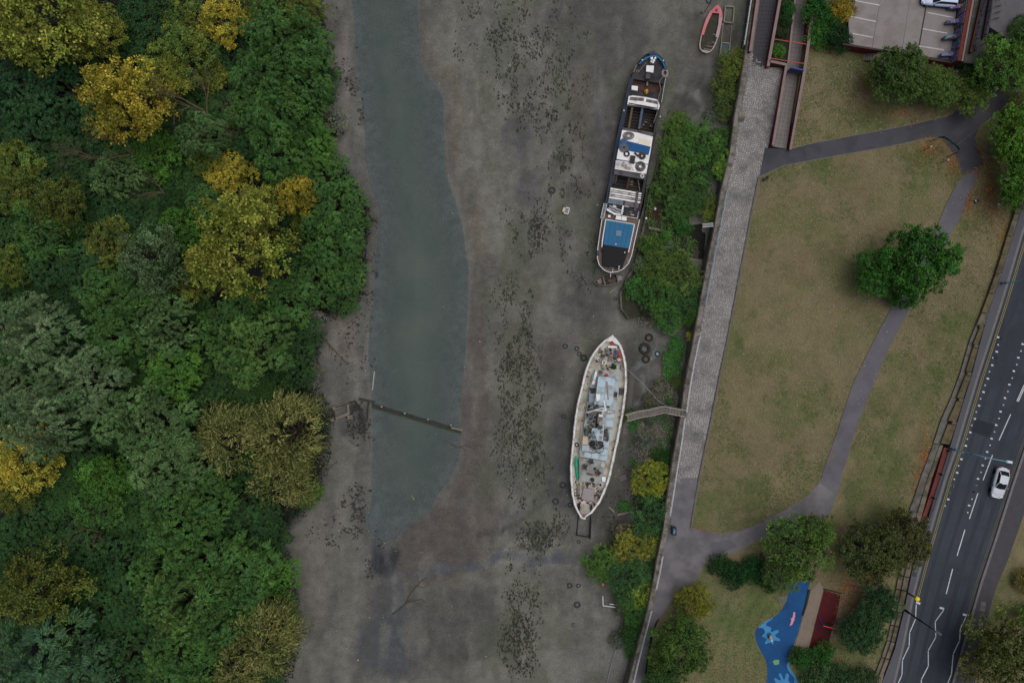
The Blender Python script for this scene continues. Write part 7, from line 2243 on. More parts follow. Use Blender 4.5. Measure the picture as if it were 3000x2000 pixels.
for (x, y), w, h_, rgb, lab in cr_:
    p = W(x, y, D1)
    nm = lab.split()[-1] if False else 'crate' if 'crate' in lab else 'deck_box' if 'box' in lab else 'tub' if 'tub' in lab else 'drum' if 'drum' in lab else 'bag' if 'bag' in lab else 'bucket' if 'bucket' in lab else 'can'
    if nm in ('tub', 'drum', 'bucket', 'can'):
        MB().lathe(p, [(w / S0 * .42, 0), (w / S0 * .5, .4), (w / S0 * .5, .45), (w / S0 * .4, .45), (w / S0 * .38, .2)], 12).build(nm, mat('c_%d_%d_%d' % rgb, C(*rgb), .7), None, label=lab, cat=nm)
    else:
        t = thing(nm, lab, 'box' if nm == 'deck_box' else nm, p)
        MB().box(p, w / S0, h_ / S0, .4, .3).build('body', mat('c_%d_%d_%d' % rgb, C(*rgb), .8, var=.2), t)
        MB().box((p.x, p.y, p.z + .4), w / S0 * .8, h_ / S0 * .75, .05, .3).build('lid', mat('c2_%d_%d_%d' % rgb, C(*[v * .8 for v in rgb]), .8, var=.2), t)
# small gear too fine to pick apart
def clutter(areas, n, seed, z, cols, name, hmax=.45):
    r = random.Random(seed)
    for j, rgb in enumerate(cols):
        o = MB()
        for k in range(n // len(cols)):
            a = r.choice(areas)
            x, y = r.uniform(a[0], a[2]), r.uniform(a[1], a[3])
            p = W(x, y, z)
            if r.random() < .3:
                R = r.uniform(.06, .16)
                o.lathe(p, [(R, 0), (R, r.uniform(.1, hmax)), (R * .8, hmax * .5)], 7)
            else:
                o.box(p, r.uniform(.08, .5), r.uniform(.06, .22), r.uniform(.05, hmax), r.uniform(0, 3.1))
        q = o.build(name, mat('gear_%d_%d_%d' % rgb, C(*rgb), .8, var=.3, island=.3), sh)
        q['kind'] = 'stuff'


clutter([(1756, 1018, 1800, 1046), (1748, 1050, 1764, 1060), (1798, 1044, 1822, 1066), (1762, 1066, 1790, 1082), (1819, 1070, 1826, 1084)], 120, 1, D1, [(36, 38, 40), (108, 100, 92), (150, 146, 138), (70, 60, 56), (130, 122, 116)], 'foredeck_gear')
clutter([(1722, 1182, 1752, 1206), (1714, 1212, 1748, 1252), (1712, 1256, 1730, 1276), (1770, 1252, 1780, 1290)], 170, 2, H1, [(44, 46, 50), (112, 106, 100), (152, 158, 160), (84, 98, 112), (136, 104, 66), (70, 84, 78)], 'midship_gear', .8)
clutter([(1684, 1412, 1704, 1460), (1706, 1414, 1760, 1430), (1742, 1430, 1764, 1460), (1694, 1460, 1740, 1480), (1692, 1476, 1700, 1492), (1728, 1472, 1746, 1488)], 190, 3, D1, [(44, 36, 34), (120, 108, 96), (150, 142, 132), (70, 56, 48), (176, 172, 168)], 'stern_gear', .4)
clutter([(1700, 1140, 1718, 1240), (1808, 1160, 1822, 1250), (1790, 1290, 1802, 1350), (1720, 1060, 1732, 1140)], 40, 5, D1, [(120, 92, 66), (150, 140, 124), (96, 88, 82)], 'side_deck_gear', .12)
slab(None, [(1693, 1420), (1700, 1421), (1697, 1455), (1690, 1453)], D1, D1 + .3, m_wood, 'plank', label='grey plank along the left stern bulwark of the ship', cat='plank')
# black frame standing out over the stern
sf_ = thing('stern_frame', 'black tubular frame reaching from the ship stern over the mud', 'frame', MP(1708, 1570))
for a, b, za, zb in (((1697, 1472), (1689, 1566), SZ + .5, .9), ((1733, 1478), (1725, 1574), SZ + .5, .9), ((1731, 1520), (1729, 1578), .6, .4)):
    pbar(a, b, za, zb, .16).build('arm', m_iron, sf_)
pbar((1687, 1566), (1727, 1573), .9, .9, .14).build('cross_bar', m_iron, sf_)
for x, y in ((1689, 1566), (1725, 1573)):
    p = W(x, y, .9)
    MB().bar((p.x, p.y, .95), (p.x, p.y, -.2), .1).build('leg', m_iron, sf_)

# ---------------------------------------------------------------- red boat and sunken frames
z7 = lambda L: [(2020 + x / 7.84, y / 7.84) for x, y in L]
RB = .75
rb = thing('launch', 'faded red half sunken launch with open hull near the dark lane', 'boat', MP(2085, 90))
r_out = [(2103.5, 13.4), (2095, 19), (2087.6, 27), (2080, 34), (2068.5, 56), (2059.5, 82), (2054, 103), (2049, 128), (2050, 143), (2057, 152), (2070, 157), (2081, 153), (2090, 144), (2099, 126), (2107, 103), (2113, 75), (2117, 54), (2116, 37), (2111, 23)]
m_red = mat('faded_red', C(186, 108, 112), .8, var=.12, rgb2=C(166, 128, 130), mix_scale=.5)
m_redb = mat('faded_red_bow', C(186, 98, 104), .8, var=.16, rgb2=C(168, 120, 122), mix_scale=.8)
MZr = MP(2085, 90).z
top = [W(x, y, RB) for x, y in r_out]
n = len(top)
c = sum(top, Vector()) / n
MB().add([(p.x, p.y, RB) for p in top] + [(c.x + (p.x - c.x) * .9, c.y + (p.y - c.y) * .96, -.3) for p in top], [(i, (i + 1) % n, n + (i + 1) % n, n + i) for i in range(n)]).build('hull', mat('red_hull', C(120, 60, 62), .8, var=.25), rb)
slab(rb, [(c_[0], c_[1]) for c_ in r_out], MZr - .2, MZr + .08, mat('boat_mud', C(56, 54, 46), .9, var=.3, scale=2, rgb2=C(44, 50, 36), mix_scale=1.5), 'flooded_bottom')
slab(rb, [(2103.5, 13.4), (2095, 19), (2087.6, 27), (2080, 34), (2081, 50), (2087.6, 38), (2107, 40), (2106, 55), (2116, 50), (2116, 37), (2111, 23)], RB - .1, RB + .08, m_redb, 'foredeck')
slab(rb, [(2080, 34), (2068.5, 56), (2059.5, 82), (2054, 103), (2062, 103), (2068, 83), (2077, 60), (2087, 38.5)], RB - .1, RB + .06, m_red, 'side_deck')
slab(rb, [(2116, 38), (2117, 54), (2113, 75), (2107, 103), (2104, 112), (2096, 108), (2101, 88), (2105, 69), (2107, 40.5)], RB - .1, RB + .06, mat('pink_grey', C(162, 138, 138), .8, var=.12), 'side_deck')
rim(rb, [(2054, 102), (2049, 128), (2050, 143), (2057, 152), (2070, 157), (2081, 153), (2090, 144), (2099, 126), (2106, 104)], RB - .3, RB + .02, .16, mat('pale_gunwale', C(150, 140, 136), .8, var=.2), 'gunwale', closed=False)
slab(rb, [(2055, 150), (2070, 157), (2082, 152), (2076, 149), (2060, 146)], RB - .1, RB + .04, mat('pale_gunwale', C(150, 140, 136), .8), 'stern_deck')
MB().lathe(W(2099, 31, RB + .08), [(.18, 0), (.2, .06), (.1, .1)], 10).build('deck_fitting', m_greyb, rb)
for a, b in (((2088, 101), (2097, 103)), ((2084, 124), (2095, 126)), ((2068, 135), (2089, 138)), ((2062, 143), (2082, 147))):
    pbar(a, b, RB - .15, RB - .15, .12, .06).build('thwart', m_wood, rb)
slab(None, [(2094, 58), (2101, 64), (2090, 72), (2090, 66)], .3, .4, m_wood, 'sheet', label='pale triangular sheet lying in the red boat', cat='sheet')
slab(rb, [(2070, 124), (2082, 125), (2083, 134), (2070, 131)], .2, .6, m_dk, 'engine')
slab(rb, [(2056, 115), (2068, 112), (2069, 140), (2058, 134)], .15, .4, mat('brown_sheet', C(84, 74, 66), .8, var=.2), 'floor_board')
fr1 = thing('pontoon_frame', 'rusty rectangular steel frame beside the red boat', 'frame', MP(2135, 45))
q1 = [(2125, 19), (2151, 21), (2147, 68), (2121, 65)]
m_fr = mat('frame_pale', C(124, 120, 108), .8, var=.25)
for a, b in zip(q1, q1[1:] + q1[:1]):
    pbar(a, b, .8, .8, .16, .16).build('frame_bar', m_fr, fr1)
for a in q1:
    p = W(*a, .8)
    MB().bar((p.x, p.y, .8), (p.x, p.y, -.2), .14).build('leg', m_fr, fr1)
slab(fr1, q1, -.1, .3, mat('dark_wet', C(34, 32, 28), .6, var=.3), 'flooded_bottom')
fr2 = thing('pontoon_frame', 'steel frame with blue grey panel beside the stern of the red boat', 'frame', MP(2124, 150))
q2 = [(2114, 126), (2139, 128), (2134, 168), (2108, 166)]
for a, b in zip(q2, q2[1:] + q2[:1]):
    pbar(a, b, .8, .8, .14, .14).build('frame_bar', m_fr, fr2)
slab(fr2, q2, -.1, .72, mat('panel_slate', C(56, 72, 82), .6, var=.15), 'panel')
for a, b in (((2119, 66), (2113, 126)), ((2144, 70), (2139, 127))):
    pbar(a, b, .6, .6, .08).build('side_rail', m_fr, fr2)
slab(None, [(2116, 69), (2119, 70), (2120, 79), (2118, 80), (2115, 74)], .4, .6, mat('fender_grey', C(130, 124, 118), .7), 'fender', label='grey fender hanging between red boat and frame', cat='fender')

# ================================================================ cars
def car(label, px, py, z, heading, L, Wd, paint, trim, estate=False, name='car', group='cars in view'):
    """car with nose towards +x of its own frame"""
    p = W(px, py, z)
    t = thing(name, label, 'car', p, None, rz=heading)
    ROOT[t.name] = Vector((0, 0, 0))          # parts below are modelled in the car's own frame
    m_p = mat('car_paint_' + paint[0], paint[1], .28, var=.02, bump=0, spec=.5)
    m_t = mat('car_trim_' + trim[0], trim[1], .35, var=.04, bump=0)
    m_gl = mat('car_glass', C(22, 30, 36), .12, var=.05, bump=0, spec=.6)
    h = L / 2
    # stations: x, half width, sill, shoulder height, crown height of bonnet or boot
    st = [(-h, .60, .42, .72, .78), (-h + .12, .80, .30, .82, .90), (-h + .6, .90, .24, .90, .98), (-h + 1.5, .93, .22, .92, .98), (0, .93, .22, .90, .96), (h - 1.4, .92, .22, .86, .95), (h - .75, .90, .24, .80, .90), (h - .25, .80, .28, .70, .78), (h, .56, .36, .56, .62)]
    k = Wd / 1.86
    vs, fs = [], []
    for x, w, s0, s1, c in st:
        w *= k
        vs += [(x, -w * .94, s0), (x, -w, (s0 + s1) / 2), (x, -w * .97, s1), (x, -w * .72, c), (x, 0, c + .02), (x, w * .72, c), (x, w * .97, s1), (x, w, (s0 + s1) / 2), (x, w * .94, s0)]
    n = len(st)
    for i in range(n - 1):
        for j in range(8):
            a = i * 9 + j
            fs.append((a, a + 9, a + 10, a + 1))
    fs.append(tuple(range(8, -1, -1)))
    fs.append(tuple(range((n - 1) * 9, n * 9)))
    body = MB().add(vs, fs).build('body', m_p, t, smooth=True)
    # lower sides in trim colour; the estate's is a painted dark reflection
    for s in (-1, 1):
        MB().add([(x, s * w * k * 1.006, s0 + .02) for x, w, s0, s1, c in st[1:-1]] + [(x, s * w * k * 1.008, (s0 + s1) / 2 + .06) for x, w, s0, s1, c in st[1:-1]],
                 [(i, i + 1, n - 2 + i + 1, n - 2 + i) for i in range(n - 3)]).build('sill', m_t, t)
    # greenhouse
    x0, x1 = (-h + (.18 if estate else .45), h - 1.35)
    r0, r1 = (-h + (.42 if estate else 1.05), h - 2.15)
    wb, wr = .80 * k, .60 * k
    zb, zr = .93, 1.45
    base = [(x0, -wb * .9), (x1, -wb * .92), (x1 + .12, 0), (x1, wb * .92), (x0, wb * .9), (x0 - .06, 0)]
    roof = [(r0, -wr), (r1, -wr), (r1 + .1, 0), (r1, wr), (r0, wr), (r0 - .06, 0)]
    vb = [(x, y, zb) for x, y in base] + [(x, y, zr + (.05 if y == 0 else 0)) for x, y in roof]
    MB().add(vb, [(6, 7, 8, 11), (11, 8, 9, 10)]).build('roof', m_p, t, smooth=True)
    MB().add(vb, [(1, 2, 8, 7), (2, 3, 9, 8)]).build('windscreen', m_gl, t, smooth=True)
    MB().add(vb, [(4, 5, 11, 10), (5, 0, 6, 11)]).build('rear_window', m_gl, t, smooth=True)
    MB().add(vb, [(0, 1, 7, 6)]).build('side_window', m_gl, t)
    MB().add(vb, [(3, 4, 10, 9)]).build('side_window', m_gl, t)
    for s in (-1, 1):
        for a, b in ((0 if s < 0 else 4, 6 if s < 0 else 10), (1 if s < 0 else 3, 7 if s < 0 else 9)):
            MB().bar(vb[a], vb[b], .07, .05).build('pillar', m_p, t)
        f = .5
        pa = Vector(vb[0 if s < 0 else 4]).lerp(Vector(vb[1 if s < 0 else 3]), .48)
        pb = Vector(vb[6 if s < 0 else 10]).lerp(Vector(vb[7 if s < 0 else 9]), .45)
        MB().bar(pa, pb, .06, .04).build('pillar', m_t, t)
        MB().box((x1 - .25, s * (.93 * k + .06), .9), .16, .2, .14).build('wing_mirror', m_t, t)
        for x in (-h + .85, h - .88):
            o = MB()
            vs2, fs2 = [], []
            for yy, rr in ((.0, .31), (.2, .31)):
                for q in range(16):
                    a = 2 * math.pi * q / 16
                    vs2.append((x + rr * math.cos(a), s * (.74 * k + yy), .32 + rr * math.sin(a)))
            fs2 = [(q, (q + 1) % 16, 16 + (q + 1) % 16, 16 + q) for q in range(16)] + [tuple(range(16)), tuple(range(31, 15, -1))]
            wl_ = o.add(vs2, fs2).build('wheel', m_rub, t)
            o = MB()
            o.add([(x + .2 * math.cos(2 * math.pi * q / 10), s * (.945 * k), .32 + .2 * math.sin(2 * math.pi * q / 10)) for q in range(10)], [tuple(range(10))])
            o.build('rim', mat('alloy', C(150, 152, 156), .35, metal=.6, bump=0), wl_)
        MB().prism([(h - .3, s * .42 * k), (h - .12, s * .45 * k), (h - .22, s * .78 * k), (h - .42, s * .80 * k)], .5, .80).build('headlight', mat('lamp_glass', C(200, 206, 214), .15, bump=0), t)
        MB().prism([(-h - .01, s * .42 * k), (-h + .16, s * .42 * k), (-h + .2, s * .82 * k), (-h + .05, s * .80 * k)], .55, .90).build('tail_light', mat('tail_red', C(150, 26, 40), .3, bump=0), t)
    MB().box((h - .04, 0, .3), .12, .9 * k, .2).build('grille', m_rub, t)
    return t


hd = math.atan2(-(1451 - 1366), (2919 - 2940))
car('silver car driving down the road on the right', 2921, 1411, RZ + .005, hd, 4.25, 1.80, ('silver_white', C(186, 190, 198)), ('grey_blue', C(92, 110, 122)))
hd2 = math.atan2(-(10 - 23), (2695 - 2800))
car('pale blue estate car, dark reflection painted on its sides, parked in the car park', 2746, 5, CZ + .005, math.pi + math.atan2(-(10 - 1), -(2695 - 2800)) * -1 * -1, 4.85, 1.9, ('ice_blue', C(176, 188, 214)), ('navy_reflection', C(28, 36, 58)), estate=True)  # the dark side colour stands for a reflection

# ================================================================ street furniture
m_lampc = mat('turquoise_paint', C(112, 160, 178), .5, var=.08)


def street_lamp(label, px, py, h, arm, ang, m, head_m):
    p = W(px, py, GZ + .05)
    t = thing('street_lamp', label, 'street lamp', p)
    MB().lathe((p.x, p.y, p.z), [(.16, 0), (.16, 1.0), (.11, 1.1), (.10, h * .5), (.07, h)], 8).build('column', m, t, smooth=True)
    top = Vector((p.x, p.y, p.z + h))
    d = Vector((math.cos(ang), math.sin(ang), 0))
    MB().tube([top - Vector((0, 0, .05)), top + d * arm * .4 + Vector((0, 0, .14)), top + d * arm + Vector((0, 0, .16))], .045, 6).build('arm', m, t)
    MB().lathe((p.x, p.y, p.z + 1.0), [(.19, 0), (.19, .08)], 8).build('collar', m_iron, t)
    MB().lathe((p.x, p.y, p.z + h * .55), [(.14, 0), (.14, .08)], 8).build('collar', m_iron, t)
    e = top + d * (arm + .3) + Vector((0, 0, .06))
    hd_ = MB().box((e.x, e.y, e.z), .8, .32, .16, ang).build('lamp_head', head_m, t)
    MB().box((e.x, e.y, e.z + .16), .5, .22, .05, ang).build('lamp_cover', mat('lamp_white', C(206, 212, 214), .4) if m is not m_iron else head_m, hd_)
    return t


street_lamp('turquoise street lamp with pale head leaning over the silver car', 2786, 1314, 9.0, 2.0, -.18, m_lampc, mat('lamp_pale', C(150, 176, 180), .5))
street_lamp('turquoise street lamp cut by the right edge', 2933, 830, 9.0, 2.0, .1, m_lampc, mat('lamp_pale', C(150, 176, 180), .5))
street_lamp('tall black street lamp over the zigzag lines', 2651, 1786, 7.2, .5, -.6, m_iron, mat('lamp_dark', C(60, 70, 76), .5))
bcn = thing('crossing_beacon', 'black post with yellow crossing beacon at the start of the zigzag lines', 'beacon', W(2660, 1736, GZ + .05))
p = W(2660, 1736, GZ + .05)
MB().lathe(p, [(.1, 0), (.1, 2.1)], 8).build('post', m_iron, bcn)
MB().lathe((p.x, p.y, p.z + 2.1), [(.18, 0), (.34, .12), (.36, .3), (.34, .5), (.2, .62)], 6).build('globe', mat('beacon_yellow', C(226, 196, 44), .4, var=.05), bcn)
bin_ = thing('litter_bin', 'dark open litter bin with blue rubbish beside the path', 'bin', W(1977, 1557, GZ))
MB().pp([(1971, 1545), (1983, 1546), (1982, 1569), (1970, 1568)], GZ, GZ + 1.0).build('case', mat('bin_dark', C(44, 52, 58), .6), bin_)
for k, (x, y, c) in enumerate(((1975, 1552, (90, 132, 176)), (1978, 1556, (60, 100, 160)), (1974, 1559, (120, 140, 156)), (1979, 1550, (64, 74, 84)))):
    MB().lathe(W(x, y, GZ + .98), [(.1, 0), (.16, .07), (.12, .16), (.04, .2)], 7).build('rubbish_bag', mat('rub_%d' % k, C(*c), .5), bin_)
bch = thing('bench', 'dark bench at the upper left corner of the big lawn', 'bench', W(2238, 523, GZ))
for k in range(3):
    a, b = W(2233 + k * 1.4, 527 + k * 2, GZ + .45), W(2247 + k * 1.4, 519 + k * 2, GZ + .45)
    MB().bar(a, b, .1, .05).build('slat', mat('bench_dark', C(30, 38, 36), .7), bch)
for x, y in ((2236, 527), (2247, 521)):
    q = W(x, y, GZ)
    MB().box(q, .08, .35, .43, .5).build('leg', m_iron, bch)
bag = thing('suitcase', 'small dark red and black bag left on the grass beside the path', 'bag', W(2859, 590, GZ))
q = W(2859, 590, GZ)
MB().box(q, .62, .42, .28, .35).build('body', mat('bag_dark', C(48, 44, 54), .7), bag)
MB().box((q.x - .12, q.y - .14, q.z + .28), .3, .1, .05, .35).build('red_flap', mat('bag_red', C(120, 24, 36), .7), bag)
MB().box((q.x - .2, q.y + .02, q.z + .28), .1, .26, .05, .1).build('white_patch', m_lightsteel, bag)
lb = thing('carrier_bag', 'white blue carrier bag on the leaves under the right trees', 'bag', W(2925, 599, GZ))
MB().lathe(W(2925, 599, GZ), [(.14, 0), (.2, .12), (.1, .3), (.03, .34)], 7, 1.3, .8).build('bag', mat('bag_pale', C(170, 196, 210), .6), lb)
# torn netting strung on four posts at the fork of the paths
nt_ = thing('net_enclosure', 'four dark posts with torn green netting at the fork of the paths', 'netting', W(2745, 440, GZ))
posts = [((2725, 415), 2.5), ((2773, 460), 2.9), ((2706, 440), 2.0), ((2755, 478), 2.0)]
PT = []
for (x, y), h_ in posts:
    q = W(x, y, GZ)
    MB().tube([(q.x, q.y, GZ - .02), (q.x, q.y, GZ + h_)], .05, 6).build('post', m_iron, nt_)
    PT.append(Vector((q.x, q.y, GZ + h_)))
netl = smooth_line([(2754, 402), (2762, 399), (2772, 402), (2790, 414), (2806, 427), (2812, 436), (2808, 444)], 5)
o = MB()
A_ = [W(x, y, GZ + 2.4 + .3 * math.sin(i * .5)) for i, (x, y) in enumerate(netl)]
B_ = [W(x - 3, y + 5, GZ + 1.6 + .2 * math.cos(i * .7)) for i, (x, y) in enumerate(netl)]
for i in range(len(A_)):
    o.bar(A_[i], B_[i], .035)
    if i:
        o.bar(A_[i - 1], A_[i], .05)
        o.bar(B_[i - 1], B_[i], .05)
        o.bar(A_[i - 1], B_[i], .03)
        o.bar(B_[i - 1], A_[i], .03)
        o.bar(A_[i - 1].lerp(B_[i - 1], .5), A_[i].lerp(B_[i], .5), .035)
o.bar(PT[0], A_[0], .04)
o.bar(PT[1], A_[-1], .04)
o.build('netting', mat('green_net', C(24, 66, 66), .7), nt_)
for k in (2, 3):
    q = PT[k]
    MB().lathe((q.x, q.y, q.z - .3), [(.07, 0), (.14, .1), (.12, .3), (.05, .42)], 7).build('white_wrap', m_lightsteel, nt_)
MB().tube([W(2790, 437, GZ + .02) + Vector((0, 0, .02)), W(2866, 374, GZ + .02) + Vector((0, 0, .02))], .035, 4).build('path_strip', m_edge, None, label='thin pale strip across the dark path at the fork', cat='strip')

# ================================================================ gangway
gw_ = thing('gangway', 'weathered timber gangway from the promenade to the white ship', 'gangway', W(1930, 1200, 0))
g8 = lambda L: [(1820 + x / 6.533, 1100 + y / 6.533) for x, y in L]
path_c = g8([(1200, 715), (1060, 690), (900, 660), (830, 640), (740, 650), (540, 700), (300, 740), (80, 805)])
gz_ = [GZ, GZ - .05, GZ - .15, GZ - .3, GZ - .5, GZ - .8, GZ - 1.0, SZ + .3]
CP = [W(x, y, z_) for (x, y), z_ in zip(path_c, gz_)]
wd_ = .43
SD = []
for i, p in enumerate(CP):
    d = (CP[min(i + 1, len(CP) - 1)] - CP[max(i - 1, 0)])
    d.z = 0
    d.normalize()
    SD.append(Vector((-d.y, d.x, 0)))
tot = resample(CP, .42)
m_gang = mat('gangway_board', C(108, 102, 98), .9, var=.25, island=.2)
for a, b in zip(tot, tot[1:]):
    d = (b - a).normalized()
    s = Vector((-d.y, d.x, 0)).normalized() * wd_
    MB().add([a - s + d * .02, b - s - d * .02, b + s - d * .02, a + s + d * .02] + [v - Vector((0, 0, .07)) for v in (a - s + d * .02, b - s - d * .02, b + s - d * .02, a + s + d * .02)],
             [(0, 1, 2, 3), (7, 6, 5, 4), (0, 4, 5, 1), (1, 5, 6, 2), (2, 6, 7, 3), (3, 7, 4, 0)]).build('board', m_gang, gw_)
for s in (-1, 1):
    pts = [p + sd * wd_ * s + Vector((0, 0, .95)) for p, sd in zip(CP, SD)]
    MB().tube(pts, .055, 5).build('handrail', mat('rail_pale_wood', C(156, 150, 138), .8, var=.15), gw_)
    MB().tube([v - Vector((0, 0, 1.0)) for v in pts], .07, 5).build('stringer', m_wood, gw_)
    for p, q in zip(pts, CP):
        MB().bar(p, p - Vector((0, 0, 1.0)), .07).build('rail_post', m_wood, gw_)
for i in (2, 3, 4, 5, 6):
    for s in (-1, 1):
        p = CP[i] + SD[i] * wd_ * s
        MB().bar(p, (p.x, p.y, -.3), .14).build('pile', m_wood, gw_)
MB().tube([W(1836, 1080, SZ + .3), W(1880, 1120, 1.6), W(1938, 1184, 1.0)], .04, 5).build('mooring_line', mat('pale_rope', C(140, 132, 126), .9), None, label='mooring line from the ship bow to the slope', cat='rope')
MB().tube([W(1916, 1163, 1.2), W(1930, 1175, 1.0), W(1950, 1186, .9)], .035, 5).build('mooring_line', mat('pale_rope', C(140, 132, 126), .9), None, label='short rope beside the gangway bend', cat='rope')

# ================================================================ timber weir across the channel and ruined crib
wr = thing('timber_weir', 'low dark timber weir across the river channel', 'weir', MP(1220, 1222))
za, zb = (1090, 1185), (1352, 1262)
m_wet = mat('wet_timber', C(46, 46, 42), .7, var=.3)
o = MB()
for k in range(9):
    f0_, f1_ = k / 9, (k + 1) / 9
    a = (za[0] + (zb[0] - za[0]) * f0_, za[1] + (zb[1] - za[1]) * f0_)
    b = (za[0] + (zb[0] - za[0]) * f1_ - 1, za[1] + (zb[1] - za[1]) * f1_)
    pbar(a, b, WATER_Z + .02, WATER_Z + .02, .34, .5).build('timber', m_wet, wr)
    pbar((a[0], a[1] + 7), (b[0], b[1] + 7), WATER_Z - .06, WATER_Z - .06, .2, .3).build('timber', mat('green_timber', C(58, 62, 50), .8, var=.3), wr)
for x, y in ((1118, 1197), (1186, 1216), (1254, 1234), (1321, 1251)):
    q = W(x, y, 0)
    MB().bar((q.x, q.y, WATER_Z - .6), (q.x + .05, q.y + .35, WATER_Z + .75), .2).build('post', mat('post_pale', C(140, 140, 136), .8), wr)
pbar((1322, 1252), (1356, 1260), .05, .05, .26, .1).build('board', m_wood, wr)
cb = thing('timber_crib', 'ruined timber crib on the left bank beside the weir', 'crib', MP(1000, 1215))
c9 = lambda L: [(940 + x / 5.345, 1130 + y / 5.345) for x, y in L]
for a, b, w in (((130, 370), (540, 235), .2), ((200, 355), (330, 300), .45), ((170, 535), (445, 430), .4), ((190, 350), (240, 530), .22), ((430, 280), (445, 430), .3), ((540, 240), (600, 380), .16), ((330, 300), (440, 270), .3), ((450, 330), (560, 290), .14), ((455, 380), (570, 340), .14), ((500, 410), (590, 370), .14), ((745, 235), (720, 560), .1), ((600, 200), (845, 255), .22)):
    q = c9([a, b])
    P0, P1 = MP(*q[0], .18), MP(*q[1], .18)
    MB().bar(P0, P1, w, .3).build('beam', m_wood if w > .25 else m_wet, cb)
for a, b in (((420, 480), (500, 470)), ((420, 510), (500, 500))):
    q = c9([a, b])
    MB().bar(MP(*q[0], .15), MP(*q[1], .15), .2, .25).build('beam', m_wood, cb)
brk = mat('driftwood', C(78, 70, 62), .9, var=.25)


def branch(pts, r, label, name='driftwood', subs=3, seed=1, m=brk):
    P_ = [MP(x, y, .1) for x, y in smooth_line(pts, 4)]
    rs = [r * (1 - .75 * i / len(P_)) for i in range(len(P_))]
    rr_ = random.Random(seed)
    t = thing(name, label, 'driftwood', MP(*pts[0]))
    MB().tube(P_, rs, 6).build('limb', m, t)
    for k in range(subs):
        i = rr_.randrange(len(P_) // 3, len(P_) - 1)
        d = (P_[i + 1] - P_[i]).normalized()
        s = Vector((-d.y, d.x, 0)) * rr_.choice((-1, 1))
        q = [P_[i]]
        for j in range(4):
            q.append(q[-1] + (d * .5 + s * .5 + Vector((rr_.uniform(-.2, .2), rr_.uniform(-.2, .2), .03))) * rr_.uniform(.3, .6))
        MB().tube(q, [rs[i] * .6, rs[i] * .5, rs[i] * .4, rs[i] * .3, rs[i] * .15], 5).build('twig', m, t)
    return t


branch([(935, 958), (950, 990), (985, 1030), (1020, 1070)], .14, 'long fallen branch slanting down the left bank', seed=3, subs=2)
branch([(1150, 1798), (1185, 1770), (1205, 1735), (1235, 1700), (1255, 1690)], .13, 'forked fallen branch below the channel end', subs=6, seed=5)
branch([(1190, 1765), (1215, 1757), (1240, 1752)], .07, 'thin forked branch crossing the larger one below the channel', seed=6)
branch([(1320, 1300), (1345, 1310), (1365, 1302)], .12, 'small broken timber at the east end of the weir', subs=2, seed=7)
branch([(1880, 1282), (1905, 1265), (1920, 1250)], .05, 'thin dead branch on the slope below the gangway', subs=3, seed=8)
branch([(1905, 1330), (1925, 1310), (1935, 1290)], .06, 'dead stick on the slope beside the yellow bush', subs=3, seed=9)
branch([(1930, 745), (1950, 735), (1975, 745)], .10, 'tangled dead branches in the gap of the lower thicket', subs=8, seed=10, m=mat('pale_branch', C(104, 98, 92), .9))
branch([(1780, 1690), (1765, 1672), (1745, 1668)], .05, 'thin dead branch on the mud left of the lower thicket', subs=3, seed=12)
branch([(760, 930), (720, 900), (700, 905)], .06, 'pale dead branch at the wood edge', subs=2, seed=13)
branch([(990, 1350), (930, 1400)], .05, 'thin twig on the lower left bank', subs=3, seed=14)
pbar((1097, 1088), (1091, 1143), WATER_Z + .03, WATER_Z + .03, .14).build('pole', mat('pale_pole', C(160, 150, 146), .7), None, label='pale pole floating beside the left bank', cat='pole')
pbar((1205, 1450), (1214, 1464), WATER_Z + .02, WATER_Z + .02, .2, .1).build('plank', mat('floating_plank', C(110, 108, 92), .8), None, label='short plank floating in the lower channel', cat='plank')
pbar((1228, 1615), (1241, 1619), .1, .1, .16, .1).build('plank', mat('floating_plank', C(110, 108, 92), .8), None, label='short pale plank on the shingle below the channel', cat='plank')

# ================================================================ things lying on the mud
MT = [(1617, 558, 11, 'tyre on open mud left of the barge', None, 0), (1642, 701, 5.5, 'small tyre on the mud left of the blue cabin', None, 0), (1656, 1014, 8, 'leftmost of the four tyres beside the white ship bow', None, 0), (1690, 1021, 7.5, 'second tyre from the left beside the white ship bow', None, 0), (1697, 1036, 7, 'third tyre beside the white ship bow', None, 0),
      (1710, 1048, 10.5, 'largest tyre with green growth beside the white ship bow', (70, 92, 36), 0), (1651, 1218, 7, 'tyre left of the ship midships', None, 0), (1649, 1420, 10, 'upper of two tyres left of the ship stern', None, 0), (1628, 1468, 10, 'lower of two tyres left of the ship stern', None, 0), (1670, 1478, 8, 'tyre touching the ship stern', None, 0), (1695, 1586, 6, 'small tyre below the black stern frame', None, 0),
      (1669, 1714, 8.5, 'left tyre of the pair on the lower mud', None, 0), (1695, 1714, 7, 'right tyre of the pair on the lower mud', None, 0), (1691, 1770, 10, 'lone tyre on the lower mud', None, 0),
      (1901, 989, 12, 'mud-filled tractor tyre nearest the lower thicket', (84, 80, 70), 1), (1888, 1021, 17, 'largest tractor tyre right of the ship bow', (92, 90, 88), 1), (1892, 1052, 12, 'mud-filled tractor tyre below the largest one', (84, 80, 70), 1), (1926, 1036, 9, 'tyre holding a pool beside the green plants', (130, 142, 156), 0), (2076, 3, 9, 'tyre cut by the top edge above the red boat', None, 0), (1803, 875, 6, 'tyre half buried beside the dinghy', None, 0)]
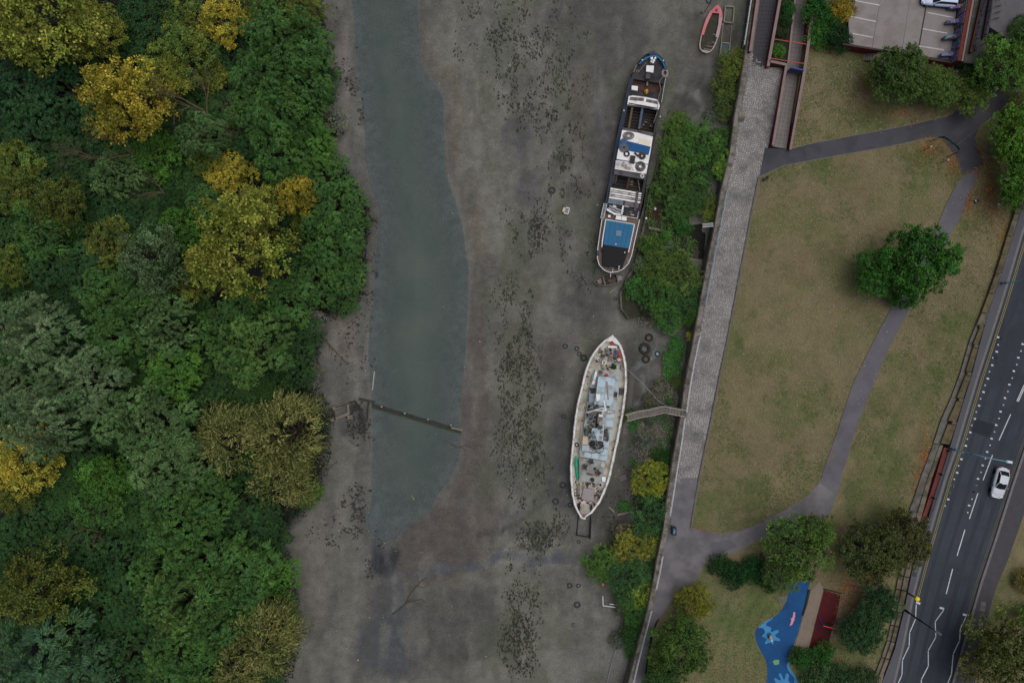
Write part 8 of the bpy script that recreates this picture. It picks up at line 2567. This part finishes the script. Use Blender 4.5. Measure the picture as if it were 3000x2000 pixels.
for x, y, r, lab, fillc, tr_ in MT:
    zt = MP(x, y).z
    tyre(x, y, r, zt - .05, lab, m=mat('mud_tyre', C(52, 55, 57), .8, var=.2) if not tr_ else mat('tractor_tyre', C(46, 44, 42), .9), name='tyre' if not tr_ else 'tractor_tyre', fill=mat('fill_%d_%d_%d' % fillc, C(*fillc), .8, var=.2) if fillc else None, tread=bool(tr_))
zt = MP(1682, 990).z
slab(None, [(1663, 982), (1698, 985), (1704, 1003), (1662, 1001)], zt - .1, zt + .07, mat('brown_board', C(94, 88, 86), .85, var=.12), 'board', label='flat grey board on the mud left of the ship bow', cat='board')
tr = thing('broken_tray', 'cream and grey plastic tray on the open mud', 'tray', MP(1658, 617))
c7 = lambda L: [(1580 + x / 9.8, 560 + y / 9.8) for x, y in L]
zt = MP(1658, 617).z
slab(tr, c7([(765, 465), (870, 490), (820, 665), (700, 625)]), zt, zt + .28, mat('tray_grey', C(112, 116, 124), .6), 'base')
for a, b in (((765, 465), (870, 490)), ((870, 490), (820, 665)), ((820, 665), (700, 625))):
    q = c7([a, b])
    pbar(q[0], q[1], zt + .32, zt + .32, .09, .1).build('edge', m_bwhite, tr)
slab(tr, c7([(690, 470), (760, 480), (720, 600), (655, 585)]), zt, zt + .4, mat('tray_cream', C(196, 176, 146), .7), 'lid')
slab(None, [(1813, 1396), (1832, 1389), (1840, 1403), (1818, 1410)], MP(1825, 1400).z - .1, MP(1825, 1400).z + .1, mat('brown_board', C(94, 88, 86), .85), 'board', label='grey board on the mud right of the ship stern', cat='board')
slab(None, [(1808, 1505), (1850, 1494), (1852, 1500), (1810, 1511)], -.05, .32, m_wood, 'timber', label='long grey timber on the mud below the yellow bush', cat='timber')
slab(None, [(1781, 1485), (1787, 1484), (1802, 1498), (1798, 1501)], -.05, .28, m_wood, 'timber', label='short grey timber beside the long one', cat='timber')
slab(None, [(1676, 1826), (1684, 1825), (1685, 1836), (1677, 1837)], MP(1680, 1830).z - .05, MP(1680, 1830).z + .2, m_greyb, 'concrete_block', label='small concrete block on the lower mud', cat='block')
slab(None, [(1827, 1235), (1838, 1232), (1844, 1250), (1834, 1275), (1824, 1268)], -.1, MP(1834, 1252).z + .08, mat('brown_board', C(94, 88, 86), .85), 'slab', label='buried slab under the ship side near the gangway', cat='slab')
slab(None, [(1847, 1075), (1862, 1080), (1850, 1190), (1836, 1196)], -.15, MP(1848, 1130).z + .03, mat('silt_slab', C(80, 78, 78), .85, var=.12), 'concrete_apron', label='smooth silted apron right of the ship bow', cat='apron')
hx = thing('hexagonal_cover', 'small hexagonal metal frame beside the gangway foot', 'frame', MP(1850, 1198))
q = MP(1850, 1198, .06)
for k in range(6):
    a0_, a1_ = k * math.pi / 3, (k + 1) * math.pi / 3
    MB().bar((q.x + .42 * math.cos(a0_), q.y + .28 * math.sin(a0_), q.z), (q.x + .42 * math.cos(a1_), q.y + .28 * math.sin(a1_), q.z), .06).build('edge_bar', m_wood, hx)
MB().box((q.x, q.y, q.z - .05), .25, .22, .1).build('plate', m_dk, hx)
ladder((1935, 1004), (1950, 1009), MP(1935, 1004).z + .08, MP(1950, 1009).z + .08, .25, 4, 'tiny pale ladder piece on the mud beside the tractor tyres', m_wood)
cc = thing('concrete_blocks', 'pair of broken concrete blocks at the edge of the green plants', 'blocks', MP(1957, 1065))
MB().box(MP(1955, 1064, -.05), .6, .55, .5, .4).build('block', m_greyb, cc)
MB().box(MP(1966, 1066, -.05), .5, .4, .4, .1).build('block', m_wood, cc)
rp = thing('red_plate', 'rusty red plate with white ring beside the lower thicket', 'plate', MP(1766, 1710))
zt = MP(1766, 1710).z
slab(rp, [(1754, 1700), (1766, 1696), (1777, 1712), (1770, 1724), (1762, 1722)], zt - .05, zt + .5, mat('rusty_red_plate', C(104, 66, 58), .8, var=.25), 'plate')
MB().torus(W(1766, 1711, zt + .54), .13, .05, 12, 6).build('ring', m_lightsteel, rp)
pf = thing('pipe_frame', 'white pipe frame sticking out of the lower thicket', 'frame', MP(1768, 1772))
for a, b in (((1766, 1745), (1767, 1773)), ((1767, 1773), (1828, 1781)), ((1786, 1768), (1810, 1771))):
    pbar(a, b, .9, .9, .1).build('pipe', m_lightsteel, pf)
for x, y in ((1767, 1773), (1806, 1778)):
    q = W(x, y, .9)
    MB().bar((q.x, q.y, .9), (q.x, q.y, -.2), .08).build('leg', m_lightsteel, pf)
MB().tube([MP(1828, 1818, 1.6), MP(1806, 1890, .6), MP(1790, 1940, .3), MP(1774, 2010, .2)], .04, 5).build('mooring_line', mat('pale_rope', C(140, 132, 126), .9), None, label='pale line running down the lower mud from the thicket', cat='rope')
MB().tube([MP(x, y, .06) for x, y in smooth_line([(2080, 12), (2068, 30), (2060, 42), (2053, 44), (2050, 40), (2056, 38)], 5)], .05, 5).build('rope', m_black, None, label='dark rope curled on the mud left of the red boat', cat='rope')

# ================================================================ overgrown derelict hull between barge and quay
dh = thing('derelict_hull', 'overgrown derelict concrete hull between barge and quay', 'hull', W(1950, 640, 0))
m_dh = mat('hull_concrete', C(84, 82, 74), .9, var=.3, rgb2=C(58, 60, 46), mix_scale=.6)
out_ = [(1958, 350), (1945, 395), (1935, 440), (1922, 490), (1910, 550), (1900, 600), (1892, 650), (1884, 690), (1872, 745), (1858, 790), (1838, 820), (1815, 860), (1818, 905), (1840, 935), (1880, 925), (1960, 900), (2000, 800), (2018, 700), (2020, 600), (2030, 480), (2030, 380), (1990, 350)]
slab(dh, out_, -.5, .75, mat('hull_soil', C(52, 50, 40), .95, var=.3, rgb2=C(44, 52, 32), mix_scale=.4), 'deck_soil')
rim(dh, out_[:14], -.5, .95, .28, m_dh, 'gunwale', closed=False)
for q, lab, mm in (([(1902, 663), (1985, 683), (1984, 689), (1900, 670)], 'beam', m_wood), ([(2012, 658), (2017, 659), (2008, 700), (2003, 699)], 'beam', m_brownw), ([(1957, 704), (1971, 705), (1970, 717), (1956, 716)], 'concrete_block', m_edge), ([(1950, 718), (1968, 722), (1967, 729), (1949, 725)], 'concrete_block', m_edge)):
    slab(dh, q, .7, 1.1, mm, lab)
MB().tube([W(1965, 683, 1.1), W(1986, 687, 1.1)], .16, 8).build('drain_pipe', mat('pipe_green', C(40, 56, 50), .6), dh)
slab(None, [(2028, 728), (2050, 735), (2044, 758), (2023, 748)], .3, .5, mat('dark_board', C(58, 56, 54), .85), 'board', label='dark square board in the pit beside the quay', cat='board')
slab(None, [(2015, 660), (2070, 655), (2062, 760), (2010, 752)], -.4, MP(2040, 700).z + .05, mat('pit_mud', C(26, 25, 22), .9, var=.3), 'pit_floor', label='dark wet pit between derelict hull and quay', cat='pit')
ladder((2058, 661), (2090, 658), GZ - .5, GZ + .05, .45, 10, 'white ladder against the quay above the dark pit', m_lightsteel)
gt2 = thing('dead_shrub', 'reddish brown dead shrub beside the barge louvres', 'shrub', W(1915, 628, .7))
r_ = random.Random(8)
q = W(1918, 628, .75)
for k in range(70):
    a = r_.uniform(0, 6.28)
    ln = r_.uniform(.6, 1.6)
    e = Vector((q.x + math.cos(a) * ln, q.y + math.sin(a) * ln * .9, q.z + r_.uniform(.2, .9)))
    MB().tube([(q.x + math.cos(a) * .1, q.y + math.sin(a) * .1, q.z), e], [.035, .012], 4).build('stem', mat('red_stem', C(86, 56, 48), .9, var=.3), gt2)
for x, y, lab in ((1919, 612, 'white paint tin on the reddish dead shrub'), (1893, 640, 'pale bucket at the edge of the derelict hull')):
    MB().lathe(W(x, y, 1.2), [(.16, -.45), (.17, .1), (.13, .16)], 9).build('paint_tin', m_lightsteel, None, label=lab, cat='tin')
br_ = thing('broken_coping', 'broken paler coping block on the quay beside the olive bush', 'block', W(2170, 338, GZ))
MB().pp([(2163, 326), (2184, 332), (2183, 350), (2166, 348)], GZ, GZ + .16).build('block', m_coping, br_)
MB().pp([(2166, 350), (2180, 352), (2178, 357), (2165, 355)], GZ, GZ + .12).build('fragment', m_quay, br_)
